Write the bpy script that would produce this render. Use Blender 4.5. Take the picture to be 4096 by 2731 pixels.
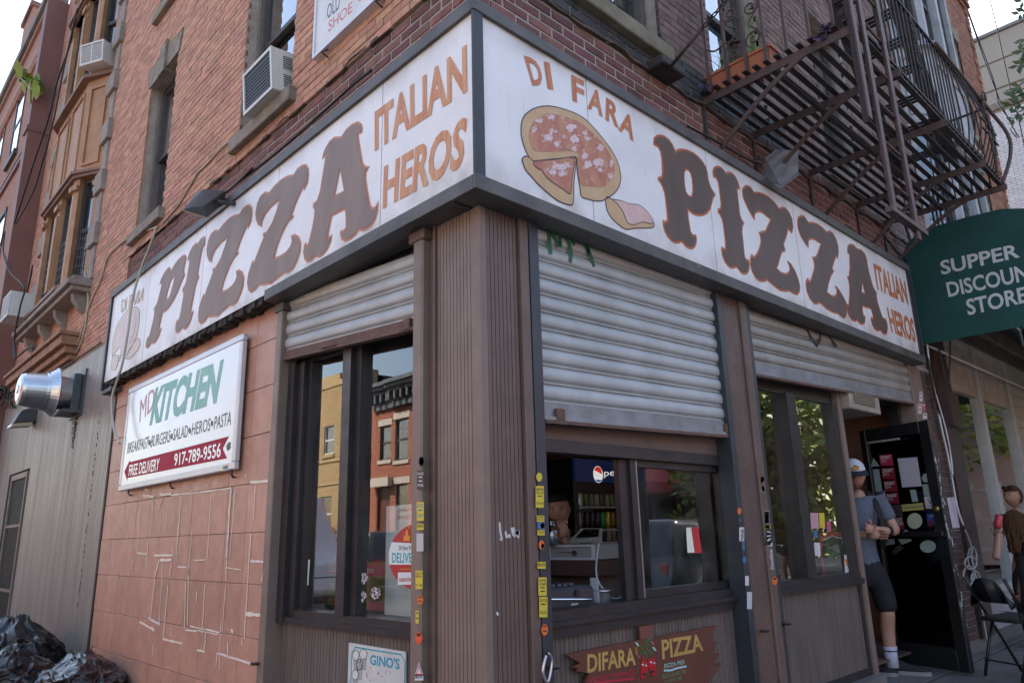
import bpy, bmesh, math, random
from mathutils import Vector, Matrix, noise as mnoise
from mathutils.geometry import tessellate_polygon
random.seed(7)
KSC = .89     # metres per working unit, applied to everything at the end
for o in list(bpy.data.objects): bpy.data.objects.remove(o)
SC = bpy.context.scene
COL = SC.collection
# ------------------------------------------------------------------ camera
# axes of the place: X runs along the avenue wall, Y along the side-street wall, Z up; the sign corner is the origin
CM = [[0.7267104, -0.6864421, -0.0262539], [0.1568274, 0.2029939, -0.9665395], [0.6688028, 0.698277, 0.2551707]]
CF = 2936.844
CP = Vector([-2.29015, -2.62687, 1.23])
cam = bpy.data.cameras.new('camera'); camo = bpy.data.objects.new('camera', cam); COL.objects.link(camo)
r, d, f = (Vector(v) for v in CM)
camo.matrix_world = Matrix(((r.x, -d.x, -f.x, CP.x), (r.y, -d.y, -f.y, CP.y), (r.z, -d.z, -f.z, CP.z), (0, 0, 0, 1)))
cam.sensor_fit = 'HORIZONTAL'; cam.sensor_width = 36; cam.lens = 36 * CF / 4096
cam.clip_start = .05; cam.clip_end = 2000
SC.camera = camo
# ------------------------------------------------------------------ light
SUN_AZ = (.80, .60); SUN_EL = math.radians(50)
W = bpy.data.worlds.new('World'); SC.world = W; W.use_nodes = True
nt = W.node_tree
sky = nt.nodes.new('ShaderNodeTexSky'); sky.sky_type = 'NISHITA'; sky.sun_disc = False
sky.sun_elevation = SUN_EL
sky.sun_rotation = math.atan2(SUN_AZ[0], SUN_AZ[1])
sky.air_density = 1.2; sky.dust_density = 3.0; sky.ozone_density = 1.0
nt.links.new(sky.outputs[0], nt.nodes['Background'].inputs[0])
nt.nodes['Background'].inputs[1].default_value = .10
sl = bpy.data.lights.new('sun', 'SUN'); sl.energy = 4.5; sl.angle = math.radians(.6); sl.color = (1, .95, .88)
so = bpy.data.objects.new('sun', sl); COL.objects.link(so)
so.rotation_euler = Vector((SUN_AZ[0] * math.cos(SUN_EL), SUN_AZ[1] * math.cos(SUN_EL), math.sin(SUN_EL))).to_track_quat('Z', 'Y').to_euler()
so.location = (10, 10, 30)
SC.view_settings.view_transform = 'Standard'; SC.view_settings.look = 'None'
SC.view_settings.exposure = 2.2; SC.view_settings.gamma = 1
# ------------------------------------------------------------------ photo pixels -> points on planes of the place
CROPS = {'A': (0, 0, 0.574), 'B': (900, 0, 0.5741), 'C': (1850, 0, 0.5741), 'D': (2750, 0, 0.574), 'E': (0, 900, 0.6377), 'G': (1000, 900, 0.6377), 'H': (2000, 800, 0.6378), 'I': (2900, 800, 0.6379), 'J': (0, 1800, 0.5936), 'K': (1000, 1800, 0.5936), 'L': (2050, 1700, 0.6575), 'N': (2950, 1750, 0.6255), 'O': (400, 1300, 0.4464), 'P': (2200, 2350, 0.3401), 'Q': (1300, 2500, 0.2126), 'T': (3350, 1750, 0.3189), 'F': (0, 0, 1.7415), '1': (2560, 500, 0.4464), '2': (3100, 800, 0.38265), '3': (2050, 380, 0.35067), '4': (400, 1000, 0.3507), '5': (950, 450, 0.47847), '6': (3600, 800, 0.38272), '7': (3600, 1350, 0.4783), '8': (3700, 0, 0.5103)}
def pray(c, x, y):
    o = CROPS[c]; v = Vector((o[0] + o[2] * x - 2048, o[1] + o[2] * y - 1365.5, CF))
    return Vector((CM[0][i] * v[0] + CM[1][i] * v[1] + CM[2][i] * v[2] for i in range(3)))
def at(axis, val, c, x, y):
    rr = pray(c, x, y); t = (val - CP[axis]) / rr[axis]; return CP + rr * t
def aR(c, x, y, pl=0.0): p = at(1, pl, c, x, y); return (p.x, p.z)       # avenue wall -> (u, z)
def aL(c, x, y, pl=0.0): p = at(0, pl, c, x, y); return (p.y, p.z)       # side wall -> (u, z)
def aZ(c, x, y, z=0.0): p = at(2, z, c, x, y); return (p.x, p.y)
def seen(P):                                                            # photo pixel of a point, and its distance
    q = Vector(P) - CP; v = [sum(CM[i][k] * q[k] for k in range(3)) for i in range(3)]
    if v[2] <= 0: return None
    return v[0] / v[2] * CF + 2048, v[1] / v[2] * CF + 1365.5, q.length
BW = .20      # plane of the upper brick walls
SF = .125     # plane of the shop front
def wall(side, pl):                                                     # (u, z, out) -> point
    if side == 'R': return lambda u, z, o=0.0: Vector((u, pl - o, z))
    return lambda u, z, o=0.0: Vector((pl - o, u, z))
# ------------------------------------------------------------------ materials
MATS = {}
def _n(nt, t, **k):
    n = nt.nodes.new(t)
    for a, v in k.items(): setattr(n, a, v)
    return n
def _rgba(c): return (c[0], c[1], c[2], 1)
def mat(name, c1, c2=None, scale=6, rough=.6, metal=0, bump=0, bscale=80, stretch=(1, 1, 1), isl=0, spec=.5, lo=.35, hi=.65, c3=None, s3=20, t3=.62, stretch3=None, coat=0, emit=0, alpha=None, hue=0, rvar=0):
    if name in MATS: return MATS[name]
    m = bpy.data.materials.new(name); m.use_nodes = True; nt = m.node_tree; L = nt.links
    b = nt.nodes['Principled BSDF']; b.inputs['Roughness'].default_value = rough; b.inputs['Metallic'].default_value = metal
    b.inputs['Specular IOR Level'].default_value = spec
    if coat: b.inputs['Coat Weight'].default_value = coat; b.inputs['Coat Roughness'].default_value = .15
    g = _n(nt, 'ShaderNodeNewGeometry'); src = None
    def nz(sc, st, det=6, rg=.6):
        mp = _n(nt, 'ShaderNodeMapping'); mp.inputs['Scale'].default_value = st; L.new(g.outputs['Position'], mp.inputs['Vector'])
        t = _n(nt, 'ShaderNodeTexNoise'); t.inputs['Scale'].default_value = sc; t.inputs['Detail'].default_value = det; t.inputs['Roughness'].default_value = rg
        L.new(mp.outputs[0], t.inputs['Vector']); return t.outputs['Fac']
    def ramp(s, lo, hi):
        r = _n(nt, 'ShaderNodeMapRange'); r.inputs[1].default_value = lo; r.inputs[2].default_value = hi; L.new(s, r.inputs[0]); return r.outputs[0]
    def mix(f, a, bb):
        x = _n(nt, 'ShaderNodeMix', data_type='RGBA'); L.new(f, x.inputs[0])
        for s, k in ((a, 6), (bb, 7)):
            if isinstance(s, tuple): x.inputs[k].default_value = _rgba(s)
            else: L.new(s, x.inputs[k])
        return x.outputs[2]
    col = None
    if c2: col = mix(ramp(nz(scale, stretch), lo, hi), tuple(c1), tuple(c2))
    if c3:
        col = mix(ramp(nz(s3, stretch3 or stretch, 8, .7), t3, t3 + .08), col if col is not None else tuple(c1), tuple(c3))
    if isl:
        oi = _n(nt, 'ShaderNodeObjectInfo'); ad = _n(nt, 'ShaderNodeMath', operation='ADD'); L.new(oi.outputs['Random'], ad.inputs[0]); L.new(g.outputs['Random Per Island'], ad.inputs[1])
        fr = _n(nt, 'ShaderNodeMath', operation='FRACT'); L.new(ad.outputs[0], fr.inputs[0])
        mr = _n(nt, 'ShaderNodeMapRange'); mr.inputs[3].default_value = 1 - isl; mr.inputs[4].default_value = 1 + isl * .8; L.new(fr.outputs[0], mr.inputs[0])
        hs = _n(nt, 'ShaderNodeHueSaturation'); L.new(mr.outputs[0], hs.inputs['Value'])
        if hue:
            m7 = _n(nt, 'ShaderNodeMath', operation='MULTIPLY'); m7.inputs[1].default_value = 7.31; L.new(fr.outputs[0], m7.inputs[0])
            f2 = _n(nt, 'ShaderNodeMath', operation='FRACT'); L.new(m7.outputs[0], f2.inputs[0])
            mh = _n(nt, 'ShaderNodeMapRange'); mh.inputs[3].default_value = .5 - hue; mh.inputs[4].default_value = .5 + hue; L.new(f2.outputs[0], mh.inputs[0]); L.new(mh.outputs[0], hs.inputs['Hue'])
        if col is None: hs.inputs['Color'].default_value = _rgba(c1)
        else: L.new(col, hs.inputs['Color'])
        col = hs.outputs[0]
    if col is None: b.inputs['Base Color'].default_value = _rgba(c1)
    else: L.new(col, b.inputs['Base Color'])
    if rvar:
        rr = ramp(nz(scale * 2.3, stretch), .3, .7); q = _n(nt, 'ShaderNodeMapRange'); q.inputs[3].default_value = max(0.02, rough - rvar); q.inputs[4].default_value = min(1, rough + rvar)
        L.new(rr, q.inputs[0]); L.new(q.outputs[0], b.inputs['Roughness'])
    if bump:
        bp = _n(nt, 'ShaderNodeBump'); bp.inputs['Strength'].default_value = bump; bp.inputs['Distance'].default_value = .01
        L.new(nz(bscale, stretch), bp.inputs['Height']); L.new(bp.outputs[0], b.inputs['Normal'])
    if emit:
        b.inputs['Emission Strength'].default_value = emit
        if col is None: b.inputs['Emission Color'].default_value = _rgba(c1)
        else: L.new(col, b.inputs['Emission Color'])
    MATS[name] = m; return m
def glass(name, tint=(.9, .95, .95), refl=1.0, rough=.0, dirt=.0):
    if name in MATS: return MATS[name]
    m = bpy.data.materials.new(name); m.use_nodes = True; nt = m.node_tree; L = nt.links
    for n in list(nt.nodes):
        if n.type == 'BSDF_PRINCIPLED': nt.nodes.remove(n)
    out = [n for n in nt.nodes if n.type == 'OUTPUT_MATERIAL'][0]
    tr = _n(nt, 'ShaderNodeBsdfTransparent'); tr.inputs[0].default_value = _rgba(tint)
    gl = _n(nt, 'ShaderNodeBsdfGlossy'); gl.inputs['Roughness'].default_value = rough; gl.inputs[0].default_value = (1, 1, 1, 1)
    fr = _n(nt, 'ShaderNodeFresnel'); fr.inputs[0].default_value = 1.52
    ml = _n(nt, 'ShaderNodeMath', operation='MULTIPLY_ADD', use_clamp=True); ml.inputs[1].default_value = 1.7 * refl; ml.inputs[2].default_value = .05 * refl; L.new(fr.outputs[0], ml.inputs[0])
    gb = _n(nt, 'ShaderNodeNewGeometry'); iv = _n(nt, 'ShaderNodeMath', operation='SUBTRACT'); iv.inputs[0].default_value = 1; L.new(gb.outputs['Backfacing'], iv.inputs[1])
    mb = _n(nt, 'ShaderNodeMath', operation='MULTIPLY'); L.new(ml.outputs[0], mb.inputs[0]); L.new(iv.outputs[0], mb.inputs[1])     # a pane mirrors once, at its front face
    mx = _n(nt, 'ShaderNodeMixShader'); L.new(mb.outputs[0], mx.inputs[0]); L.new(tr.outputs[0], mx.inputs[1]); L.new(gl.outputs[0], mx.inputs[2])
    res = mx
    if dirt:
        df = _n(nt, 'ShaderNodeBsdfDiffuse'); df.inputs[0].default_value = (.55, .55, .52, 1)
        g = _n(nt, 'ShaderNodeNewGeometry'); t = _n(nt, 'ShaderNodeTexNoise'); t.inputs['Scale'].default_value = 5; t.inputs['Detail'].default_value = 8; L.new(g.outputs['Position'], t.inputs['Vector'])
        mr = _n(nt, 'ShaderNodeMapRange'); mr.inputs[1].default_value = .4; mr.inputs[2].default_value = .8; mr.inputs[4].default_value = dirt; L.new(t.outputs['Fac'], mr.inputs[0])
        m2 = _n(nt, 'ShaderNodeMixShader'); L.new(mr.outputs[0], m2.inputs[0]); L.new(mx.outputs[0], m2.inputs[1]); L.new(df.outputs[0], m2.inputs[2]); res = m2
    L.new(res.outputs[0], out.inputs[0]); MATS[name] = m; return m
# ------------------------------------------------------------------ objects
def tag(o, label=None, cat=None, group=None, kind=None):
    for k, v in (('label', label), ('category', cat), ('group', group), ('kind', kind)):
        if v: o[k] = v
    return o
def wloc(o):
    p = Vector((0, 0, 0))
    while o: p += o.location; o = o.parent
    return p
def empty(name, loc, label=None, cat=None, group=None):
    o = bpy.data.objects.new(name, None); COL.objects.link(o); o.location = loc; o.empty_display_size = .1
    return tag(o, label, cat, group)
def link(name, me, parent=None, loc=(0, 0, 0), m=None):
    o = bpy.data.objects.new(name, me); COL.objects.link(o)
    if m and not me.materials: me.materials.append(m)
    o.location = Vector(loc) - (wloc(parent) if parent else Vector((0, 0, 0))); o.parent = parent
    return o
class MB:
    def __init__(s): s.v = []; s.f = []
    def quad(s, a, b, c, d):
        n = len(s.v); s.v += [tuple(a), tuple(b), tuple(c), tuple(d)]; s.f.append((n, n + 1, n + 2, n + 3)); return s
    def hexa(s, p):                                   # 8 points: bottom loop, top loop
        n = len(s.v); s.v += [tuple(q) for q in p]
        for q in ((3, 2, 1, 0), (4, 5, 6, 7), (0, 1, 5, 4), (1, 2, 6, 5), (2, 3, 7, 6), (3, 0, 4, 7)): s.f.append(tuple(n + i for i in q))
        return s
    def box(s, x0, x1, y0, y1, z0, z1):
        return s.hexa([(x0, y0, z0), (x1, y0, z0), (x1, y1, z0), (x0, y1, z0), (x0, y0, z1), (x1, y0, z1), (x1, y1, z1), (x0, y1, z1)])
    def wbox(s, w, u0, u1, z0, z1, o0, o1):           # box on a wall
        a, b = w(u0, z0, o0), w(u1, z1, o1)
        return s.box(min(a.x, b.x), max(a.x, b.x), min(a.y, b.y), max(a.y, b.y), z0, z1)
    def bar(s, p, q, w, h, up=(0, 0, 1)):
        p, q = Vector(p), Vector(q); t = (q - p).normalized(); u = Vector(up)
        if abs(t.dot(u)) > .99: u = Vector((1, 0, 0))
        a = t.cross(u).normalized() * w / 2; b = a.cross(t).normalized() * h / 2
        return s.hexa([p - a - b, p + a - b, p + a + b, p - a + b, q - a - b, q + a - b, q + a + b, q - a + b])
    def tube(s, pts, r, n=8, cap=True):
        pts = [Vector(p) for p in pts]; rs = r if isinstance(r, (list, tuple)) else [r] * len(pts); k0 = len(s.v); up = None
        for i, p in enumerate(pts):
            t = (pts[min(i + 1, len(pts) - 1)] - pts[max(i - 1, 0)])
            if t.length < 1e-9: t = Vector((0, 0, 1))
            t.normalize()
            if up is None: up = Vector((0, 0, 1)) if abs(t.z) < .9 else Vector((1, 0, 0))
            a = t.cross(up)
            if a.length < 1e-4: a = t.cross(Vector((.3, .9, .1)))
            a.normalize(); b = a.cross(t); up = b
            for j in range(n):
                th = 2 * math.pi * j / n; s.v.append(tuple(p + (a * math.cos(th) + b * math.sin(th)) * rs[i]))
        for i in range(len(pts) - 1):
            for j in range(n): s.f.append((k0 + i * n + j, k0 + i * n + (j + 1) % n, k0 + (i + 1) * n + (j + 1) % n, k0 + (i + 1) * n + j))
        if cap: s.f.append(tuple(k0 + j for j in range(n))[::-1]); s.f.append(tuple(k0 + (len(pts) - 1) * n + j for j in range(n)))
        return s
    def lathe(s, prof, c, ax=(0, 0, 1), n=24):        # prof: (r, h) along axis
        c = Vector(c); ax = Vector(ax).normalized(); a = ax.orthogonal().normalized(); b = ax.cross(a); k0 = len(s.v)
        for r_, h_ in prof:
            for j in range(n): th = 2 * math.pi * j / n; s.v.append(tuple(c + ax * h_ + (a * math.cos(th) + b * math.sin(th)) * max(r_, 1e-4)))
        for i in range(len(prof) - 1):
            for j in range(n): s.f.append((k0 + i * n + j, k0 + i * n + (j + 1) % n, k0 + (i + 1) * n + (j + 1) % n, k0 + (i + 1) * n + j))
        s.f.append(tuple(k0 + j for j in range(n))[::-1]); s.f.append(tuple(k0 + (len(prof) - 1) * n + j for j in range(n)))
        return s
    def prism(s, loops, ext):                         # loops of 3D points (outer, holes), extruded by ext
        ext = Vector(ext); loops = [[Vector(p) for p in l] for l in loops]; flat = [p for l in loops for p in l]; n = len(flat); k0 = len(s.v)
        s.v += [tuple(p) for p in flat] + [tuple(p + ext) for p in flat]
        for t in tessellate_polygon(loops): s.f.append(tuple(k0 + i for i in t)); s.f.append(tuple(k0 + n + i for i in reversed(t)))
        b = k0
        for l in loops:
            m = len(l)
            for i in range(m): j = (i + 1) % m; s.f.append((b + i, b + j, b + j + n, b + i + n))
            b += m
        return s
    def ribbon(s, pts, w, nrm, th=.002, closed=False):  # flat strip of width w along pts lying in plane with normal nrm
        pts = [Vector(p) for p in pts]; nrm = Vector(nrm).normalized(); m = len(pts); lf, rt = [], []
        for i in range(m):
            a = pts[i - 1] if (i or closed) else pts[i]; c = pts[(i + 1) % m] if (i < m - 1 or closed) else pts[i]
            t = (c - a); t = t.normalized() if t.length > 1e-9 else Vector((1, 0, 0)); sd = t.cross(nrm).normalized() * ((w[i] if isinstance(w, (list, tuple)) else w) / 2)
            lf.append(pts[i] + sd); rt.append(pts[i] - sd)
        for i in range(m if closed else m - 1):
            j = (i + 1) % m; s.hexa([lf[i], lf[j], rt[j], rt[i], lf[i] + nrm * th, lf[j] + nrm * th, rt[j] + nrm * th, rt[i] + nrm * th])
        return s
    def mesh(s, name, smooth=False, recalc=True, bevel=0, c=None, weld=False):
        if c is None:
            xs = list(zip(*s.v)); c = Vector([(min(a) + max(a)) / 2 for a in xs])
        me = bpy.data.meshes.new(name); me.from_pydata([(v[0] - c[0], v[1] - c[1], v[2] - c[2]) for v in s.v], [], s.f)
        if recalc or bevel or weld:
            bm = bmesh.new(); bm.from_mesh(me)
            if weld: bmesh.ops.remove_doubles(bm, verts=bm.verts, dist=1e-5)
            if bevel: bmesh.ops.bevel(bm, geom=list(bm.edges), offset=bevel, segments=1, affect='EDGES', profile=.5)
            bmesh.ops.recalc_face_normals(bm, faces=bm.faces); bm.to_mesh(me); bm.free()
        if smooth: me.polygons.foreach_set('use_smooth', [True] * len(me.polygons))
        return me, c
    def build(s, name, m, parent=None, smooth=False, bevel=0, recalc=True, label=None, weld=False):
        if not s.v: return None
        me, c = s.mesh(name, smooth, recalc, bevel, weld=weld)
        if m: me.materials.append(m)
        o = link(name, me, parent, c)
        if label: o['label'] = label
        return o
def smooth_path(pts, k=6, closed=False):
    pts = [Vector(p) for p in pts]; n = len(pts); out = []
    for i in range(n if closed else n - 1):
        p0 = pts[i - 1] if (i or closed) else pts[i]; p1 = pts[i]; p2 = pts[(i + 1) % n]; p3 = pts[(i + 2) % n] if (i + 2 < n or closed) else p2
        for j in range(k):
            t = j / k; out.append(.5 * ((2 * p1) + (p2 - p0) * t + (2 * p0 - 5 * p1 + 4 * p2 - p3) * t * t + (3 * p1 - p0 - 3 * p2 + p3) * t ** 3))
    if not closed: out.append(pts[-1])
    return out
def inset(poly, d):                                   # move a 2D outline inwards by d (outwards when d < 0)
    n = len(poly); ar = sum(poly[i][0] * poly[(i + 1) % n][1] - poly[(i + 1) % n][0] * poly[i][1] for i in range(n)); sg = 1 if ar > 0 else -1; out = []
    for i in range(n):
        a, b, c = Vector(poly[i - 1]), Vector(poly[i]), Vector(poly[(i + 1) % n]); e, g = (b - a), (c - b)
        if e.length < 1e-9 or g.length < 1e-9: out.append(tuple(b)); continue
        e.normalize(); g.normalize(); n1 = Vector((-e.y, e.x)) * sg; n2 = Vector((-g.y, g.x)) * sg; m = n1 + n2
        k = m.length
        if k < .35: m = n1; sc = 1
        else: m /= k; sc = min(1 / max(m.dot(n1), .2), 1.6)
        out.append(tuple(b + m * d * sc))
    return out
# ------------------------------------------------------------------ ground
M_walk = mat('sidewalk_concrete', (.17, .165, .16), (.10, .098, .095), 2.2, .85, bump=.5, bscale=60, c3=(.04, .04, .04), s3=9, t3=.66)
M_asph = mat('asphalt', (.055, .055, .058), (.035, .035, .037), 3, .9, bump=.6, bscale=120)
tag(MB().box(-90, 110, -110, 110, -1.2, -.27).build('ground', M_asph), kind='structure')
SIDEW = -3.6; GZ = -.12
g = MB(); g.box(SIDEW, 60, SIDEW, 13.6, -.26, GZ - .012); g.box(SIDEW, 0.1, 13.6, 60, -.26, GZ - .012)
walk = tag(g.build('sidewalk', mat('joint_dirt', (.05, .05, .048), rough=.95)), kind='structure')
g0 = MB(); g0.box(0, 1.176, 0, 1.176, 0, .012); me_slab, _ = g0.mesh('paving_slab', bevel=.006); me_slab.materials.append(M_walk)
for i in range(-3, 9):
    for j in range(-3, 4):
        x, y = i * 1.2, j * 1.2
        if x >= .1 and y >= .1: continue
        if x < 0 and j > 0 and False: continue
        link('paving_slab', me_slab, walk, (x + .6, y + .6, GZ - .006))
g = MB(); g.box(SIDEW - .16, SIDEW, SIDEW - .16, 60, -.27, GZ); g.box(SIDEW, 60, SIDEW - .16, SIDEW, -.27, GZ)
tag(g.build('kerb', mat('kerb_stone', (.26, .26, .25), (.18, .18, .17), 5, .8)), kind='structure')
# ------------------------------------------------------------------ the corner building
BLD = empty('brick_building', (6.5, 6.5, 0), 'orange and brown brick corner building above the pizza shop', 'building')
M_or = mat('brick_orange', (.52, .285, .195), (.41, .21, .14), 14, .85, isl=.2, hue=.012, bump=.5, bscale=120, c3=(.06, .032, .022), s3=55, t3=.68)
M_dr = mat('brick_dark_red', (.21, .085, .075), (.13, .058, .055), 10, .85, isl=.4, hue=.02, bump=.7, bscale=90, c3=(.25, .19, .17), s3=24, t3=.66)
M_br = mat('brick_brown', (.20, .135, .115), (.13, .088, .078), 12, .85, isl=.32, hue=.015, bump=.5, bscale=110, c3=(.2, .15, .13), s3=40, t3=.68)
M_bk = mat('brick_black', (.042, .04, .042), (.02, .02, .021), 12, .7, isl=.35, bump=.4, bscale=110)
M_mo = mat('mortar_light', (.40, .33, .29), (.30, .24, .2), 7, .95, bump=.6, bscale=150)
M_mg = mat('mortar_grey', (.40, .36, .32), (.28, .25, .22), 7, .95, bump=.8, bscale=110)
M_st = mat('brownstone_trim', (.27, .23, .185), (.17, .145, .115), 9, .85, bump=.5, bscale=60, c3=(.10, .085, .07), s3=14, t3=.62)
M_sg = mat('mossy_stone', (.24, .21, .165), (.15, .14, .09), 6, .9, bump=.5, bscale=70, c3=(.09, .095, .035), s3=7, t3=.6)
def holes_grid(side, pl, u0, u1, z0, z1, holes, m, name, out=-.012):
    us = sorted({u0, u1, *[h[0] for h in holes if u0 < h[0] < u1], *[h[1] for h in holes if u0 < h[1] < u1]})
    zs = sorted({z0, z1, *[h[2] for h in holes if z0 < h[2] < z1], *[h[3] for h in holes if z0 < h[3] < z1]})
    w = wall(side, pl); b = MB()
    for a, c in zip(us, us[1:]):
        for e, g in zip(zs, zs[1:]):
            mu, mz = (a + c) / 2, (e + g) / 2
            if any(h[0] < mu < h[1] and h[2] < mz < h[3] for h in holes): continue
            b.wbox(w, a, c, e, g, out - .10, out)
    return b.build(name, m, BLD, recalc=False)
def bricks(side, pl, rows_z, u0, u1, holes, bl, bh, mort, pick, parent, n_ind, seed=1):
    """courses of bricks on a wall; pick(u, z) -> material key or None; the n_ind nearest whole bricks in view become objects, the rest one mesh per colour"""
    rnd = random.Random(seed); w = wall(side, pl); full, rest = [], {}
    z = rows_z[0]; r = 0
    while z + bh <= rows_z[1] + 1e-6:
        u = u0 - (bl / 2 if r % 2 else 0)
        while u < u1:
            a, c = max(u, u0), min(u + bl - mort, u1); za, zb = z, z + bh - mort; u += bl
            mu, mz = (a + c) / 2, (za + zb) / 2
            k = pick(mu, mz)
            if k is None: continue
            skip = False
            for h in holes:
                if h[2] < mz < h[3]:
                    if h[0] <= a and c <= h[1]: skip = True; break
                    if h[0] < c and c <= h[1] : c = min(c, h[0])
                    elif h[0] <= a and a < h[1]: a = max(a, h[1])
                    elif a < h[0] and h[1] < c: c = h[0]
            if skip or c - a < .03: continue
            jit = rnd.uniform(0, .005)
            whole = c - a > bl - mort - .004
            s = seen(w(mu, mz))
            if whole and s and -30 < s[0] < 4126 and -30 < s[1] < 2760: full.append((s[2], a, c, za, zb, jit, k))
            else: rest.setdefault(k, []).append((a, c, za, zb, jit))
        z += bh; r += 1
    full.sort()
    protos = {}
    for i, (dd, a, c, za, zb, jit, k) in enumerate(full):
        if i < n_ind:
            key = (k.name, i % 3)
            if key not in protos:
                b = MB(); L_, H = bl - mort, bh - mort; q = [rnd.uniform(-.0022, .0022) for _ in range(16)]
                p = [(-L_ / 2 + q[0], -H / 2 + q[1]), (L_ / 2 + q[2], -H / 2 + q[3]), (L_ / 2 + q[4], H / 2 + q[5]), (-L_ / 2 + q[6], H / 2 + q[7])]; ch = .003
                pi = [(x * (1 - 2 * ch / L_), y * (1 - 2 * ch / H)) for x, y in p]
                mk = (lambda x, y, o: (x, -o, y)) if side == 'R' else (lambda x, y, o: (-o, x, y))
                for lp, o in ((p, -.03), (p, -.003), (pi, 0)): b.v += [mk(x, y, o) for x, y in lp]
                for lv in (0, 4):
                    for e in range(4): b.f.append((lv + e, lv + (e + 1) % 4, lv + 4 + (e + 1) % 4, lv + 4 + e))
                b.f.append((8, 9, 10, 11)); me, _ = b.mesh('brick', c=(0, 0, 0)); me.materials.append(k); protos[key] = me
            link('brick', protos[key], parent, w((a + c) / 2, (za + zb) / 2, jit))
        else: rest.setdefault(k, []).append((a, c, za, zb, jit))
    for k, l in rest.items():
        b = MB()
        for a, c, za, zb, jit in l: b.wbox(w, a, c, za, zb, -.03, jit)
        o = b.build('bricks', k, parent, recalc=False); o['kind'] = 'stuff'
# openings (u0, u1, z0, z1)
WL1 = (2.56, 3.60, 4.90, 7.0); WL2 = (5.65, 6.60, 4.92, 7.0); WL3 = (5.65, 6.60, 8.08, 10.2); WL4 = (2.56, 3.6, 8.08, 10.2); BAYL = (8.72, 11.75, 4.75, 11.9)
HL = [WL1, WL2, WL3, WL4, BAYL]
WR1 = (1.14, 2.15, 4.97, 7.0); WR2 = (2.92, 3.90, 4.97, 7.0); WR3 = (5.2, 6.1, 4.97, 7.0); WR3b = (5.2, 6.1, 7.9, 9.9); WR2b = (2.92, 3.9, 7.9, 9.9); WR1b = (1.14, 2.15, 7.9, 9.9); WR6 = (11.5, 12.45, 4.97, 7.0); WR5 = (11.5, 12.45, 8.0, 10.15); BAYR = (8.3, 10.8, 4.4, 11.2)
HR = [WR1, WR2, WR3, WR3b, WR2b, WR1b, WR5, WR6, BAYR]
TOPZ = 12.6; ENDL = 13.15; ENDR = 13.75
M_band = 4.67
wl = holes_grid('L', BW, BW + .1, ENDL, M_band, TOPZ, HL, M_mo, 'brick_wall', .022)
holes_grid('L', BW, 6.72, ENDL, 3.0, M_band, HL, M_mo, 'brick_wall', .022); wlb = holes_grid('L', BW, BW + .1, 6.72, 3.0, M_band, [], M_mg, 'brick_wall', -.004)
wr = holes_grid('R', BW, BW - .02, ENDR, 4.70, TOPZ, HR, M_mg, 'brick_wall', .015); wrb = holes_grid('R', BW, BW, ENDR, 2.9, 4.70, [BAYR], M_mg, 'brick_wall', -.004)
def jag(u, s): return .008 * math.sin(u * 9 + s) + .009 * math.sin(u * 23.7 + 2 * s)
bricks('L', BW - .028, (M_band, TOPZ), BW + .02, ENDL, HL, .212, .068, .007, lambda u, z: M_or if z > M_band + jag(u, 1) else None, wl, 300, 3)
bricks('L', BW - .028, (M_band - .068 * 15, M_band), 6.72, ENDL, HL, .212, .068, .007, lambda u, z: M_or, wl, 0, 4)
bricks('L', BW, (M_band - .078 * 9, M_band + .078), BW + .02, 6.72, [], .225, .078, .018, lambda u, z: M_dr, wlb, 130, 5)
bricks('R', BW, (M_band - .078 * 9, M_band + .03), BW, 8.1, [], .225, .078, .018, lambda u, z: M_dr, wrb, 150, 6)
M_bo = mat('brick_end_orange', (.30, .14, .085), (.22, .10, .06), 12, .85, isl=.25, hue=.012, bump=.5, bscale=110)
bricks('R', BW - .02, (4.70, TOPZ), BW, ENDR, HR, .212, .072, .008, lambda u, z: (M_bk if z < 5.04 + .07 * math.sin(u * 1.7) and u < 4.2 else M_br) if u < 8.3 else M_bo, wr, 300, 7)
# flashing between the two kinds of brick
M_fl = mat('old_flashing', (.13, .075, .05), (.045, .035, .03), 8, .8, bump=.6, bscale=40, c3=(.30, .27, .24), s3=14, t3=.6)
for side, ue, sg in (('R', 7.9, 1), ('L', 6.75, 1)):
    w = wall(side, BW); b = MB(); n = int(ue / .12); prev = None
    for i in range(n + 1):
        u = BW + (ue - BW) * i / n; zc = M_band + .012 + jag(u, 1) * .8; o = .028 + .006 * math.sin(u * 5.1) + .005 * math.sin(u * 17)
        cur = [w(u, zc - .012 - .008 * math.sin(u * 11), 0.0), w(u, zc - .010 - .008 * math.sin(u * 11), o), w(u, zc + .010, o), w(u, zc + .016, 0)]
        if prev: b.hexa([prev[0], prev[1], prev[2], prev[3], cur[0], cur[1], cur[2], cur[3]])
        prev = cur
    b.build('flashing', M_fl, BLD)
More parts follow.
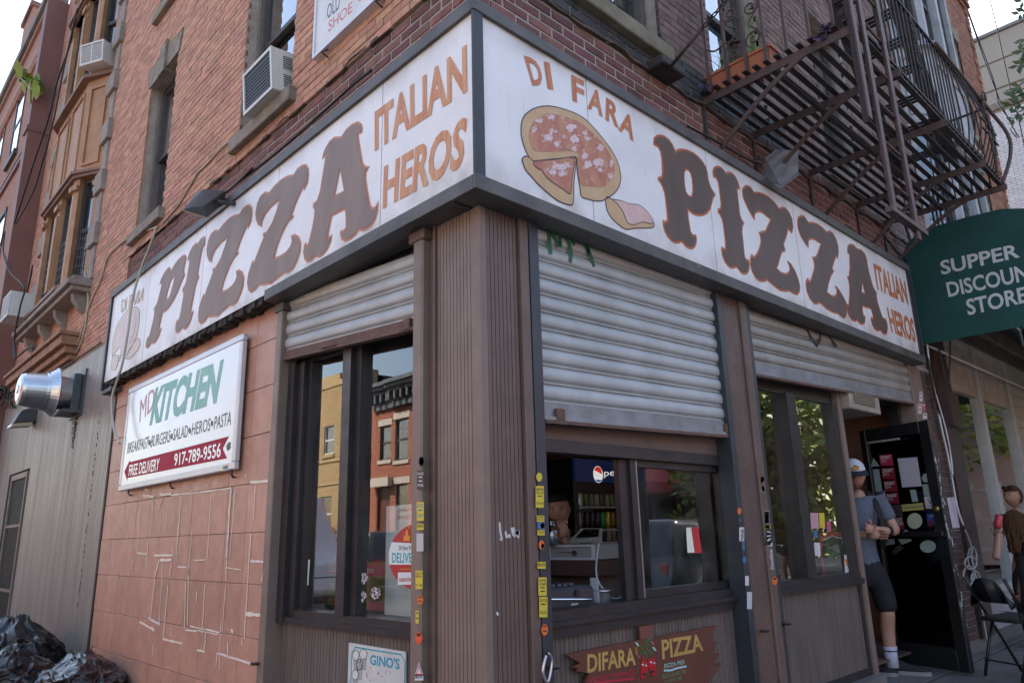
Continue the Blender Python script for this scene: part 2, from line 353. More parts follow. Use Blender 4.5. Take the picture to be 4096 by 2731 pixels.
# ---- windows
M_wf = mat('window_frame_brown', (.055, .045, .042), (.038, .032, .03), 8, .5)
M_wt = mat('window_trim_taupe', (.12, .105, .10), (.09, .08, .077), 8, .6)
G_win = glass('window_glass', (.75, .8, .82), 1.5)
G_dark = glass('window_glass_dark', (.5, .55, .58), 1.6)
M_cur = mat('curtain_cloth', (.45, .5, .52), (.3, .34, .37), 12, .9, stretch=(4, 4, .3))
M_room = mat('dark_room', (.03, .028, .028), rough=1)
M_wood = mat('room_wall', (.12, .09, .07), rough=1)
def window(side, h, pl, jm=None, sill=M_st, curtain=False, upper_frac=.5, jambs=True, rec=.13, grid=0, sill_out=.07):
    u0, u1, z0, z1 = h; w = wall(side, pl); fw = .06
    b = MB()
    for a, c, e, g in ((u0, u0 + fw, z0, z1), (u1 - fw, u1, z0, z1), (u0 + fw, u1 - fw, z1 - fw, z1), (u0 + fw, u1 - fw, z0, z0 + fw)): b.wbox(w, a, c, e, g, -rec - .12, -rec)
    fr = b.build('window', M_wt, BLD)
    zm = z0 + (z1 - z0) * upper_frac
    for (e, g, oo) in ((zm - .03, z1 - fw, -rec - .03), (z0 + fw, zm + .03, -rec - .07)):
        b = MB(); t = .05; a, c = u0 + fw + .002, u1 - fw - .002
        for q in ((a, a + t, e, g), (c - t, c, e, g), (a + t, c - t, e, e + t), (a + t, c - t, g - t, g)): b.wbox(w, *q, oo - .035, oo)
        sh = b.build('sash', M_wf, fr)
        if grid:
            b = MB()
            for i in range(1, grid): uu = a + (c - a) * i / grid; b.wbox(w, uu - .008, uu + .008, e + t, g - t, oo + .03, oo + .042)
            for i in range(1, 5): zz = e + (g - e) * i / 5; b.wbox(w, a + t, c - t, zz - .008, zz + .008, oo + .0305, oo + .0415)
            b.build('grille', M_wf, fr)
        MB().wbox(w, a + t - .002, c - t + .002, e + t - .002, g - t + .002, oo - .022, oo - .016).build('pane', G_win, fr)
    if curtain:
        b = MB(); n = 26
        for i in range(n):
            ua, ub = u0 + (u1 - u0) * i / n, u0 + (u1 - u0) * (i + 1) / n; oa, ob = (.022 * math.sin(i * 1.3), .022 * math.sin((i + 1) * 1.3)); o = -rec - .26
            b.quad(w(ua, z0, o + oa), w(ub, z0, o + ob), w(ub, z1, o + ob), w(ua, z1, o + oa))
        b.build('curtain', M_cur, fr, smooth=True)
    if sill: MB().wbox(w, u0 - .1, u1 + .07, z0 - .14, z0, -rec + .0, sill_out).build('sill', sill, fr, bevel=.008)
    if jambs:
        for uu, s_ in ((u1, 1), (u0, -1)):
            b = MB(); z = z0; i = 0
            while z < z1:
                d_ = rec - .03 if i % 2 else rec - .035
                b.wbox(w, *(sorted((uu + .002 * s_, uu + .06 * s_))), z, min(z + .061, z1), -d_, -.033); z += .068; i += 1
            b.build('jamb_bricks', jm or M_or, fr, recalc=False)['kind'] = 'stuff'
        b = MB(); b.wbox(w, u1 + .008, u1 + .05, z0, z1, -rec - .1, -.03); b.wbox(w, u0 - .05, u0 - .008, z0, z1, -rec - .1, -.03); b.wbox(w, u0 - .05, u1 + .05, z1 + .001, z1 + .05, -rec - .1, -.03)
        b.build('jamb', M_mo, fr)
    return fr
def lintel(side, h, pl, fr):
    u0, u1, z0, z1 = h; w = wall(side, pl); um = (u0 + u1) / 2
    for pts in ([(u0 - .06, z1 - .02), (um - .10, z1 - .02), (um - .12, z1 + .27), (u0 - .14, z1 + .25)], [(um + .10, z1 - .02), (u1 + .06, z1 - .02), (u1 + .14, z1 + .25), (um + .12, z1 + .27)]):
        MB().prism([[w(a, b_, -.12) for a, b_ in pts]], w(0, 0, .135) - w(0, 0, 0)).build('lintel_stone', M_st, fr, bevel=.006)
    MB().prism([[w(a, b_, -.12) for a, b_ in [(um - .097, z1 - .06), (um + .097, z1 - .06), (um + .117, z1 + .36), (um - .117, z1 + .36)]]], w(0, 0, .16) - w(0, 0, 0)).build('keystone', M_st, fr, bevel=.006)
PLV = BW - .028
window('L', WL1, PLV, grid=0)
f_ = window('L', WL2, PLV); lintel('L', WL2, PLV, f_)
f_ = window('L', WL3, PLV); window('L', WL4, PLV)
M_jr = mat('jamb_brick_worn', (.24, .13, .06), (.10, .16, .11), 9, .85, isl=.3, bump=.5)
window('R', WR1, BW - .02, M_jr, sill=M_sg, grid=3)
window('R', WR2, BW - .02, M_br, sill=None, curtain=True)
window('R', WR3, BW - .02, M_br, curtain=True); window('R', WR3b, BW - .02, M_br, curtain=True); window('R', WR2b, BW - .02, M_br); window('R', WR1b, BW - .02, M_br)
f_ = window('R', WR5, BW - .02, M_jr); lintel('R', WR5, BW - .02, f_); window('R', WR6, BW - .02, M_jr)
# ---- inner core so that rooms are dark, roof slab, parapet
b = MB(); b.box(.75, 13.6, .75, 13.0, 4.3, 12.2); b.build('room_core', M_wood, BLD)
b = MB(); b.box(BW + .1, ENDR, BW + .1, ENDL, TOPZ - .3, TOPZ); b.build('roof', M_asph, BLD)
b = MB(); b.box(.4, 13.6, .4, 13.0, 3.25, 3.6); b.build('floor_slab', M_room, BLD)
b = MB(); b.box(6.72, 6.84, .45, 13.0, 0, 3.25); b.box(.4, 6.72, 6.2, 6.32, 0, 3.25); b.box(.4, 13.6, 12.9, 13.0, 0, 3.25); b.box(13.5, 13.6, .4, 12.9, 0, 3.25); b.build('party_wall', mat('shop_wall', (.42, .2, .12), (.35, .16, .1), 4, .8), BLD)
# ---- quoins: cut stone blocks on the left wall's bay and the far end of the avenue wall
def quoins(side, pl, u, z0, z1, wid, alt, hh, m, n0=0):
    w = wall(side, pl); z = z0; i = n0
    while z < z1:
        wd, o = (wid, .075) if i % 2 else (alt, .03)
        h_ = hh if i % 2 else hh * 1.5
        MB().wbox(w, u - wd / 2, u + wd / 2, z, z + h_ - .006, -.02, o).build('quoin', m, BLD, bevel=.008); z += h_; i += 1
M_q = mat('quoin_stone', (.30, .265, .23), (.22, .19, .165), 7, .85, bump=.4, bscale=70, c3=(.13, .11, .095), s3=9, t3=.63)
quoins('L', PLV, 8.46, 4.85, 12.3, .36, .22, .33, M_q); quoins('L', PLV, 12.0, 4.85, 12.3, .44, .3, .36, M_q)
w = wall('R', BW); 
for i in range(40):
    MB().wbox(w, ENDR - .12 - (.06 if i % 2 else 0), ENDR + .05, 4.4 + i * .2, 4.4 + i * .2 + .165, -.3, .05).build('quoin', M_bo, BLD, bevel=.01)
b = MB()
for k, (z_, o) in enumerate(((11.5, .06), (11.62, .1), (11.8, .14), (12.0, .2))): b.wbox(w, BW, ENDR + .1, z_, z_ + .1, -.1, o)
b.build('cornice', M_bo, BLD)

# low concrete plinth on which the shop front stands
b = MB(); b.box(SF + .02, 4.70, SF + .02, .6, GZ - .01, -.0008); b.box(SF + .02, .6, .6, 13.15, GZ - .01, -.0008); b.box(6.36, 13.7, SF + .02, .6, GZ - .01, -.0008); b.build('plinth', M_walk, BLD)
# ------------------------------------------------------------------ projecting metal bay windows
M_bm = mat('bay_metal_tan', (.40, .215, .105), (.30, .155, .075), 5, .6, bump=.25, bscale=30, c3=(.16, .085, .05), s3=11, t3=.66)
M_bd = mat('bay_moulding', (.22, .12, .08), (.15, .085, .06), 5, .6)
M_bw = mat('bay_metal_pale', (.36, .38, .40), (.25, .26, .28), 5, .6)
def bay(side, pl, ua, ub, proj, splay, levels, m1, m2, mglass, z_bot, z_top):
    """ua..ub on the wall; levels: (window z0, window z1); front face at proj"""
    w = wall(side, pl); um = (ua + ub) / 2
    P = [(ua, -.02), (ua + splay, proj), (ub - splay, proj), (ub, -.02)]
    root = MB()
    def ring(z0, z1, grow, b):
        pts = [w(P[0][0] - grow * .6, 0, P[0][1]), w(P[1][0] - grow * .5, 0, P[1][1] + grow), w(P[2][0] + grow * .5, 0, P[2][1] + grow), w(P[3][0] + grow * .6, 0, P[3][1])]
        lo = [Vector((p.x, p.y, z0)) for p in pts]; hi = [Vector((p.x, p.y, z1)) for p in pts]; b.hexa(lo + hi)
    edges = [z_bot] + [z for l in levels for z in l] + [z_top]
    ring(edges[0], edges[1], 0, root); br = root.build('bay_window', m1, BLD)
    for i in range(2, len(edges), 2): b = MB(); ring(edges[i], edges[i + 1], 0, b); b.build('spandrel', m1, br)
    for i in range(0, len(edges), 2):
        for zz, gr, hh in ((edges[i], .05, .05), (edges[i] + .05, .09, .045), (edges[i + 1] - .10, .10, .06), (edges[i + 1] - .04, .05, .045)):
            if edges[i] < zz + hh < edges[i + 1] + .01: b = MB(); ring(zz, zz + hh, gr, b); b.build('moulding', m2, br)
    def face(A, B, z0, z1, nwin, spandrel):
        a, c = w(A[0], 0, A[1]), w(B[0], 0, B[1]); t = (c - a); ln = t.length; t.normalize(); nn = Vector((t.y, -t.x, 0)); cen = w(um, 0, -2)
        if nn.dot(a - cen) < 0: nn = -nn
        def q(s, z, o): p = a + t * s + nn * o; return Vector((p.x, p.y, z))
        def bx(b, s0, s1, za, zb, o0, o1): b.hexa([q(s0, za, o0), q(s1, za, o0), q(s1, za, o1), q(s0, za, o1), q(s0, zb, o0), q(s1, zb, o0), q(s1, zb, o1), q(s0, zb, o1)])
        if spandrel:
            for k in range(nwin):
                s0, s1 = ln * k / nwin + .09, ln * (k + 1) / nwin - .09; b = MB(); t_ = .035
                for (x0, x1, y0, y1) in ((s0, s1, z0, z0 + t_), (s0, s1, z1 - t_, z1), (s0, s0 + t_, z0 + t_, z1 - t_), (s1 - t_, s1, z0 + t_, z1 - t_)): bx(b, x0, x1, y0, y1, -.005, .025)
                b.build('panel_moulding', m1, br)
            return
        for k in range(nwin + 1):
            s0 = max(0, ln * k / nwin - .10); s1 = min(ln, ln * k / nwin + .10); b = MB(); bx(b, s0, s1, z0, z1, -.16, 0); 
            if s1 - s0 > .15: bx(b, s0 + .03, s1 - .03, z0 + .12, z1 - .3, 0.001, .03)
            bx(b, max(0, s0 - .01), min(ln, s1 + .01), z1 - .2, z1 - .12, 0.002, .05)
            b.build('mullion', m1, br)
        for k in range(nwin):
            s0, s1 = ln * k / nwin + .10, ln * (k + 1) / nwin - .10; zm = (z0 + z1) / 2; b = MB()
            for (x0, x1, y0, y1) in ((s0, s0 + .05, z0, z1), (s1 - .05, s1, z0, z1), (s0 + .05, s1 - .05, z0, z0 + .06), (s0 + .05, s1 - .05, z1 - .06, z1), (s0 + .05, s1 - .05, zm - .03, zm + .03)): bx(b, x0, x1, y0, y1, -.13, -.07)
            fr = b.build('sash', M_wf, br)
            b = MB(); bx(b, s0 + .04, s1 - .04, z0 + .05, z1 - .05, -.112, -.106); b.build('pane', mglass, br)
            if z0 < 6:
                b = MB()
                for i in range(1, 5): x = s0 + .05 + (s1 - s0 - .1) * i / 5; bx(b, x - .006, x + .006, z0, zm, -.06, -.05)
                for i in range(1, 6): zz = z0 + (zm - z0) * i / 6; bx(b, s0 + .05, s1 - .05, zz - .006, zz + .006, -.0595, -.0505)
                b.build('grille', M_wf, br)
    segs = ((P[0], P[1], 1), (P[1], P[2], 2), (P[2], P[3], 1))
    for A, B, n_ in segs:
        for z0, z1 in levels: face(A, B, z0, z1, n_, False)
        for i in range(0, len(edges), 2):
            if edges[i + 1] - edges[i] > .8: face(A, B, edges[i] + .2, edges[i + 1] - .25, n_, True)
    b = MB(); b.wbox(w, ua + .02, ub - .02, edges[1] - .02, z_top, -.5, -.45); b.build('dark_room', M_room, br)
    return br
bay_l = bay('L', PLV, 8.72, 11.55, .20, .5, [(4.93, 6.62), (8.42, 10.35)], M_bm, M_bd, G_win, 4.80, 11.9)
w = wall('L', PLV)
b = MB()
for o, z0, z1, e in ((.24, 4.80, 4.86, .06), (.30, 4.72, 4.80, .1), (.24, 4.65, 4.72, .06)): b.wbox(w, 8.45 - e, 11.9 + e, z0, z1, -.05, o)
sl_ = b.build('sill', M_q, BLD, bevel=.01)
for u in (8.6, 9.6, 10.6, 11.6): MB().prism([[w(u - .07, z, o) for z, o in ((4.65, 0), (4.65, .18), (4.55, .16), (4.44, .08), (4.38, 0))]], w(.14, 0) - w(0, 0)).build('bracket', M_q, BLD)
bay_r = bay('R', BW - .02, 8.3, 10.8, .35, .45, [(4.9, 6.7), (8.1, 10.0)], M_bw, M_bw, G_win, 4.4, 11.2)
# stone hood over the old door of the side street, below the bay
w = wall('L', PLV); b = MB()
for k, (o, z0, z1, e) in enumerate(((.05, 3.66, 3.74, 0), (.10, 3.74, 3.82, .05), (.17, 3.82, 3.92, .10), (.24, 3.92, 4.05, .17), (.28, 4.05, 4.11, .2))): b.wbox(w, 8.75 - e, 12.1 + e, z0, z1, -.05, o)
b.build('door_hood', mat('hood_stone', (.36, .19, .11), (.22, .12, .08), 5, .8, bump=.4, bscale=50, c3=(.1, .06, .045), s3=8, t3=.62), BLD, bevel=.008)
# ------------------------------------------------------------------ lettering helpers
_TX = {}
def text2d(s, off=0.0, shear=0.0):
    k = (s, off, shear)
    if k in _TX: return _TX[k]
    cu = bpy.data.curves.new('lettering', 'FONT'); cu.body = s; cu.offset = off; cu.shear = shear; cu.resolution_u = 3
    ob = bpy.data.objects.new('lettering', cu); me = bpy.data.meshes.new_from_object(ob)
    v = [(p.co.x, p.co.y) for p in me.vertices]; f = [tuple(p.vertices) for p in me.polygons]
    bpy.data.objects.remove(ob); bpy.data.meshes.remove(me); bpy.data.curves.remove(cu)
    x0, x1 = min(p[0] for p in v), max(p[0] for p in v); y0, y1 = min(p[1] for p in v), max(p[1] for p in v)
    _TX[k] = ([((p[0] - x0) / (x1 - x0), (p[1] - y0) / max(y1 - y0, 1e-6)) for p in v], f, (x1 - x0) / max(y1 - y0, 1e-6)); return _TX[k]
def bil(q):                                            # corners BL, BR, TR, TL -> map of the unit square
    q = [Vector(p) for p in q]
    return lambda a, b: q[0] * (1 - a) * (1 - b) + q[1] * a * (1 - b) + q[2] * a * b + q[3] * (1 - a) * b
def letters(name, s, m, fn, parent, off=0.0, shear=0.0, label=None):
    v, f, _ = text2d(s, off, shear); b = MB(); b.v = [tuple(fn(x, y)) for x, y in v]; b.f = list(f)
    return b.build(name, m, parent, recalc=False, label=label)
def onwall(w, pts2, out): return [w(u, z, out) for u, z in pts2]
def poly(name, m, w, loops, out, parent, th=.0012, label=None):
    e = w(0, 0, th) - w(0, 0, 0)
    return MB().prism([onwall(w, l, out) for l in loops], e).build(name, m, parent, label=label)
def affine(src, dst):                                  # least squares 2D affine
    import numpy as np
    A = np.array([[x, y, 1] for x, y in src]); B = np.array(dst); X = np.linalg.lstsq(A, B, rcond=None)[0]
    return lambda p: tuple(float(v) for v in np.array([p[0], p[1], 1]) @ X)
def Q(side, c, pts, pl=0.0): return [(aR if side == 'R' else aL)(c, x, y, pl) for x, y in pts]
# ------------------------------------------------------------------ the long shop signs
def grime(m, lo, hi, col=(.13, .10, .075), s=5.0, amt=.8):
    nt = m.node_tree; L = nt.links; b = nt.nodes['Principled BSDF']; ln = b.inputs['Base Color'].links[0].from_socket
    g = _n(nt, 'ShaderNodeNewGeometry'); sp = _n(nt, 'ShaderNodeSeparateXYZ'); L.new(g.outputs['Position'], sp.inputs[0])
    mr = _n(nt, 'ShaderNodeMapRange'); mr.inputs[1].default_value = hi * KSC; mr.inputs[2].default_value = lo * KSC; L.new(sp.outputs[2], mr.inputs[0])
    t = _n(nt, 'ShaderNodeTexNoise'); t.inputs['Scale'].default_value = s; t.inputs['Detail'].default_value = 7; L.new(g.outputs['Position'], t.inputs['Vector'])
    r = _n(nt, 'ShaderNodeMapRange'); r.inputs[1].default_value = .38; r.inputs[2].default_value = .75; r.inputs[4].default_value = amt; L.new(t.outputs['Fac'], r.inputs[0])
    mu = _n(nt, 'ShaderNodeMath', operation='MULTIPLY', use_clamp=True); L.new(mr.outputs[0], mu.inputs[0]); L.new(r.outputs[0], mu.inputs[1])
    x = _n(nt, 'ShaderNodeMix', data_type='RGBA'); L.new(mu.outputs[0], x.inputs[0]); L.new(ln, x.inputs[6]); x.inputs[7].default_value = _rgba(col); L.new(x.outputs[2], b.inputs['Base Color'])
M_wh = mat('white_sign_plastic', (.80, .79, .79), (.71, .70, .70), 2.2, .35, c3=(.62, .59, .55), s3=5, t3=.6, stretch3=(5, 5, .35)); grime(M_wh, 3.02, 3.3, (.30, .23, .16), 4, 1.0); grime(M_wh, 4.08, 3.9, (.36, .31, .26), 3.5, .9)
M_fr = mat('sign_frame_grey', (.105, .10, .095), (.06, .058, .056), 5, .55, bump=.3, bscale=50, c3=(.22, .21, .2), s3=12, t3=.66)
M_frd = mat('sign_frame_dark', (.028, .03, .036), (.02, .021, .025), 6, .5)
M_pb = mat('paint_brown', (.125, .08, .06), (.09, .06, .046), 5, .55, stretch=(1, 1, .35), c3=(.26, .22, .2), s3=6, t3=.68, stretch3=(2.2, 2.2, .5))
M_pbl = mat('paint_brown_faded', (.25, .18, .14), (.19, .14, .115), 5, .55, stretch=(1, 1, .35), c3=(.33, .28, .25), s3=6, t3=.66, stretch3=(2.2, 2.2, .5))
M_po = mat('paint_orange', (.50, .135, .04), (.40, .10, .032), 9, .5)
M_pol = mat('paint_orange_faded', (.52, .215, .115), (.45, .17, .085), 9, .5)
M_ps = mat('paint_orange_streaky', (.46, .125, .035), (.54, .24, .09), 8, .5, stretch=(4, 4, .45), lo=.42, hi=.68)
M_psl = mat('paint_orange_streaky_pale', (.52, .19, .07), (.60, .34, .16), 8, .5, stretch=(4, 4, .45), lo=.4, hi=.66)
SR = empty('shop_sign', (3.2, 0, 2.97), 'long white painted sign with a bold round pizza above the roller shutters and door', 'sign', 'long shop signs round the corner')
SLf = empty('shop_sign', (0, 3.2, 2.97), 'long white painted sign with a faded pizza above the tiled wall and side window', 'sign', 'long shop signs round the corner')
wR, wL = wall('R', 0), wall('L', 0)
seamR = [.05, aR('C', 885, 1000)[0], aR('1', 635, 760)[0], aR('2', 245, 560)[0], aR('2', 920, 900)[0], 6.52]
seamL = [.01, aL('B', 1090, 1100)[0], aL('5', 320, 1000)[0], aL('4', 1150, 480)[0], aL('4', 530, 745)[0], 6.50]
for sd, par, w, sm in (('R', SR, wR, seamR), ('L', SLf, wL, seamL)):
    for a, c in zip(sm, sm[1:]):
        MB().wbox(w, a + .004, c - .004, 3.03, 4.075, -.008, 0).build('panel', M_wh, par)
    MB().wbox(w, .05, 6.5, 3.05, 4.05, -.03, -.012).build('backing', M_frd, par)
# frames
b = MB(); b.wbox(wR, -.024, 6.6, 4.05, 4.128, 0.0, .024); b.wbox(wR, -.024, 6.6, 4.115, 4.135, -BW + .01, -.0005); b.build('frame_rail', M_fr, SR, bevel=.003)
b = MB(); b.wbox(wR, -.024, 6.6, 2.965, 3.05, 0.0, .024); b.build('frame_rail', M_fr, SR, bevel=.003)
MB().wbox(wR, 0.0, 6.62, 2.968, 2.99, -SF - .05, -.0008).build('soffit', M_fr, SR)
MB().wbox(wR, -.02, .05, 3.0505, 4.0495, 0, .018).build('corner_trim', M_frd, SR)
MB().wbox(wR, 6.515, 6.6, 3.0505, 4.0495, 0, .02).build('end_trim', M_frd, SR)
MB().wbox(wR, 6.601, 6.64, 2.965, 4.128, -BW + .02, .015).build('end_cap', M_fr, SR)
b = MB(); b.wbox(wL, .001, 6.56, 4.05, 4.127, 0.0, .0235); b.build('frame_rail', M_fr, SLf, bevel=.003)
MB().wbox(wL, .21, 6.56, 4.112, 4.13, -BW + .04, -.0006).build('top_flashing', M_fr, SLf)
MB().wbox(wL, .001, 2.40, 2.966, 3.05, 0.0, .0235).build('frame_rail', M_fr, SLf, bevel=.003)
MB().wbox(wL, .20, 2.42, 2.969, 2.99, -SF - .05, -.0008).build('soffit', M_fr, SLf)
MB().wbox(wL, 6.505, 6.56, 2.95, 4.0495, -.15, .02).build('end_trim', M_frd, SLf)
b = MB(); n = 60
for i in range(n):                                        # rotted black edge under the far panels
    a = 2.42 + 4.08 * i / n; c = a + 4.08 / n; dz = .02 + .03 * abs(math.sin(i * 1.9)) + .02 * abs(math.sin(i * .37)); b.wbox(wL, a, c, 3.03 - dz, 3.028, -.1 + .02 * math.sin(i), -.012 + .008 * math.sin(i * 2.3))
b.build('rotted_edge', mat('black_rot', (.018, .016, .014), (.05, .04, .03), 14, .9, bump=.8, bscale=60, c3=(.3, .2, .13), s3=18, t3=.7), SLf, recalc=False)
MB().wbox(wL, 6.2, 6.56, 2.90, 2.948, -.12, .0).build('end_bracket', M_fr, SLf)
# PIZZA on the avenue side
P_ = Q('R', '1', [(118,150),(122,115),(145,92),(180,86),(220,98),(255,125),(285,165),(305,205),(315,228),(340,215),(375,212),(425,222),(475,245),(520,280),(560,325),(590,375),(605,430),(615,500),(635,560),(660,600),(678,627),(655,665),(643,710),(630,760),(605,795),(570,815),(530,822),(490,812),(455,790),(430,765),(435,830),(445,900),(455,955),(470,980),(500,983),(508,1020),(505,1065),(490,1100),(465,1117),(435,1112),(405,1090),(380,1058),(365,1053),(350,1063),(315,1065),(280,1045),(245,1005),(220,960),(205,910),(200,845),(215,862),(240,850),(238,800),(228,700),(218,620),(200,560),(180,520),(160,500),(158,468),(185,462),(195,445),(195,380),(190,300),(180,240),(160,205),(135,190),(118,180)])
Ph = Q('R', '1', [(398,430),(410,408),(430,410),(450,435),(462,480),(468,540),(468,600),(455,638),(435,630),(412,600),(403,550),(397,480)])
I_ = Q('R', '1', [(648,420),(655,385),(680,365),(715,370),(745,395),(765,425),(790,417),(820,425),(850,455),(875,500),(890,550),(897,590),(880,570),(872,590),(878,650),(888,730),(895,800),(910,845),(935,880),(920,910),(915,960),(925,1040),(932,1120),(940,1185),(955,1205),(975,1205),(982,1250),(978,1300),(960,1338),(930,1345),(900,1325),(875,1288),(860,1280),(845,1287),(815,1288),(785,1265),(755,1225),(735,1170),(725,1120),(730,1085),(750,1105),(762,1100),(760,1040),(750,960),(742,890),(730,840),(712,805),(695,785),(695,750),(715,745),(722,720),(715,650),(705,570),(695,510),(680,480),(655,470)])
Z1 = Q('R', '1', [(912,590),(918,560),(945,538),(985,548),(1020,600),(1050,598),(1100,612),(1150,640),(1200,685),(1245,745)]) + Q('R', '2', [(75,68),(110,80),(150,130),(180,200),(190,290),(175,355),(140,310),(115,400),(90,470),(105,510),(105,545),(75,548),(55,600),(35,680),(20,712),(60,750),(110,765),(145,745),(150,700),(128,650),(130,632),(170,670),(210,740),(245,830),(262,900),(258,960),(235,997),(200,990),(165,965),(150,957),(120,962),(60,955)]) + Q('R', '1', [(1240,1480),(1190,1440),(1140,1395),(1110,1410),(1070,1405),(1030,1370),(1000,1310),(985,1250),(985,1190),(1000,1150),(1015,1180),(1045,1150),(1070,1090),(1080,1040),(1075,1000),(1060,960),(1090,950),(1120,945),(1165,850),(1100,795),(1060,782),(1030,800),(1025,858),(990,800),(950,720),(920,650)])
Z2 = Q('R', '2', [(230,215),(240,175),(270,155),(305,165),(345,228),(385,228),(440,245),(490,280),(535,328),(570,318),(605,345),(640,410),(660,480),(665,560),(655,622),(640,590),(615,660),(600,715),(618,745),(605,768),(585,800),(560,880),(545,960),(590,995),(620,998),(640,975),(640,935),(620,900),(640,898),(680,950),(715,1010),(740,1060),(755,1110),(752,1180),(740,1230),(715,1243),(685,1220),(660,1195),(600,1180),(540,1145),(480,1090),(460,1078),(440,1095),(405,1085),(365,1040),(330,960),(318,880),(325,830),(345,812),(355,850),(375,820),(400,740),(410,690),(400,635),(385,595),(420,590),(440,560),(475,460),(420,425),(380,413),(350,430),(350,505),(310,455),(265,380),(235,290)])
A_ = Q('R', '2', [(752,520),(760,470),(785,455),(820,465),(850,500),(870,508),(905,520),(940,565),(960,620),(965,660),(975,720),(1000,820),(1020,890),(1045,945),(1060,960),(1062,1000),(1070,1060),(1100,1160),(1125,1225),(1150,1240),(1155,1230),(1170,1280),(1178,1330),(1172,1390),(1155,1412),(1125,1400),(1098,1365),(1080,1378),(1045,1360),(1015,1310),(998,1250),(1002,1215),(1020,1240),(1020,1210),(1005,1150),(995,1140),(915,1115),(915,1150),(925,1205),(942,1210),(943,1250),(935,1300),(910,1308),(880,1295),(858,1260),(840,1275),(805,1262),(775,1220),(758,1180),(750,1120),(750,1080),(765,1100),(775,1000),(775,900),(765,840),(750,800),(770,790),(780,700),(775,620),(775,575),(757,555)])
Ah = Q('R', '2', [(912,860),(938,975),(905,960)])
def bigletter(side, w, par, loops, mb, mo, k=.018):
    o = poly('letter', mo, w, loops, .0012, par); poly('letter_face', mb, w, [inset(loops[0], k)] + [inset(l, -k * .8) for l in loops[1:]], .0036, o)
for l in ([P_, Ph], [I_], [Z1], [Z2], [A_, Ah]): bigletter('R', wR, SR, l, M_pb, M_po)
# PIZZA on the side-street side
A2 = Q('L', '5', [(707,395),(715,350),(735,300),(770,240),(810,205),(870,200),(910,140),(960,95),(1010,75),(1040,95),(1050,135),(1042,175),(1015,185),(1020,240),(1035,330),(1050,420),(1070,448),(1107,450),(1080,505),(1078,560),(1090,640),(1105,720),(1115,775),(1135,795),(1155,785),(1180,735),(1178,820),(1160,890),(1125,950),(1080,985),(1045,995),(1015,988),(990,1030),(950,1065),(905,1083),(870,1065),(858,1020),(862,990),(890,980),(905,960),(905,880),(900,815),(795,870),(780,930),(765,1010),(765,1040),(795,1018),(785,1080),(755,1150),(715,1200),(690,1215),(655,1210),(620,1245),(585,1258),(560,1230),(550,1170),(558,1110),(570,1085),(590,1105),(605,1050),(625,960),(640,880),(645,820),(630,790),(635,760),(665,735),(690,660),(705,560),(720,470),(735,375)])
A2h = Q('L', '5', [(860,485),(890,655),(820,690)])
Z22 = Q('L', '5', [(150,840),(165,760),(190,700),(230,662),(268,665),(310,610),(370,555),(425,525),(470,518),(500,470),(540,438),(575,432),(597,465),(600,520),(590,590),(560,655),(550,635),(525,690),(490,770),(460,860),(475,862),(470,880),(430,920),(395,980),(365,1050),(335,1130),(315,1210),(360,1195),(410,1160),(440,1120),(455,1080),(448,1030),(480,1015),(515,1035),(535,1090),(530,1160),(505,1240),(470,1310),(430,1345),(395,1345),(340,1390),(280,1440),(180,1450),(150,1490),(115,1512),(90,1490),(80,1430),(90,1350),(115,1270),(130,1230),(140,1250),(165,1180),(200,1090),(218,1045),(213,1010),(245,995),(290,920),(330,810),(352,740),(290,790),(240,850),(210,915),(208,960),(175,945),(155,900)])
fp = affine(Q('R', '1', [(118,180),(158,468),(678,627),(315,1065),(500,983),(375,212)]), Q('L', '4', [(665,410),(612,672),(955,300),(555,1110),(715,875),(890,115)]))
fi = affine(Q('R', '1', [(655,470),(695,770),(935,880),(728,1085),(830,1288),(980,1205)]), Q('L', '4', [(985,160),(955,420),(1140,285),(890,790),(890,948),(1080,690)]))
fz = affine(Q('L', '5', [(208,960),(130,1230),(115,1512),(448,1020),(430,1345),(600,500),(190,700)]), Q('L', 'E', [(1325,215),(1275,465),(1262,607),(1490,265),(1465,520)]) + Q('L', 'F', [(578,490),(487,537)]))
for l in ([[fp(p) for p in P_], [fp(p) for p in Ph]], [[fi(p) for p in I_]], [[fz(p) for p in Z22]], [Z22], [A2, A2h]): bigletter('L', wL, SLf, l, M_pbl, M_pol, .016)
def quadR(c, pts, out, pl=0.0): return [wall('R', pl)(u, z, out) for u, z in Q('R', c, pts, pl)]
def quadL(c, pts, out, pl=0.0): return [wall('L', pl)(u, z, out) for u, z in Q('L', c, pts, pl)]
letters('small_lettering', 'ITALIAN', M_ps, bil(quadR('2', [(1068,935),(1395,1098),(1355,845),(1025,657)], .003)), SR, .03)
letters('small_lettering', 'HEROS', M_ps, bil(quadR('2', [(1218,1385),(1475,1497),(1440,1240),(1165,1115)], .003)), SR, .03)
letters('small_lettering', 'ITALIAN', M_psl, bil(quadL('B', [(1045,1055),(1690,640),(1685,310),(1045,780)], .003)), SLf, .034)
letters('small_lettering', 'HEROS', M_psl, bil(quadL('B', [(1100,1460),(1655,1165),(1698,800),(1110,1160)], .003)), SLf, .034)
for ch, q in (('D', [(487,597),(565,602),(532,425),(425,388)]), ('I', [(592,620),(632,630),(605,440),(565,430)]), ('F', [(765,702),(850,742),(845,568),(755,520)]), ('A', [(870,755),(975,818),(985,660),(880,600)]), ('R', [(995,835),(1088,897),(1090,735),(1000,680)]), ('A', [(1085,905),(1190,988),(1205,835),(1108,765)])):
    letters('letter', ch, M_ps, bil(quadR('C', q, .003)), SR, .03)
M_fad = mat('paint_tan_faded', (.5, .36, .22), (.58, .46, .34), 8, .5)
letters('small_lettering', 'DI FARA', M_fad, bil(quadL('4', [(242,715),(490,575),(528,408),(248,570)], .003)), SLf, .018)
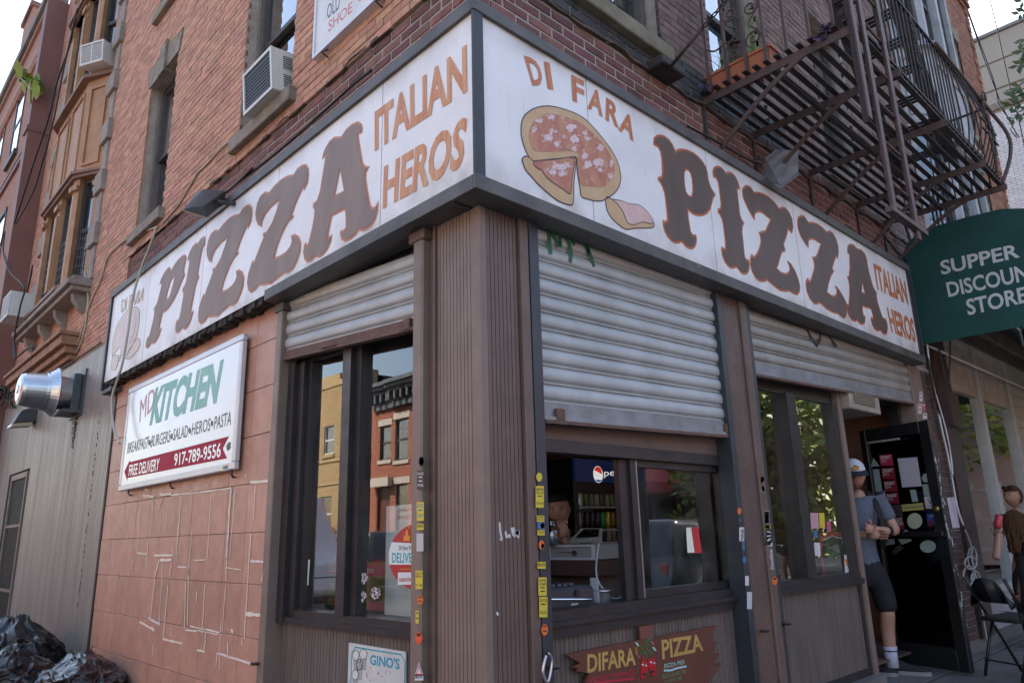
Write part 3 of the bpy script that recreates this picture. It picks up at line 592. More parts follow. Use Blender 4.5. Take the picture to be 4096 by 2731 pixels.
# painted pies
M_cr = mat('paint_crust', (.50, .31, .15), (.56, .38, .21), 6, .5, c3=(.62, .50, .36), s3=12, t3=.66)
M_sa = mat('paint_sauce', (.40, .12, .08), (.50, .24, .13), 12, .5, stretch=(1, 1, .7), c3=(.62, .46, .38), s3=20, t3=.58)
M_ch = mat('paint_cheese', (.62, .42, .46), (.70, .58, .60), 9, .5)
M_ch2 = mat('paint_cheese_orange', (.58, .32, .22), (.66, .48, .42), 16, .5)
M_ln = mat('paint_line', (.03, .025, .03), rough=.5)
def art(side, w, par, c, outline, m, out, line=.007, nm='painted_pie', k=3):
    q = Q(side, c, outline); sm_ = [tuple(v)[:2] for v in smooth_path([(a, z, 0) for a, z in q], k, True)]
    o = poly(nm, m, w, [sm_], out, par, .001)
    if line:
        b = MB(); b.ribbon(onwall(w, sm_, out), line, w(0, 0, 1) - w(0, 0, 0), .0016, True); b.build('outline', M_ln, o)
    return o
def splat(side, w, par, c, blobs, m, out, seed):
    rn = random.Random(seed)
    for (x, y, rx, ry) in blobs:
        n = 13; pts = []; rx *= .8; ry *= .8
        for i in range(n):
            th = 2 * math.pi * i / n; q = rn.uniform(.55, 1.15); pts.append((x + rx * q * math.cos(th), y + ry * q * math.sin(th)))
        poly('cheese', m, w, [Q(side, c, pts)], out, par, .0008)
        for j in range(3):
            a_, b_ = x + rn.uniform(-1.3, 1.3) * rx, y + rn.uniform(-1.3, 1.3) * ry; poly('cheese', M_ch2, w, [Q(side, c, [(a_ + rn.uniform(5, 26) * math.cos(t * .9), b_ + rn.uniform(4, 18) * math.sin(t * .9)) for t in range(7)])], out + .001 + .0002 * j, par, .0004)
pie = art('R', wR, SR, '3', [(95,420),(100,330),(125,255),(175,200),(250,155),(340,132),(430,130),(530,150),(630,180),(730,220),(820,275),(900,350),(980,440),(1060,540),(1130,640),(1180,730),(1215,830),(1232,920),(1225,1000),(1195,1080),(1130,1145),(1060,1190),(1010,1210),(940,1210),(860,1190),(785,1160),(770,1080),(745,930),(730,800),(722,710),(600,720),(450,735),(350,745),(225,752),(170,680),(130,590),(105,500)], M_cr, .0012)
art('R', wR, pie, '3', [(185,480),(195,400),(225,320),(290,270),(380,215),(470,230),(560,240),(650,270),(750,310),(830,370),(900,430),(980,500),(1050,590),(1110,690),(1150,790),(1160,870),(1130,950),(1070,1020),(1030,1050),(900,1045),(790,1030),(755,960),(740,850),(745,700),(740,660),(640,640),(520,645),(380,650),(260,640),(220,600)], M_sa, .003, 0, 'sauce')
splat('R', wR, pie, '3', [(400,490,75,45),(430,430,40,60),(500,560,45,45),(480,425,35,20),(660,380,75,75),(700,510,65,70),(820,440,40,40),(845,500,45,40),(1000,600,65,55),(820,700,55,75),(850,800,60,60),(980,770,85,60),(300,300,60,35),(430,260,60,45),(990,860,40,30),(1110,930,45,50),(1125,780,25,60),(700,620,50,45),(240,400,40,50),(580,480,30,30)], M_ch, .0045, 5)
slc = art('R', wR, SR, '3', [(110,760),(120,715),(160,702),(210,735),(300,800),(480,780),(700,730),(720,715),(712,850),(695,1000),(690,1220),(660,1255),(590,1240),(500,1200),(400,1120),(300,1030),(210,930),(150,860)], M_cr, .0026)
art('R', wR, slc, '3', [(235,765),(450,745),(690,725),(672,925),(655,1125),(580,1085),(480,1020),(400,960),(350,900),(330,860),(280,840)], M_sa, .0046, .005, 'sauce')
splat('R', wR, slc, '3', [(520,830,110,60),(560,900,80,50),(440,890,60,45),(620,800,40,50)], M_ch, .0062, 6)
sl2 = art('R', wR, SR, '3', [(1060,1190),(1085,1163),(1130,1190),(1240,1210),(1330,1245),(1430,1255),(1500,1300),(1560,1370),(1600,1440),(1600,1512),(1400,1520),(1300,1535),(1200,1475),(1110,1380),(1070,1290)], M_cr, .0012)
art('R', wR, sl2, '3', [(1140,1200),(1240,1210),(1330,1245),(1430,1255),(1500,1300),(1560,1370),(1595,1440),(1580,1470),(1480,1450),(1380,1480),(1310,1460),(1280,1390),(1240,1310),(1190,1240)], mat('paint_cheese_pink', (.62, .38, .34), (.66, .48, .46), 10, .5, c3=(.55, .3, .15), s3=14, t3=.6), .003, .004, 'sauce')
M_crf = mat('paint_crust_faded', (.62, .53, .42), (.66, .6, .55), 5, .5)
pf = art('L', wL, SLf, '4', [(138,1200),(145,1050),(180,900),(240,780),(310,690),(385,648),(430,660),(452,720),(445,850),(420,980),(380,1070),(320,1160),(300,1240),(250,1190),(222,1270),(240,1100),(200,1140),(150,1200)], M_crf, .0012, .004)
art('L', wL, pf, '4', [(190,1060),(240,860),(310,760),(390,700),(415,780),(390,950),(330,1080),(270,1130),(220,1110)], mat('paint_cheese_faded', (.62, .50, .46), (.68, .62, .64), 12, .5), .003, 0, 'sauce')
art('L', wL, SLf, '4', [(130,1350),(128,1290),(150,1215),(200,1195),(215,1230),(190,1340),(155,1368)], M_crf, .0012, .004)
art('L', wL, SLf, '4', [(305,1225),(380,1070),(440,1005),(460,1050),(450,1110),(390,1190),(330,1242)], M_crf, .0014, .004)
# ------------------------------------------------------------------ shop front: posts, shutters, windows, panels
M_tp = mat('taupe_metal', (.225, .165, .135), (.18, .13, .108), 4, .5, bump=.15, bscale=25, rvar=.12)
M_tpd = mat('brown_and_shaded_metal', (.145, .095, .078), (.11, .075, .063), 4, .5, bump=.15, bscale=25, rvar=.12, c3=(.05, .036, .03), s3=18, t3=.68)
M_gd = mat('guide_blue_grey', (.034, .042, .055), (.025, .03, .038), 5, .45)
M_df = mat('dark_bronze_frame', (.032, .029, .031), (.02, .019, .021), 6, .42, rvar=.12, c3=(.09, .085, .085), s3=40, t3=.74)
M_pn = mat('grooved_panel_grey', (.155, .128, .112), (.10, .085, .075), 5, .55, stretch=(5, 5, .5), c3=(.2, .18, .17), s3=40, t3=.74)
M_gr = mat('groove_shadow', (.02, .017, .016), rough=.9)
M_sh = mat('galvanised_slat', (.45, .475, .48), (.36, .38, .385), 4, .5, metal=.2, bump=.12, bscale=40, c3=(.16, .19, .21), s3=11, t3=.68, stretch=(1, 1, .6), rvar=.1)
M_sh2 = mat('galvanised_slat_dirty', (.38, .37, .345), (.28, .27, .25), 4, .5, metal=.3, bump=.15, bscale=40, c3=(.14, .12, .10), s3=9, t3=.66, stretch=(1, 1, .6))
M_ru = mat('rusty_bar', (.16, .085, .06), (.095, .055, .045), 9, .75, bump=.5, bscale=60, c3=(.25, .24, .24), s3=20, t3=.66)
M_rg = mat('worn_galvanised', (.28, .30, .32), (.19, .195, .2), 7, .5, metal=.3, c3=(.14, .085, .06), s3=13, t3=.64)
wS = {'R': wall('R', SF), 'L': wall('L', SF)}
def grooved(side, u0, u1, z0, z1, pl, m, pitch, parent, out=0.0, name='grooved_panel', label=None):
    w = wall(side, pl); bk = MB(); bk.wbox(w, u0, u1, z0, z1, out - .03, out - .004); p = bk.build(name, M_gr, parent, label=label)
    n = max(1, round((u1 - u0) / pitch)); b = MB(); s_ = (u1 - u0) / n
    for i in range(n): b.wbox(w, u0 + i * s_ + .0022, u0 + (i + 1) * s_ - .0022, z0, z1, out - .005, out)
    o = b.build('ribs', m, p, recalc=False); o['kind'] = 'stuff'; return p
# corner post
CRN = MB().box(SF, SF + .05, SF, SF + .055, 0, 2.967).build('corner_post', M_tp, BLD, bevel=.004)
MB().box(SF + .051, .40, SF + .031, .40, 0, 2.966).build('post_core', M_room, CRN)
grooved('L', .181, .50, 0, 2.966, SF + .006, M_tp, .029, BLD)
grooved('R', .176, .405, 0, 2.966, SF + .006, M_tpd, .03, BLD)  # avenue face of the post: its shade is put into the darker metal colour
MB().wbox(wS['L'], .50, .515, 0, 2.966, -.03, .012).build('trim_strip', M_tpd, BLD)
b = MB(); b.wbox(wS['L'], .516, .575, 0, 2.966, -.05, -.01); b.build('trim_strip', M_tpd, BLD)
POLE = MB().wbox(wS['L'], .576, .668, 0, 2.93, -.06, .045).build('guide_post', M_tp, BLD, bevel=.012)
MB().wbox(wS['L'], .55, .70, 2.90, 2.966, -.03, .055).build('bracket', M_tpd, BLD, bevel=.006)
GL2 = MB().wbox(wS['L'], 2.335, 2.42, 0, 2.96, -.12, .03).build('guide_post', M_tp, BLD, bevel=.008)
MB().wbox(wS['L'], 2.30, 2.44, 2.90, 2.962, -.05, .04).build('bracket', M_fr, BLD)
GR1 = MB().wbox(wS['R'], .412, .478, 0, 2.966, -.08, .02).build('guide_post', M_tpd, BLD, bevel=.006)
GR2 = MB().wbox(wS['R'], .479, .552, 0, 2.966, -.06, .028).build('guide_rail', M_gd, BLD, bevel=.004)
GR3 = MB().wbox(wS['R'], 2.455, 2.52, 0, 2.966, -.10, .028).build('guide_rail', M_gd, BLD, bevel=.004)
grooved('R', 2.521, 2.80, 0, 2.966, SF, M_tpd, .031, BLD)
GR4 = MB().wbox(wS['R'], 2.801, 2.90, 0, 2.966, -.1, .024).build('guide_post', M_tpd, BLD, bevel=.01)
GR5 = MB().wbox(wS['R'], 2.901, 2.945, 0, 2.966, -.1, .02).build('guide_rail', M_gd, BLD, bevel=.004)
GR6 = MB().wbox(wS['R'], 6.455, 6.80, 0, 2.966, -.2, .01).build('door_post', M_tp, BLD, bevel=.006)
# roller shutters
def shutter(side, u0, u1, zl, zr, top, pitch, m, barh, mbar, name_label):
    """zl, zr: z of the top of the bottom bar at u0 and u1"""
    w = wall(side, .15); dz = lambda u: zl + (zr - zl) * (u - u0) / (u1 - u0)
    prof = [(-.008, 0), (.003, .002), (.005, .006), (.003, .011), (-.009, .013), (-.009, .018), (.008, .022), (.0145, .034), (.0172, .052), (.0165, .066), (.012, .082), (.005, .095), (-.008, .1), (-.008, pitch)]
    b = MB(); seg = 1
    def sec(u, pts, b): b.v += [tuple(w(u, dz(u) + z, o)) for o, z in pts]
    bar = [(-.02, 0), (-.02, -barh), (.012, -barh), (.03, -barh), (.03, -barh + .02), (.012, -barh + .024), (.012, 0)]
    sec(u0 - .01, bar, b); sec(u1 + .01, bar, b); n = len(bar)
    for i in range(n): j = (i + 1) % n; b.f.append((i, j, n + j, n + i))
    b.f.append(tuple(range(n))); b.f.append(tuple(range(n, 2 * n)))
    root = b.build('roller_shutter', mbar, BLD, label=name_label)
    k = 0
    while max(zl, zr) + k * pitch < top:
        b = MB(); rn = random.Random(k * 7 + int(u0 * 100)); N = 7
        cl = lambda u, z: min(z, top - dz(u))
        for i in range(N):
            u = u0 + (u1 - u0) * i / (N - 1); jit = rn.uniform(-.002, .002)
            b.v += [tuple(w(u, dz(u) + min(z + k * pitch, top - dz(u)), o + jit)) for o, z in prof]
        n = len(prof)
        for i in range(N - 1):
            for j in range(n - 1): b.f.append((i * n + j, (i + 1) * n + j, (i + 1) * n + j + 1, i * n + j + 1))
        b.build('slat', m, root, smooth=True); k += 1
    return root
sh_l = shutter('L', .70, 2.335, 2.468, 2.594, 2.968, .104, M_sh, .075, M_ru, 'half-raised grey shutter with a rusty bottom bar, over the side window')
sh_m = shutter('R', .575, 2.455, 1.935, 1.985, 2.968, .1045, M_sh, .10, M_rg, 'half-lowered pale shutter with green graffiti')
sh_r = shutter('R', 2.945, 6.455, 2.505, 2.632, 2.968, .1045, M_sh2, .105, M_rg, 'grimy shutter raised above the doorway')
# rails of rust under the bars
for sd, u0, u1, zl, zr, bh, rt in (('R', .575, 2.47, 1.835, 1.885, .02, sh_m), ('R', 2.945, 6.47, 2.40, 2.527, .02, sh_r)):
    w = wall(sd, .15); b = MB(); b.hexa([w(u0, zl - bh, .035), w(u1, zr - bh, .035), w(u1, zr - bh, -.02), w(u0, zl - bh, -.02), w(u0, zl, .035), w(u1, zr, .035), w(u1, zr, -.02), w(u0, zl, -.02)]); b.build('rusty_edge', M_ru, rt)
for sd, u, z, rt in (('L', .78, 2.44, sh_l), ('L', 2.40, 2.55, sh_l), ('R', .70, 1.87, sh_m), ('R', 2.47, 1.93, sh_m)):
    w = wall(sd, .15); MB().wbox(w, u - .035, u + .035, z - .035, z + .035, .012, .036).build('latch_plate', M_ru, rt, bevel=.004)
w = wall('L', .15); MB().tube(smooth_path([w(1.75, 2.50, .012), w(1.72, 2.488, .05), w(1.60, 2.48, .05), w(1.57, 2.485, .012)], 4), .007, 6).build('handle', M_ru, sh_l)
# graffiti
M_gg = mat('graffiti_green', (.012, .14, .075), (.01, .09, .05), 12, .5)
M_gk = mat('graffiti_black', (.025, .025, .025), rough=.6)
def spray(side, c, paths, wd, m, par, pl=.15, out=.0195):
    w = wall(side, pl)
    for p in paths:
        q = [Vector(w(u, z, out)) for u, z in Q(side, c, p, pl)]; b = MB(); b.ribbon(smooth_path(q, 4), wd, w(0, 0, 1) - w(0, 0, 0), .001); b.build('graffiti', m, par)
spray('R', 'H', [[(290,170),(295,250),(300,310),(303,345)], [(300,200),(345,270),(362,290),(360,240),(352,200)], [(385,195),(425,300),(430,340),(425,395)], [(400,200),(450,250),(440,285)], [(470,230),(525,300),(540,345)], [(520,230),(535,300),(565,390),(575,425)]], .03, M_gg, sh_m)
spray('R', 'I', [[(480,760),(510,830),(560,915)], [(575,800),(585,870),(560,920)], [(610,800),(650,870),(690,920)]], .03, M_gk, sh_r)
# ---- shop windows
G_shop = glass('shop_glass', (.93, .96, .96), 1.15, dirt=.03)
G_slide = glass('sliding_glass', (.7, .74, .74), 1.5, .0, dirt=.07)
def framed(name, side, pl, parts, parent, m, label=None, bevel=.003):
    w = wall(side, pl); b = MB()
    for a, c, e, g, o0, o1 in parts: b.wbox(w, a, c, e, g, o0, o1)
    return b.build(name, m, parent, label=label)
# side street window
SW = framed('shop_window', 'L', .25, [(.70, 2.42, 2.49, 3.0, -.06, -.002)], BLD, M_df)
for q in ((2.24, 2.335, .705, 2.49, -.06, .08), (2.16, 2.24, .79, 2.49, -.06, .045), (2.11, 2.16, .79, 2.49, -.06, .01), (1.50, 1.60, .79, 2.49, -.06, .06), (1.435, 1.50, .79, 2.49, -.06, .02), (.69, .76, .79, 2.49, -.06, .03)):
    framed('mullion', 'L', .25, [q], SW, M_df)
for q in ((.67, 2.239, .705, .745, -.06, .07), (.67, 2.239, .745, .79, -.06, .04)): framed('rail', 'L', .25, [q], SW, M_df)
w = wall('L', .25); MB().wbox(w, 1.595, 2.115, .785, 2.49, -.03, -.024).build('pane', G_shop, SW); MB().wbox(w, .755, 1.44, .785, 2.49, -.03, -.024).build('pane', G_shop, SW)
grooved('L', .67, 2.335, 0, .70, .22, M_pn, .038, BLD)
# take-out window on the avenue
TW = framed('takeout_window', 'R', .25, [(.552, 2.60, 1.75, 3.0, -.05, .03)], BLD, M_tpd)
for q in ((.552, 2.60, 1.675, 1.748, -.05, .045), (.56, .645, .84, 1.675, -.06, .02), (2.53, 2.60, .84, 1.675, -.06, .05)): framed('frame', 'R', .25, [q], TW, M_df)
for q in ((.552, 2.60, .79, .84, -.08, .05), (.552, 2.60, .765, .79, -.08, .085), (.552, 2.60, .705, .765, -.08, .06)): framed('sill_track', 'R', .25, [q], TW, M_df)
SLD = framed('sliding_sash', 'R', .25, [(1.36, 1.45, .842, 1.673, -.05, -.01)], TW, M_df)
framed('sash_stile', 'R', .25, [(1.45, 1.51, .842, 1.673, -.04, .012)], SLD, M_df); framed('sash_stile', 'R', .25, [(2.48, 2.529, .842, 1.673, -.04, .012)], SLD, M_df)
framed('sash_rail', 'R', .25, [(1.51, 2.48, .842, .89, -.04, .011)], SLD, M_df); framed('sash_rail', 'R', .25, [(1.51, 2.48, 1.63, 1.673, -.04, .011)], SLD, M_df)
framed('sash_edge', 'R', .25, [(1.503, 1.512, .845, 1.67, .012, .016)], SLD, mat('bare_aluminium', (.45, .45, .46), rough=.35, metal=.8))
w = wall('R', .25); MB().wbox(w, 1.508, 2.482, .888, 1.632, -.02, -.014).build('pane', G_slide, SLD)
grooved('R', .552, 2.47, 0, .70, .22, M_pn, .035, BLD)
# right hand window beside the door
RW = framed('shop_window', 'R', .25, [(2.90, 4.70, 2.335, 3.0, -.06, -.002)], BLD, M_df)
for q in ((2.945, 3.15, .84, 2.335, -.06, .0), (3.60, 3.72, .84, 2.335, -.06, .05), (3.72, 3.84, .84, 2.335, -.06, .01), (4.53, 4.62, .84, 2.335, -.06, .03)): framed('mullion', 'R', .25, [q], RW, M_df)
framed('end_stile', 'R', .25, [(4.62, 4.70, 0, 2.5, -.06, .05)], RW, M_tp)
for q in ((2.945, 4.619, .79, .84, -.06, .04), (2.945, 4.619, .745, .79, -.06, .07)): framed('rail', 'R', .25, [q], RW, M_df)
w = wall('R', .25); MB().wbox(w, 3.145, 3.605, .838, 2.337, -.03, -.024).build('pane', G_shop, RW); MB().wbox(w, 3.835, 4.535, .838, 2.337, -.03, -.024).build('pane', G_shop, RW)
grooved('R', 2.945, 4.56, .06, .74, .23, M_pn, .03, BLD); framed('panel_edge', 'R', .23, [(4.56, 4.62, 0, .744, -.03, .01), ], BLD, M_df); framed('kick_rail', 'R', .23, [(2.945, 4.56, 0, .06, -.03, .01)], BLD, M_df)
# doorway: head, dark side panel, step
framed('door_head', 'R', .30, [(4.70, 6.455, 2.50, 3.0, -.1, 0)], BLD, M_df)
framed('door_jamb', 'R', .30, [(6.37, 6.45, GZ, 2.5, -.10, .03)], BLD, M_df)
MB().box(4.77, 6.36, .85, 3.6, GZ - .01, .0).build('door_step', M_walk, BLD, bevel=.01)
# ---- interior shell
M_iw = mat('inner_wall_tan', (.17, .078, .046), (.14, .064, .038), 3, .8); M_ic = mat('inner_ceiling', (.3, .28, .25), rough=.9)
MB().box(.4, 6.7, .4, 6.2, 3.08, 3.2).build('shop_ceiling', M_ic, BLD)
MB().box(.35, 6.7, .35, 6.2, 0.001, .02).build('shop_floor', mat('shop_floor_tile', (.14, .1, .08), (.1, .07, .06), 4, .5), BLD)
MB().box(.45, 6.65, 3.6, 3.75, .02, 3.08).build('inner_wall', M_iw, BLD)
MB().box(4.66, 4.76, .34, 3.6, .02, 3.08).build('inner_wall', M_iw, BLD)
MB().box(.28, .36, 2.36, 6.3, .0, 3.08).build('tile_backing', M_room, BLD)
MB().box(.31, .62, .36, .46, 0, 3.08).build('inner_pier', M_iw, BLD); MB().box(2.55, 2.95, .31, .42, 0, 3.08).build('inner_pier', M_iw, BLD); MB().box(.31, .42, .40, .66, 0, 3.08).build('inner_pier', M_iw, BLD)
# ---- tiles of the side wall
M_ti = mat('tile_terracotta', (.52, .285, .205), (.44, .23, .165), 7, .45, isl=.09, bump=.25, bscale=30, c3=(.60, .39, .31), s3=26, t3=.62, stretch3=(1.5, 1.5, .5), rvar=.1)
M_gt = mat('tile_grout', (.36, .30, .27), (.26, .21, .19), 9, .9)
tw = MB().wbox(wS['L'], 2.42, 6.375, 0, 3.06, -.15, -.006).build('tiled_wall', M_gt, BLD)
tp = .3553; us = [2.43 + .358 * i for i in range(12)]
g0 = MB(); g0.wbox(wall('L', 0), -.1765, .1765, -.1755, .1755, -.005, .004); me_t, _ = g0.mesh('tile', bevel=.0025, c=(0, 0, 0)); me_t.materials.append(M_ti)
rt_ = random.Random(4)
for i in range(11):
    for j in range(-1, 8):
        z0 = .233 + .3555 * j; 
        o = link('tile', me_t, tw, wS['L'](2.433 + .358 * i + .179, z0 + .178, rt_.uniform(-.0015, .0015)))
        if j == -1: o.scale.z = .62; o.location.z += .066
MB().wbox(wS['L'], 6.375, 6.43, 0, 3.0, -.1, .012).build('black_edge', mat('black_trim', (.012, .011, .011), rough=.6), BLD)
# strip of rough wall above the tiles, behind the sign
# tape left by old posters
M_tape = mat('old_tape', (.85, .79, .66), (.74, .66, .54), 20, .7, bump=.4, bscale=50)
M_tapw = mat('old_tape_pale', (.80, .72, .68), (.68, .56, .50), 20, .7)
tapes = [(965,305,1040,312,10),(1040,315,1035,390,8),(1080,300,1160,293,14),(1095,325,1072,400,9),(1160,303,1290,290,7),(1290,290,1560,255,8),(1690,217,1820,207,16),(1560,255,1530,720,17),(1585,285,1550,720,4),(1225,310,1190,715,8),(950,375,925,690,5),(1040,330,1015,580,5),(1425,300,1410,560,5),(1125,410,1120,550,4),(1410,560,1400,735,5),(1295,545,1270,860,6),(1000,615,990,800,7),(925,690,1000,700,7),(1040,708,1165,708,12),(1165,640,1170,715,6),(1080,740,1160,738,14),(895,730,890,805,9),(1075,740,1045,855,11),(1100,745,1075,1170,6),(1160,750,1145,840,6),(1045,880,1015,1145,7),(1135,905,1105,1265,7),(1255,880,1245,1205,9),(1275,770,1265,1170,6),(1385,900,1365,1230,8),(1530,740,1525,880,6),(1525,910,1500,1225,6),(1695,560,1680,750,9),(1680,750,1650,1270,7),(1725,240,1710,460,5),(1690,745,1785,752,13),(1530,790,1630,805,6),(1660,1100,1770,1112,19),(945,1155,1045,1210,12),(1000,1130,1080,1170,14),(1100,1270,1230,1300,11),(1250,1210,1330,1218,9),(1285,1185,1480,1225,7),(1330,1210,1470,1240,5),(1330,1345,1385,1355,10),(1390,1230,1380,1350,7),(1540,1290,1535,1410,9),(1465,1365,1730,1445,11),(1465,1370,1460,1450,5),(1035,1305,1030,1375,8),(1160,1195,1155,1255,7),(1480,1480,1490,1180,3),(1330,950,1325,1020,8),(1775,830,1768,880,14),(1310,740,1390,737,6),(1200,785,1260,790,8),(1635,1270,1635,1310,8),(1560,1205,1575,1225,16),(975,260,1000,268,9),(1390,235,1400,235,9),(1660,165,1662,180,10)]
b = MB(); b2 = MB(); rt_ = random.Random(11)
for k, (x0, y0, x1, y1, wd) in enumerate(tapes):
    n = 7; pts = []; wid = []
    for i in range(n):
        t = i / (n - 1); u, z = aL('J', x0 + (x1 - x0) * t + rt_.uniform(-1.5, 1.5), y0 + (y1 - y0) * t + rt_.uniform(-1.5, 1.5), SF - .005); pts.append(wS['L'](u, z, .0085)); 
        px_m = abs((aL('J', x0, y0, SF)[1] - aL('J', x0, y0 + 10, SF)[1]) / 10); wid.append(max(.006, wd * 1.35 * px_m * rt_.uniform(.65, 1.25)))
    q = MB(); q.ribbon(pts, wid, (-1, 0, 0), .0012); q.build('tape_residue', M_tapw if k % 4 == 3 else M_tape, tw)
# ---- ribbed metal siding of the side wall
M_si = mat('siding_metal', (.30, .265, .235), (.23, .20, .18), 1.6, .45, metal=.25, stretch=(1, 3.5, .25), c3=(.30, .265, .235), s3=3.5, t3=.6, stretch3=(1, 4, .2), rvar=.1)
si = MB().wbox(wS['L'], 6.43, 13.15, 0, 3.66, -.12, -.008).build('siding', M_gr, BLD)
u = 6.435; k = 0
DOOR_S = (10.48, 11.62, 0, 2.36)
while u < 13.1:
    wd = .30; z0_ = 0
    b = MB(); nr = 5
    zlo = 2.40 if (u + wd > DOOR_S[0] and u < DOOR_S[1]) else 0
    for i in range(nr):
        a, c = u + wd * i / nr, u + wd * (i + 1) / nr; w = wS['L']; zz0, zz1 = zlo, 3.655
        P4 = [(a + .002, -.004), (a + .006, .008), (c - .006, .008), (c - .002, -.004)]
        b.hexa([w(P4[0][0], zz0, P4[0][1]), w(P4[1][0], zz0, P4[1][1]), w(P4[2][0], zz0, P4[2][1]), w(P4[3][0], zz0, P4[3][1]), w(P4[0][0], zz1, P4[0][1]), w(P4[1][0], zz1, P4[1][1]), w(P4[2][0], zz1, P4[2][1]), w(P4[3][0], zz1, P4[3][1])])
    b.build('siding_panel', M_si, si, recalc=True); u += wd + .004; k += 1
b = MB(); rt_ = random.Random(3)
for i in range(70):                                       # dark drips of sealant along a seam
    z = 2.75 - 2.2 * i / 70 + rt_.uniform(-.02, .02); uu = 6.97 + rt_.uniform(-.012, .012)
    if rt_.random() < .7: b.wbox(wS['L'], uu - .006, uu + rt_.uniform(.004, .016), z, z + rt_.uniform(.01, .045), .006, .011)
b.build('sealant_drips', M_gr, si, recalc=False)['kind'] = 'stuff'
# barred side door
bd = framed('barred_door', 'L', SF, [(10.48, 10.54, 0, 2.36, -.1, .02), (11.56, 11.62, 0, 2.36, -.1, .02), (10.54, 11.56, 2.28, 2.36, -.1, .02)], BLD, M_tp)
framed('door_leaf', 'L', SF, [(10.54, 11.56, 0, 2.28, -.1, -.06)], bd, M_room)
for z in (.62, 1.55): framed('cross_bar', 'L', SF, [(10.54, 11.56, z, z + .04, -.02, .012)], bd, M_tp)
for i in range(14): framed('bar', 'L', SF, [(10.56 + i * .074, 10.575 + i * .074, .02, 2.28, -.025, -.005)], bd, M_df)
# shutter lock rings and padlock
def ring(name, c, ax, R_, r_, m, parent, a0=0, a1=2 * math.pi, n=16):
    ax = Vector(ax).normalized(); a = ax.orthogonal().normalized(); b_ = ax.cross(a); pts = [Vector(c) + (a * math.cos(a0 + (a1 - a0) * i / n) + b_ * math.sin(a0 + (a1 - a0) * i / n)) * R_ for i in range(n + 1)]
    return MB().tube(pts, r_, 8).build(name, m, parent, smooth=True)
M_iron = mat('rusty_iron', (.07, .05, .045), (.045, .035, .033), 14, .6)
for p_, par in ((wall('L', SF - .03)(2.40, .45, .02), GL2), (wall('R', SF - .03)(2.60, .56, .02), GR3), (wall('R', SF - .03)(2.92, .575, .02), GR5), (wall('R', SF - .03)(.52, .60, .02), GR2)):
    ring('lock_ring', p_, (.2, .2, 1), .026, .008, M_iron, par)
# ------------------------------------------------------------------ framed menu board on the tiles
M_al = mat('white_aluminium', (.62, .62, .66), (.55, .55, .59), 4, .3, metal=.2)
M_wv = mat('white_vinyl', (.80, .81, .83), (.76, .77, .79), 3, .16, coat=.5)
M_teal = mat('teal_vinyl', (.33, .63, .55), (.28, .57, .49), 3, .6, spec=.2); M_crim = mat('crimson_vinyl', (.40, .02, .06), (.34, .018, .05), 4, .6, spec=.15); M_blk = mat('black_print', (.015, .015, .018), rough=.4)
MK = empty('menu_board', (.07, 4.3, 1.78), 'white framed kitchen board with teal lettering and red delivery arrow on pink tiles', 'sign')
wm = wall('L', .05)
q = Q('L', 'O', [(158,1476),(1212,1305),(1265,80),(262,565)], .05); 
u0 = (q[1][0] + q[2][0]) / 2; u1 = (q[0][0] + q[3][0]) / 2; z0 = (q[0][1] + q[1][1]) / 2; z1 = (q[2][1] + q[3][1]) / 2; fw = .06
MB().wbox(wm, u0 + fw - .005, u1 - fw + .005, z0 + fw - .005, z1 - fw + .005, -.04, -.006).build('board_face', M_wv, MK)
for a, c, e, g in ((u0, u1, z0, z0 + fw), (u0, u1, z1 - fw, z1), (u0, u0 + fw, z0 + fw, z1 - fw), (u1 - fw, u1, z0 + fw, z1 - fw)): MB().wbox(wm, a, c, e, g, -.045, 0).build('frame', M_al, MK, bevel=.008)
for uu in (u0 + .1, (u0 + u1) / 2, u1 - .25): MB().tube([wm(uu, z0, -.03), wm(uu, z0 - .03, -.03), wm(uu + .02, z0 - .05, -.05), wm(uu + .02, z0 - .05, -.07)], .008, 6).build('bracket', M_iron, MK)
FP = .0555
def mk(s, quad, m, off, sh=0.0, nm='lettering'): return letters(nm, s, m, bil([wall('L', FP)(u, z, 0) for u, z in Q('L', 'O', quad, FP)]), MK, off, sh)
FP = .0545
mk('KITCHEN', [(440,905),(1040,702),(1110,297),(500,557)], M_teal, .045)
mk('MD', [(352,872),(478,748),(495,545),(362,672)], mat('red_print_faded', (.50, .18, .23), rough=.35), .0)
mk('BREAKFAST', [(242,1150),(428,1100),(440,995),(252,1055)], M_blk, .0); mk('BURGERS', [(450,1095),(625,1047),(632,938),(465,990)], M_blk, .0)
mk('SALAD', [(650,1035),(785,1000),(790,890),(662,930)], M_blk, .0); mk('HEROS', [(818,988),(985,945),(992,830),(830,875)], M_blk, .0); mk('PASTA', [(1018,935),(1172,893),(1180,768),(1030,818)], M_blk, .0)
for cx, cy in ((442,1050),(640,995),(803,945),(1003,880)):
    poly('dot', M_blk, wall('L', FP), [Q('L', 'O', [(cx + 11 * math.cos(t * .524), cy + 27 * math.sin(t * .524)) for t in range(12)], FP)], 0, MK, .0006)
FP = .0548
poly('arrow', M_crim, wall('L', FP), [Q('L', 'O', [(218,1310),(265,1212),(268,1226),(1155,995),(1098,1105),(1137,1192),(246,1368),(242,1390)], FP)], 0, MK, .0006)
FP = .0535
mk('FREE DELIVERY', [(255,1352),(525,1300),(538,1190),(265,1253)], M_wv, .012); mk('917-789-9556', [(662,1262),(1080,1182),(1086,1050),(668,1150)], M_wv, .016)
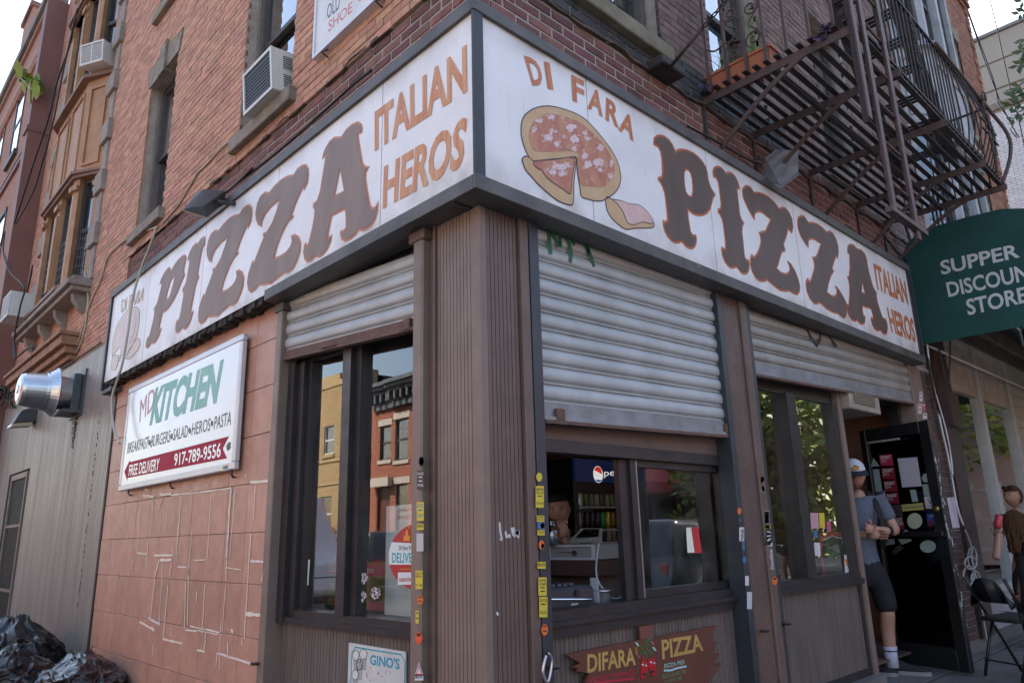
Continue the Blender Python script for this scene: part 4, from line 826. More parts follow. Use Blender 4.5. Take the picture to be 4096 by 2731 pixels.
for k, (cx, cy, s_, cc) in enumerate(((1108,1290,13,(.7, .55, .1)), (1132,1284,13,(.15, .4, .6)), (1112,1268,13,(.2, .55, .3)), (1136,1262,13,(.7, .2, .3)))):
    poly('maker_mark', mat('mark_%d' % k, cc, rough=.4), wall('L', .0495), [Q('L', 'O', [(cx - s_, cy - s_), (cx + s_, cy - s_ * 1.3), (cx + s_, cy + s_), (cx - s_, cy + s_ * 1.3)], .0495)], 0, MK, .0006)
poly('sticker', M_blk, wall('L', .0535), [Q('L', 'O', [(1132,1080),(1150,1050),(1168,1045),(1166,1100),(1145,1125),(1134,1110)], .0535)], 0, MK, .0006)
# ------------------------------------------------------------------ ices board under the side window
GN = empty('ices_board', (.2, 1.16, .2), 'white worn board with blue border and paper cups below the side window', 'sign')
wg = wall('L', .21); gb = [(.875, .22), (1.452, .22), (1.452, .641), (.875, .639)]
poly('board', mat('worn_white_board', (.62, .64, .62), (.55, .56, .55), 9, .5, c3=(.38, .30, .27), s3=16, t3=.68), wg, [gb], -.004, GN, .008)
M_bl = mat('blue_print', (.02, .32, .46), rough=.4); M_rd = mat('red_print', (.45, .04, .04), rough=.5); M_gy = mat('grey_print', (.32, .33, .34), (.42, .43, .44), 20, .5, stretch=(1, 1, .1))
b = MB(); GP = .2055
def gq(pts): return [wall('L', GP)(u, z, 0) for u, z in Q('L', 'Q', pts, GP)]
b.ribbon(gq([(485,1087),(500,530),(570,405),(930,468),(1435,545),(1503,690),(1495,1087)]), .007, (-1, 0, 0), .001); b.build('border', M_bl, GN)
letters('lettering', "GINO'S", M_bl, bil(gq([(845,738),(1405,830),(1408,622),(850,538)])), GN, .03)
for (x, y, wd, h, cc) in ((585,620,52,1,0), (725,600,58,0,0), (655,790,48,2,0), (570,985,50,0,0)):
    poly('cup', M_gy, wall('L', GP), [Q('L', 'Q', [(x - wd, y), (x + wd, y + 10), (x + wd * .75, y + 240), (x - wd * .75, y + 230)], GP)], 0, GN, .0006)
    t = [(x + wd * 1.2 * math.cos(k * .4488), y - 60 + 95 * math.sin(k * .4488)) for k in range(14)]
    poly('ice_scoop', mat('ice_print', (.66, .68, .66), rough=.5) if h != 2 else mat('ice_print_dark', (.10, .08, .08), (.6, .6, .6), 60, .5), wall('L', GP), [Q('L', 'Q', t, GP)], .001, GN, .0006)
    b = MB(); b.ribbon([wall('L', GP)(u, z, .0015) for u, z in Q('L', 'Q', t, GP)], .0025, (-1, 0, 0), .001, True); b.build('outline', M_blk, GN)
rn = random.Random(9)
for k in range(16):
    x, y = rn.uniform(760, 1300), rn.uniform(800, 1070); poly('print_remains', M_rd, wall('L', GP), [Q('L', 'Q', [(x + rn.uniform(-18, 18), y + rn.uniform(-45, 45)) for _ in range(3)], GP)], 0, GN, .0006)
# ------------------------------------------------------------------ shoe repair sign on the brick
SH = empty('shoe_sign', (.1, 1.4, 4.93), 'small white metal sign with red lettering fixed to the orange brick', 'sign')
ws = wall('L', .12); MB().wbox(ws, .72, 2.07, 4.95, 5.85, -.05, 0).build('board', mat('white_metal_sign', (.66, .66, .66), (.58, .58, .57), 4, .4), SH)
for q in ((.70, 2.09, 4.93, 4.955, -.06, .012), (2.065, 2.09, 4.955, 5.86, -.06, .012)): framed('edge', 'L', .12, [q], SH, M_al)
SP = .1195
def sq(pts): return [wall('L', SP)(u, z, 0) for u, z in Q('L', 'B', pts, SP)]
letters('lettering', 'SHOE', mat('pink_print', (.55, .16, .17), rough=.5), bil(sq([(718,228),(885,85),(888,8),(722,150)])), SH, .01)
letters('lettering', 'OLD', mat('slate_print', (.08, .10, .14), rough=.5), bil(sq([(710,140),(800,60),(800,-50),(712,42)])), SH, .01)
letters('lettering', 'STORE', mat('pink_print', (.5, .1, .1)), bil(sq([(930,20),(1100,-120),(1100,-200),(930,-60)])), SH, .01)
for uu in (1.15, 1.9): MB().tube([ws(uu, 4.97, -.06), ws(uu, 4.93, -.02), ws(uu, 4.88, .03), ws(uu, 4.86, -.03)], .008, 6).build('bracket', M_iron, SH)
# ------------------------------------------------------------------ window air conditioners
M_acw = mat('ac_white', (.62, .61, .58), (.54, .53, .5), 5, .45); M_acg = mat('ac_grille', (.03, .034, .038), rough=.5); M_act = mat('ac_fin', (.35, .36, .37), rough=.5)
def ac(loc, rz, wd, h, dp, label, tilt=0.0, louvre=True, face='fins'):
    """local frame: x across, -y outwards, z up"""
    R_ = Matrix.Rotation(rz, 3, 'Z') @ Matrix.Rotation(tilt, 3, 'X'); o = empty('air_conditioner', loc, label, 'air conditioner', 'window air conditioners'); o.rotation_euler = R_.to_euler()
    def pb(name, m, x0, x1, y0, y1, z0, z1, par=o, bev=0):
        me, c = MB().box(x0, x1, y0, y1, z0, z1).mesh(name, bevel=bev); me.materials.append(m); q = bpy.data.objects.new(name, me); COL.objects.link(q); q.location = c; q.parent = par; return q
    pb('casing', M_acw, -wd / 2, wd / 2, -dp, .15, 0, h, bev=.008)
    if face == 'coil':
        pb('coil', M_acg, -wd / 2 + .03, wd / 2 - .03, -dp - .006, -dp - .001, .03, h - .03)
        for k in range(9): pb('fin', mat('ac_fin_dark', (.035, .04, .045), rough=.5), -wd / 2 + .035, wd / 2 - .035, -dp - .011, -dp - .0065, .05 + k * (h - .1) / 9, .05 + k * (h - .1) / 9 + .012)
        for a, c, e, g in ((-wd / 2, wd / 2, 0, .03), (-wd / 2, wd / 2, h - .03, h), (-wd / 2, -wd / 2 + .03, .03, h - .03), (wd / 2 - .03, wd / 2, .03, h - .03)): pb('face_frame', M_acw, a, c, -dp - .018, -dp - .001, e, g)
    else:
        pb('grille', M_acg, -wd / 2 + .025, wd / 2 - .025, -dp - .004, -dp - .001, .03, h - .03)
        n = 12
        for k in range(n): pb('fin', M_acw, -wd / 2 + .025, wd / 2 - .025, -dp - .012, -dp - .005, .035 + k * (h - .07) / n, .035 + k * (h - .07) / n + .012)
        for a, c, e, g in ((-wd / 2, wd / 2, 0, .03), (-wd / 2, wd / 2, h - .03, h), (-wd / 2, -wd / 2 + .025, .03, h - .03), (wd / 2 - .025, wd / 2, .03, h - .03), (-.01, .01, .03, h - .03)): pb('face_frame', M_acw, a, c, -dp - .016, -dp - .001, e, g)
    if louvre:
        for z_ in (h * .55, h * .12):
            pb('louvre', M_acg, wd / 2, wd / 2 + .003, -dp + .09, -dp + .24, z_, z_ + h * .3)
            for k in range(6): pb('louvre_fin', M_acw, wd / 2 + .003, wd / 2 + .008, -dp + .09, -dp + .24, z_ + k * h * .05, z_ + k * h * .05 + .006)
    return o
ac((.20, 2.88, 4.905), -math.pi / 2, .56, .40, .16, 'large white air conditioner with dark coil on the wide stone sill', math.radians(5), True, 'coil')
ac((.06, 8.95, 8.44), -math.radians(62), .46, .36, .18, 'small white air conditioner in the upper bay window', math.radians(4), False)
ac((-.12, 11.45, 4.88), -math.pi / 2, .62, .42, .22, 'white louvred air conditioner on the lower bay sill', 0, False)
# ------------------------------------------------------------------ kitchen exhaust fan
M_fan = mat('spun_aluminium', (.62, .64, .66), (.5, .52, .54), 6, .28, metal=.9, stretch=(1, 1, 6), c3=(.3, .22, .15), s3=5, t3=.7)
M_fp = mat('fan_plate', (.12, .13, .14), (.08, .085, .09), 7, .45, metal=.4)
FN = empty('exhaust_fan', (.1, 8.1, 2.95), 'round spun aluminium exhaust fan on the metal siding', 'fan')
wf = wall('L', SF - .01); fy, fz = 8.08, 3.15
MB().wbox(wf, fy - .3, fy + .3, fz - .30, fz + .30, 0, .02).build('back_plate', M_fp, FN); MB().wbox(wf, fy - .21, fy + .21, fz - .24, fz + .24, .02, .12).build('curb', M_fp, FN, bevel=.01)
MB().wbox(wf, fy - .26, fy + .26, fz - .27, fz - .235, .02, .22).build('drip_tray', M_fp, FN)
c0 = wf(fy, fz, 0)
MB().lathe([(.205, .12), (.215, .22), (.215, .25)], c0, (-1, 0, 0), 36).build('collar', M_fan, FN, smooth=False)
MB().lathe([(.225, .25), (.30, .262), (.315, .275), (.30, .29), (.245, .36), (.24, .38)], c0, (-1, 0, 0), 40).build('flange', M_fan, FN)
MB().lathe([(.242, .381), (.235, .40), (.205, .62), (.19, .655), (.15, .672), (.06, .674), (.05, .684), (.001, .685)], c0, (-1, 0, 0), 40).build('dome', M_fan, FN)
b = MB(); rn = random.Random(2)
for k in range(60):
    t = rn.random(); a = fy - .02 + rn.uniform(-.09, .09) * (1 - t * .6); z = 2.86 - .42 * t; b.wbox(wS['L'], a, a + rn.uniform(.01, .04), z, z + rn.uniform(.02, .05), .008, .014 + .02 * (1 - t))
b.build('grease', mat('black_grease', (.016, .014, .013), (.04, .035, .03), 30, .35, bump=1, bscale=80), FN, recalc=False)['kind'] = 'stuff'
# ------------------------------------------------------------------ flood lights above the signs
M_fl1 = mat('lamp_housing', (.06, .062, .06), (.045, .046, .045), 6, .5); M_fl2 = mat('lamp_housing_grey', (.16, .16, .165), (.12, .12, .125), 6, .5)
M_len = mat('lamp_lens', (.36, .29, .2), (.28, .22, .15), 7, .15, coat=.6); M_len2 = mat('lamp_lens_grey', (.20, .21, .22), (.15, .16, .17), 7, .1, coat=.8)
def hull(name, pts8, m, par, bev=.006): return MB().hexa(pts8).build(name, m, par, bevel=bev)
FLl = empty('flood_light', (0, 3.3, 4.13), 'dark flat flood light angled out over the side-street sign', 'lamp', 'flood lights on the signs')
yl = 3.32
def fl(c, x, y, yy): return at(1, yy, c, x, y)
ww = .30                                                # lens corners; the long edges run out from the wall
pA, pB = fl('A', 1570, 1410, yl - .02), fl('A', 1360, 1350, yl - .02); 
pC, pD = fl('A', 1445, 1515, yl - .36), fl('A', 1275, 1460, yl - .36)
t_ = (pA - pB); up = Vector((0, 0, .07))
hull('housing', [pB, pA, pC, pD, pB + up * .9 + Vector((.06, 0, 0)), pA + up * 1.6, pC + up * 1.6 + Vector((-.02, .05, 0)), pD + up * .9 + Vector((.08, .04, 0))], M_fl1, FLl)
hull('lens', [pB - up * .2, pA - up * .2, pC - up * .2, pD - up * .2, pB - up * .04, pA - up * .04, pC - up * .04, pD - up * .04], M_len, FLl, 0)
MB().tube([(pA + pC) / 2 + up, Vector((.02, (pA.y + pC.y) / 2, (pA.z + pC.z) / 2 + .1)), Vector((BW, (pA.y + pC.y) / 2, 4.22))], .02, 8).build('arm', M_fl1, FLl)
FLr = empty('flood_light', (3.4, 0, 4.1), 'grey boxy flood light with a sticker under the fire escape', 'lamp', 'flood lights on the signs')
yr = -.30
c1, c2, c3, c4 = [at(1, v, 'D', x, y) for x, y, v in ((525, 1240, .02), (655, 1155, .02), (780, 1205, -.22), (650, 1295, -.22))]
t1, t2, t3, t4 = [at(1, v, 'D', x, y) for x, y, v in ((535, 1100, .1), (610, 1040, .1), (715, 1095, -.02), (640, 1180, -.02))]
hull('housing', [c1, c2, c3, c4, t1, t2, Vector((t2.x + .1, -.08, t2.z - .05)), Vector((t1.x + .1, -.08, t1.z - .05))], M_fl2, FLr, .01)
dn = Vector((0, 0, -.018)); hull('lens', [c1 + dn, c2 + dn, c3 + dn, c4 + dn, c1 - Vector((0, 0, .002)), c2 - Vector((0, 0, .002)), c3 - Vector((0, 0, .002)), c4 - Vector((0, 0, .002))], M_len2, FLr, 0)
# ------------------------------------------------------------------ black rubbish bags on the side street
M_bag = mat('black_plastic', (.008, .008, .009), (.011, .011, .012), 5, .2, bump=.12, bscale=14, spec=.4)
def bag(loc, sx, sy, sz, seed, label):
    bm = bmesh.new(); bmesh.ops.create_icosphere(bm, subdivisions=6, radius=1)
    for v in bm.verts:
        p = v.co.copy(); n1 = mnoise.noise(p * 1.7 + Vector((seed, 0, 0))); n2 = 1 - abs(mnoise.noise(p * 3.1 + Vector((0, seed, 0)))) * 2; n3 = 1 - abs(mnoise.noise(Vector((p.x * 9, p.y * 9, p.z * 4)) + Vector((seed, seed, 0)))) * 2
        an = math.atan2(p.y, p.x); fold = math.sin(an * 17 + 6 * mnoise.noise(p * 2.3 + Vector((seed, 1, 2)))) * (.35 + .65 * abs(p.z)); k = 1 + .2 * n1 + .10 * n2 ** 3 * (1 if n2 > 0 else -.4) + .018 * n3 + .016 * fold; z = p.z * k
        if z < -.55: z = -.55 - (z + .55) * -.1
        top = max(0, p.z - .75) * 1.2
        v.co = Vector((p.x * k * (1 - top) * sx, p.y * k * (1 - top) * sy, (z + .58) * sz + top * .25))
    me = bpy.data.meshes.new('rubbish_bag'); bm.to_mesh(me); bm.free(); me.materials.append(M_bag); me.polygons.foreach_set('use_smooth', [True] * len(me.polygons))
    root = link('rubbish_bag', me, None, loc); tag(root, label, 'rubbish bag', 'rubbish bags by the siding')
    b = MB(); rn = random.Random(seed)
    for k in range(5):
        a = rn.uniform(0, 6.28); b.tube([Vector((0, 0, sz * 1.5)), Vector((.03 * math.cos(a), .03 * math.sin(a), sz * 1.5 + .05)), Vector((.10 * math.cos(a), .10 * math.sin(a), sz * 1.5 + .10 + rn.uniform(-.03, .05)))], [.022, .016, .004], 5)
    me2, c = b.mesh('knot'); me2.materials.append(M_bag); kn = bpy.data.objects.new('knot', me2); COL.objects.link(kn); kn.parent = root; kn.location = c
bag((-.22, 5.35, GZ), .36, .62, .215, 3, 'low flattened black rubbish bag against the siding'); bag((-.45, 7.0, GZ), .42, .55, .36, 8, 'tall black rubbish bag piled behind the low one'); bag((-.62, 6.0, GZ), .38, .42, .24, 15, 'round black rubbish bag at the front of the pile')
# ------------------------------------------------------------------ neighbour down the side street
NB = empty('rowhouse', (2, 20, 0), 'brick apartment house with brown painted pier beyond the bay window', 'building')
M_nb = mat('neighbour_brick', (.42, .23, .165), (.34, .18, .13), 8, .85, bump=.4); M_pier = mat('brown_paint', (.20, .088, .068), (.17, .075, .058), 2, .6, bump=.15, bscale=120)
NF = -.14
bk = MB(); zz = 4.0; r = 0
wn = wall('L', NF)
MB().box(NF + .02, 12, 13.5, 34, 0, 12.3).build('wall', M_mo, NB)
rows = []
b = MB(); z = 5.5; r = 0
while z < 12.3:
    u = 13.5 - (.11 if r % 2 else 0)
    while u < 24: b.wbox(wn, max(u, 13.5), u + .205, z, z + .068, -.02, .0); u += .215
    z += .078; r += 1
b.build('bricks', M_nb, NB, recalc=False)['kind'] = 'stuff'
MB().box(-.2, .24, 13.16, 13.5, 0, 12.3).build('pier', M_pier, NB); MB().box(-.23, .26, 13.14, 13.52, 9.2, 9.3).build('pier_band', M_pier, NB)
for z0, z1, o in ((11.0, 11.08, .05), (11.14, 11.2, .05), (11.28, 11.5, .04), (8.75, 8.85, .05), (8.95, 9.0, .04), (12.05, 12.12, .06)): framed('string_course', 'L', NF, [(13.5, 30, z0, z1, -.02, o)], NB, M_pier if z0 < 11 else M_nb)
framed('coping', 'L', NF, [(13.2, 30, 12.3, 12.5, -.3, .1)], NB, mat('coping_grey', (.22, .21, .19), (.15, .145, .13), 4, .8))
for uu in (15.2, 21.5): framed('parapet_pier', 'L', NF, [(uu, uu + 1.0, 12.3, 13.3, -.5, .06)], NB, M_nb); framed('pier_cap', 'L', NF, [(uu - .06, uu + 1.06, 13.3, 13.42, -.55, .12)], NB, M_pier)
for k, (uu, z) in enumerate(((14.6, 9.4), (14.6, 6.3), (16.9, 9.4), (16.9, 6.3), (19.2, 9.4), (19.2, 6.3))):
    wdw = framed('window', 'L', NF, [(uu, uu + .08, z, z + 1.7, -.02, .02), (uu + .9, uu + .98, z, z + 1.7, -.02, .02), (uu + .08, uu + .9, z + .8, z + .87, -.02, .015), (uu, uu + .98, z + 1.7, z + 1.78, -.02, .03), (uu - .05, uu + 1.03, z - .12, z, -.02, .07)], NB, M_wf)
    framed('pane', 'L', NF, [(uu + .08, uu + .9, z, z + 1.7, -.01, .004)], wdw, G_dark)
# leafy weed growing from the pier
M_lf = mat('weed_leaf', (.16, .24, .03), (.24, .30, .05), 12, .5, isl=.3)
WD = empty('weed', (-.22, 13.2, 8.6), 'green leafy weed growing out of the brown pier', 'plant'); rn = random.Random(5)
pc = at(0, -.28, 'A', 215, 590)
for k in range(16):
    a, el = rn.uniform(0, 6.28), rn.uniform(-.9, .9); d_ = Vector((math.cos(a) * math.cos(el) - .2, math.sin(a) * math.cos(el), math.sin(el))) * rn.uniform(.1, .36); sz = rn.uniform(.10, .19); p = pc + d_; t = Vector((rn.uniform(-1, 1), rn.uniform(-1, 1), rn.uniform(-1, .2))).normalized(); s_ = t.cross(Vector((rn.uniform(-.4, .4) + .8, .3, .5))).normalized()
    b = MB(); b.v = [tuple(p - t * sz), tuple(p - t * sz * .3 + s_ * sz * .7), tuple(p + t * sz * .6 + s_ * sz * .45), tuple(p + t * sz * 1.1), tuple(p + t * sz * .6 - s_ * sz * .45), tuple(p - t * sz * .3 - s_ * sz * .7)]; b.f = [(0, 1, 2, 3), (0, 3, 4, 5)]; b.build('leaf', M_lf, WD, recalc=False)
b = MB(); b.tube(smooth_path([Vector((-.2, 13.3, pc.z - .3)), pc + Vector((.03, .05, -.2)), pc + Vector((0, 0, .2))], 4), .02, 6); b.build('stem', M_lf, WD)
# ------------------------------------------------------------------ cables on the side wall
M_cw = mat('cable_cream', (.42, .36, .28), rough=.7); M_ck = mat('cable_black', (.015, .015, .016), rough=.6)
def cable(name, side, c, pts, pl, r_, m, label, out=.0, k=5):
    w = wall(side, pl); P = [w(*Q(side, c, [(p[0], p[1])], pl)[0], (p[2] if len(p) > 2 else 0) + out) for p in pts]
    return tag(MB().tube(smooth_path(P, k), r_, 6).build(name, m, None, smooth=True), label, 'cable')
cable('cable', 'L', 'A', [(1645, 965), (1560, 1030), (1440, 1160), (1380, 1220), (1260, 1420), (1140, 1560)], PLV, .011, M_cw, 'cream cable running down the orange brick between two windows', .015)
cable('cable', 'L', 'E', [(1000, 15), (970, 110), (900, 290), (850, 470), (825, 650), (790, 860), (755, 970), (720, 1100), (735, 1280), (770, 1370)], -.02, .013, mat('cable_greenish', (.42, .42, .36), rough=.6), 'loose cable hanging across the faded pizza on the sign', .03)
cable('cable', 'L', 'E', [(1000, 15), (900, 50), (805, 90), (690, 200), (640, 350), (565, 520), (540, 660), (490, 800), (390, 890)], PLV, .012, M_cw, 'cream cable draped from the sign top down to the siding', .02)
cable('cable', 'L', 'E', [(545, 300), (560, 400), (565, 500), (540, 620), (470, 840)], PLV, .012, M_cw, 'white cable dropping from the bay sill', .025)
cable('cable', 'L', 'A', [(1784, 1180), (1660, 1300), (1570, 1370)], -.0, .010, M_ck, 'black cable along the sign top to the flood light', .03)
cable('cable', 'L', 'B', [(1050, 500), (900, 620), (700, 800), (400, 1060), (100, 1290)], .02, .010, M_ck, 'black cable resting on the sign frame under dark red bricks', .03)
cable('cable', 'L', 'A', [(530, 100), (480, 330), (390, 600), (330, 850), (230, 1150), (100, 1560)], -.2, .016, M_ck, 'thick black cable running down the brown pier')
cable('cable', 'L', 'A', [(540, 60), (440, 500), (370, 850), (290, 1150), (230, 1340), (110, 1560)], -.22, .014, M_ck, 'thin black cable looping off the brown pier')
cable('cable', 'L', 'E', [(0, 130), (30, 40), (20, 160), (60, 290), (150, 390), (130, 500), (90, 700), (100, 830)], -.22, .013, M_ck, 'black cable curling down beside the lowest air conditioner')
cable('cable', 'L', 'E', [(205, 250), (175, 400), (130, 560), (90, 720), (95, 830), (150, 790), (205, 760), (200, 830)], -.1, .015, M_ck, 'black cable knotted under the bay sill')
cable('cable', 'L', 'E', [(650, 740), (560, 800), (440, 880), (395, 900)], SF, .012, M_ck, 'black cable along the top of the metal siding', .03)
cable('cable', 'L', 'A', [(580, 400), (520, 600), (440, 880), (380, 1080), (330, 1330)], PLV - .1, .01, M_cw, 'thin cream cable hanging beside the bay quoins')
# tangle at the siding's far top
b = MB(); rn = random.Random(6)
for k in range(7):
    pts = [wall('L', SF)(*Q('L', 'E', [(rn.uniform(30, 130), rn.uniform(1010, 1150))], SF)[0], rn.uniform(.03, .15)) for _ in range(5)]; b.tube(smooth_path(pts, 5), .012, 5)
o = tag(b.build('cable_tangle', M_ck, None, smooth=True), 'tangle of black wires by the round fan', 'cable', kind=None)
SFd = empty('flood_light', (.1, 10.9, 3.2), 'small yellowed flood light on the siding below the round fan', 'lamp', 'flood lights on the signs')
w = wall('L', SF); MB().hexa([w(10.4, 3.1, .0), w(10.75, 3.1, 0), w(10.75, 3.05, .3), w(10.4, 3.05, .3), w(10.4, 3.35, 0), w(10.75, 3.35, 0), w(10.75, 3.25, .22), w(10.4, 3.25, .22)]).build('housing', M_fl1, SFd, bevel=.01)
MB().hexa([w(10.42, 3.04, .05), w(10.73, 3.04, .05), w(10.73, 3.0, .32), w(10.42, 3.0, .32), w(10.42, 3.09, .05), w(10.73, 3.09, .05), w(10.73, 3.045, .31), w(10.42, 3.045, .31)]).build('lens', mat('lamp_lens_yellow', (.45, .40, .26), rough=.3), SFd)
# ------------------------------------------------------------------ fire escape
M_fe = mat('fire_escape_iron', (.105, .062, .055), (.07, .044, .042), 7, .6, bump=.5, bscale=60, c3=(.19, .13, .115), s3=22, t3=.68)
M_fed = mat('fire_escape_iron_dark', (.045, .033, .032), (.03, .024, .025), 7, .65, bump=.4, bscale=60)
FE = empty('fire_escape', (4.6, 0, 4.76), 'rusty brown iron fire escape bolted to the brick above the sign', 'fire escape')
X0, X1, Y0, Y1, ZF = 2.70, 6.65, .18, -1.04, 4.76
n = 14
for i in range(n):
    y = Y0 - .06 - (Y0 - .06 - Y1) * i / (n - 1); MB().box(X0 - .05, X1 + .03, y - .022, y + .022, ZF + .005, ZF + .014 + .004 * (i % 2)).build('floor_slat', M_fed, FE)
for x in (2.72, 3.545, 4.67, 5.835, 6.62):
    br = MB().box(x - .006, x + .006, Y1 - .06, Y0 + .04, ZF - .07, ZF).build('bracket', M_fe, FE); MB().box(x + .0065, x + .05, Y1 - .06, Y0 + .02, ZF - .0125, ZF - .003).build('flange', M_fed, br)
    P = smooth_path([Vector((x - .012, BW - .01, 4.14)), Vector((x - .012, -.30, 4.50)), Vector((x - .012, -.60, 4.66)), Vector((x - .012, -.72, 4.70))], 4)
    b = MB()
    for p, q in zip(P, P[1:]): b.bar(p, q, .035, .018, (1, 0, 0))
    b.build('strut', M_fe, br); MB().box(x - .02, x + .02, BW - .022, BW - .006, 4.10, ZF).build('wall_strap', M_fed, br)
for y in (-.45,): MB().box(X0, X1, y - .02, y + .02, ZF - .082, ZF - .0715).build('runner', M_fed, FE)
def rod(name, p, q, r_=.009, par=FE, m=M_fe, nn=6): return MB().tube([p, q], r_, nn).build(name, m, par, smooth=True)
HT = .95
# front railing with bellied corner
nb_ = 36
for i in range(nb_ + 1):
    x = X0 + (X1 - X0) * i / nb_
    if 2.80 < x < 3.30: continue
    e = max(0, (x - 5.4) / (X1 - 5.4)); bl = .13 * math.sin(min(1, e) * math.pi) if e > 0 else 0
    MB().tube(smooth_path([(x, Y1, ZF), (x, Y1 - bl * .8, ZF + .25), (x, Y1 - bl, ZF + .5), (x, Y1, ZF + HT)], 3), .008, 5).build('baluster', M_fed, FE, smooth=True)
for z in (HT, .09): MB().box(X0, X1, Y1 - .014, Y1 + .014, ZF + z - .01, ZF + z + .01).build('rail', M_fed, FE)
for y_ in (X1,):
    for i in range(7):
        y = Y0 - (Y0 - Y1) * (i + .5) / 7; rod('baluster', (X1, y, ZF), (X1, y, ZF + HT), .008, FE, M_fed)
MB().box(X1 - .012, X1 + .012, Y1, Y0, ZF + HT - .01, ZF + HT + .01).build('rail', M_fed, FE)
MB().tube(smooth_path([(5.0, Y1 - .02, ZF + HT + .02), (6.2, Y1 - .02, ZF + HT + .03), (6.62, Y1 - .05, ZF + HT - .05), (6.80, Y1 - .14, ZF + .62), (6.78, Y1 - .12, ZF + .35), (6.65, Y1 - .02, ZF + .02)], 5), .02, 8).build('corner_rail', M_fe, FE, smooth=True)
# scroll work
def spiral(c, r0, r1, turns, ph, axis, nn=26):
    out = []
    for i in range(nn + 1):
        t = i / nn; r_ = r0 + (r1 - r0) * t; th = ph + turns * 2 * math.pi * t; a, b_ = r_ * math.cos(th), r_ * math.sin(th)
        out.append(Vector(c) + (Vector((0, a, b_)) if axis == 'x' else Vector((a, 0, b_))))
    return out
rn = random.Random(4)
for k in range(9):
    cx, cz = 6.02 + rn.uniform(-.12, .12), ZF + .12 + k * .085; MB().tube(spiral((cx, Y1 - .13, cz), .008, .05, 1.6, rn.uniform(0, 6), 'y'), .006, 5).build('scroll', M_fed, FE, smooth=True)
for z in (.30, .42): MB().box(5.75, 6.3, Y1 - .126, Y1 - .112, ZF + z, ZF + z + .015).build('cross_bar', M_fed, FE)
for k in range(7):
    cx, cz = 4.35 + rn.uniform(-.08, .08), ZF + .35 + k * .09; MB().tube(spiral((cx, Y1 - .01, cz), .008, .05, 1.6, rn.uniform(0, 6), 'y'), .006, 5).build('scroll', M_fed, FE, smooth=True)
# end railing by the corner window, seen from below
for i, y in enumerate((.10, -.07, -.24, -.41, -.58, -.76, -.94)): MB().bar((X0, y, ZF + .01), (X0, y, ZF + 1.05), .022, .022, (1, 0, 0)).build('baluster', M_fe, FE)
MB().box(X0 - .015, X0 + .015, Y1, Y0, ZF + 1.05, ZF + 1.07).build('rail', M_fe, FE)
for c_, r_, ph, tn in (((X0, -.15, ZF + .25), .075, 1.0, 1.5), ((X0, -.33, ZF + .29), .075, 2.2, -1.5), ((X0, -.15, ZF + .62), .075, 4.0, 1.5), ((X0, -.33, ZF + .58), .075, 5.2, -1.5), ((X0, -.20, ZF + .80), .06, 1.0, 1.5)): MB().tube(spiral(c_, .012, r_, tn, ph, 'x'), .0075, 6).build('scroll', M_fe, FE, smooth=True)
for P in ([(.10, .42), (.02, .36), (-.10, .38), (-.24, .32)], [(-.07, .66), (-.12, .52), (-.20, .44), (-.10, .34), (-.07, .26)], [(-.41, .70), (-.38, .55), (-.30, .44), (-.36, .36), (-.41, .26)], [(-.07, .5), (-.16, .6), (-.24, .5)]):
    MB().tube(smooth_path([(X0, y, ZF + z) for y, z in P], 5), .0075, 6).build('scroll', M_fe, FE, smooth=True)
# drop ladder
for x, z0, z1 in ((2.815, 3.31, 6.6), (3.235, 3.20, 6.6)): MB().box(x - .032, x + .032, -1.112, -1.10, z0, z1).build('ladder_stile', M_fe, FE); MB().box(x + .026, x + .034, -1.0995, -1.07, z0, z1).build('stile_flange', M_fe, FE)
MB().box(2.60, 2.66, -1.112, -1.10, 3.93, 6.2).build('ladder_guide', M_fe, FE); MB().box(2.655, 2.665, -1.0995, -1.05, 3.93, 6.2).build('stile_flange', M_fed, FE)
for k in range(9): rod('rung', (2.815, -1.09, 3.54 + .326 * k), (3.235, -1.09, 3.53 + .326 * k), .011)
MB().box(2.72, 3.40, -1.125, -1.075, 3.27, 3.305).build('ladder_foot', M_fe, FE)
# stair to the next landing
for y in (-.35, -.85):
    b = MB(); b.bar((5.7, y, ZF + .05), (3.7, y, ZF + 2.9), .012, .13, (0, 1, 0)); b.build('stair_string', M_fed, FE)
for k in range(12):
    t = (k + .5) / 12; x, z = 5.7 - 2.0 * t, ZF + .05 + 2.85 * t
    for s_ in range(3): MB().box(x - .09 + s_ * .065, x - .045 + s_ * .065, -.85, -.35, z, z + .008).build('tread_bar', M_fed, FE)
# support rod and chain fixed to the wall left of the escape
CH = empty('support_chain', (2.1, .1, 4.7), 'rusty rod and chain rising from the wall bracket beside the window', 'chain')
MB().wbox(wall('R', BW), 1.92, 2.22, 4.66, 4.74, -.02, .17).build('wall_bracket', M_fed, CH, bevel=.01)
p0, p1 = at(1, .06, 'C', 1430, 490), at(1, -.30, 'C', 1650, 225); p2 = at(1, -.60, 'C', 1835, 10); p3 = p2 + (p2 - p1) * 1.2
MB().tube([p0, p1], .013, 8).build('rod', M_iron, CH, smooth=True)
dv = (p3 - p1); L_ = dv.length; dv.normalize(); nl = int(L_ / .055); sd = dv.cross(Vector((0, 0, 1))).normalized(); u2 = sd.cross(dv)
for k in range(nl):
    c_ = p1 + dv * (.0275 + .055 * k); a_, b_ = (sd, dv) if k % 2 else (u2, dv); pts = [c_ + a_ * .013 * math.cos(t * math.pi / 6) + b_ * .036 * math.sin(t * math.pi / 6) for t in range(13)]; MB().tube(pts, .0055, 5, False).build('link', M_iron, CH, smooth=True)
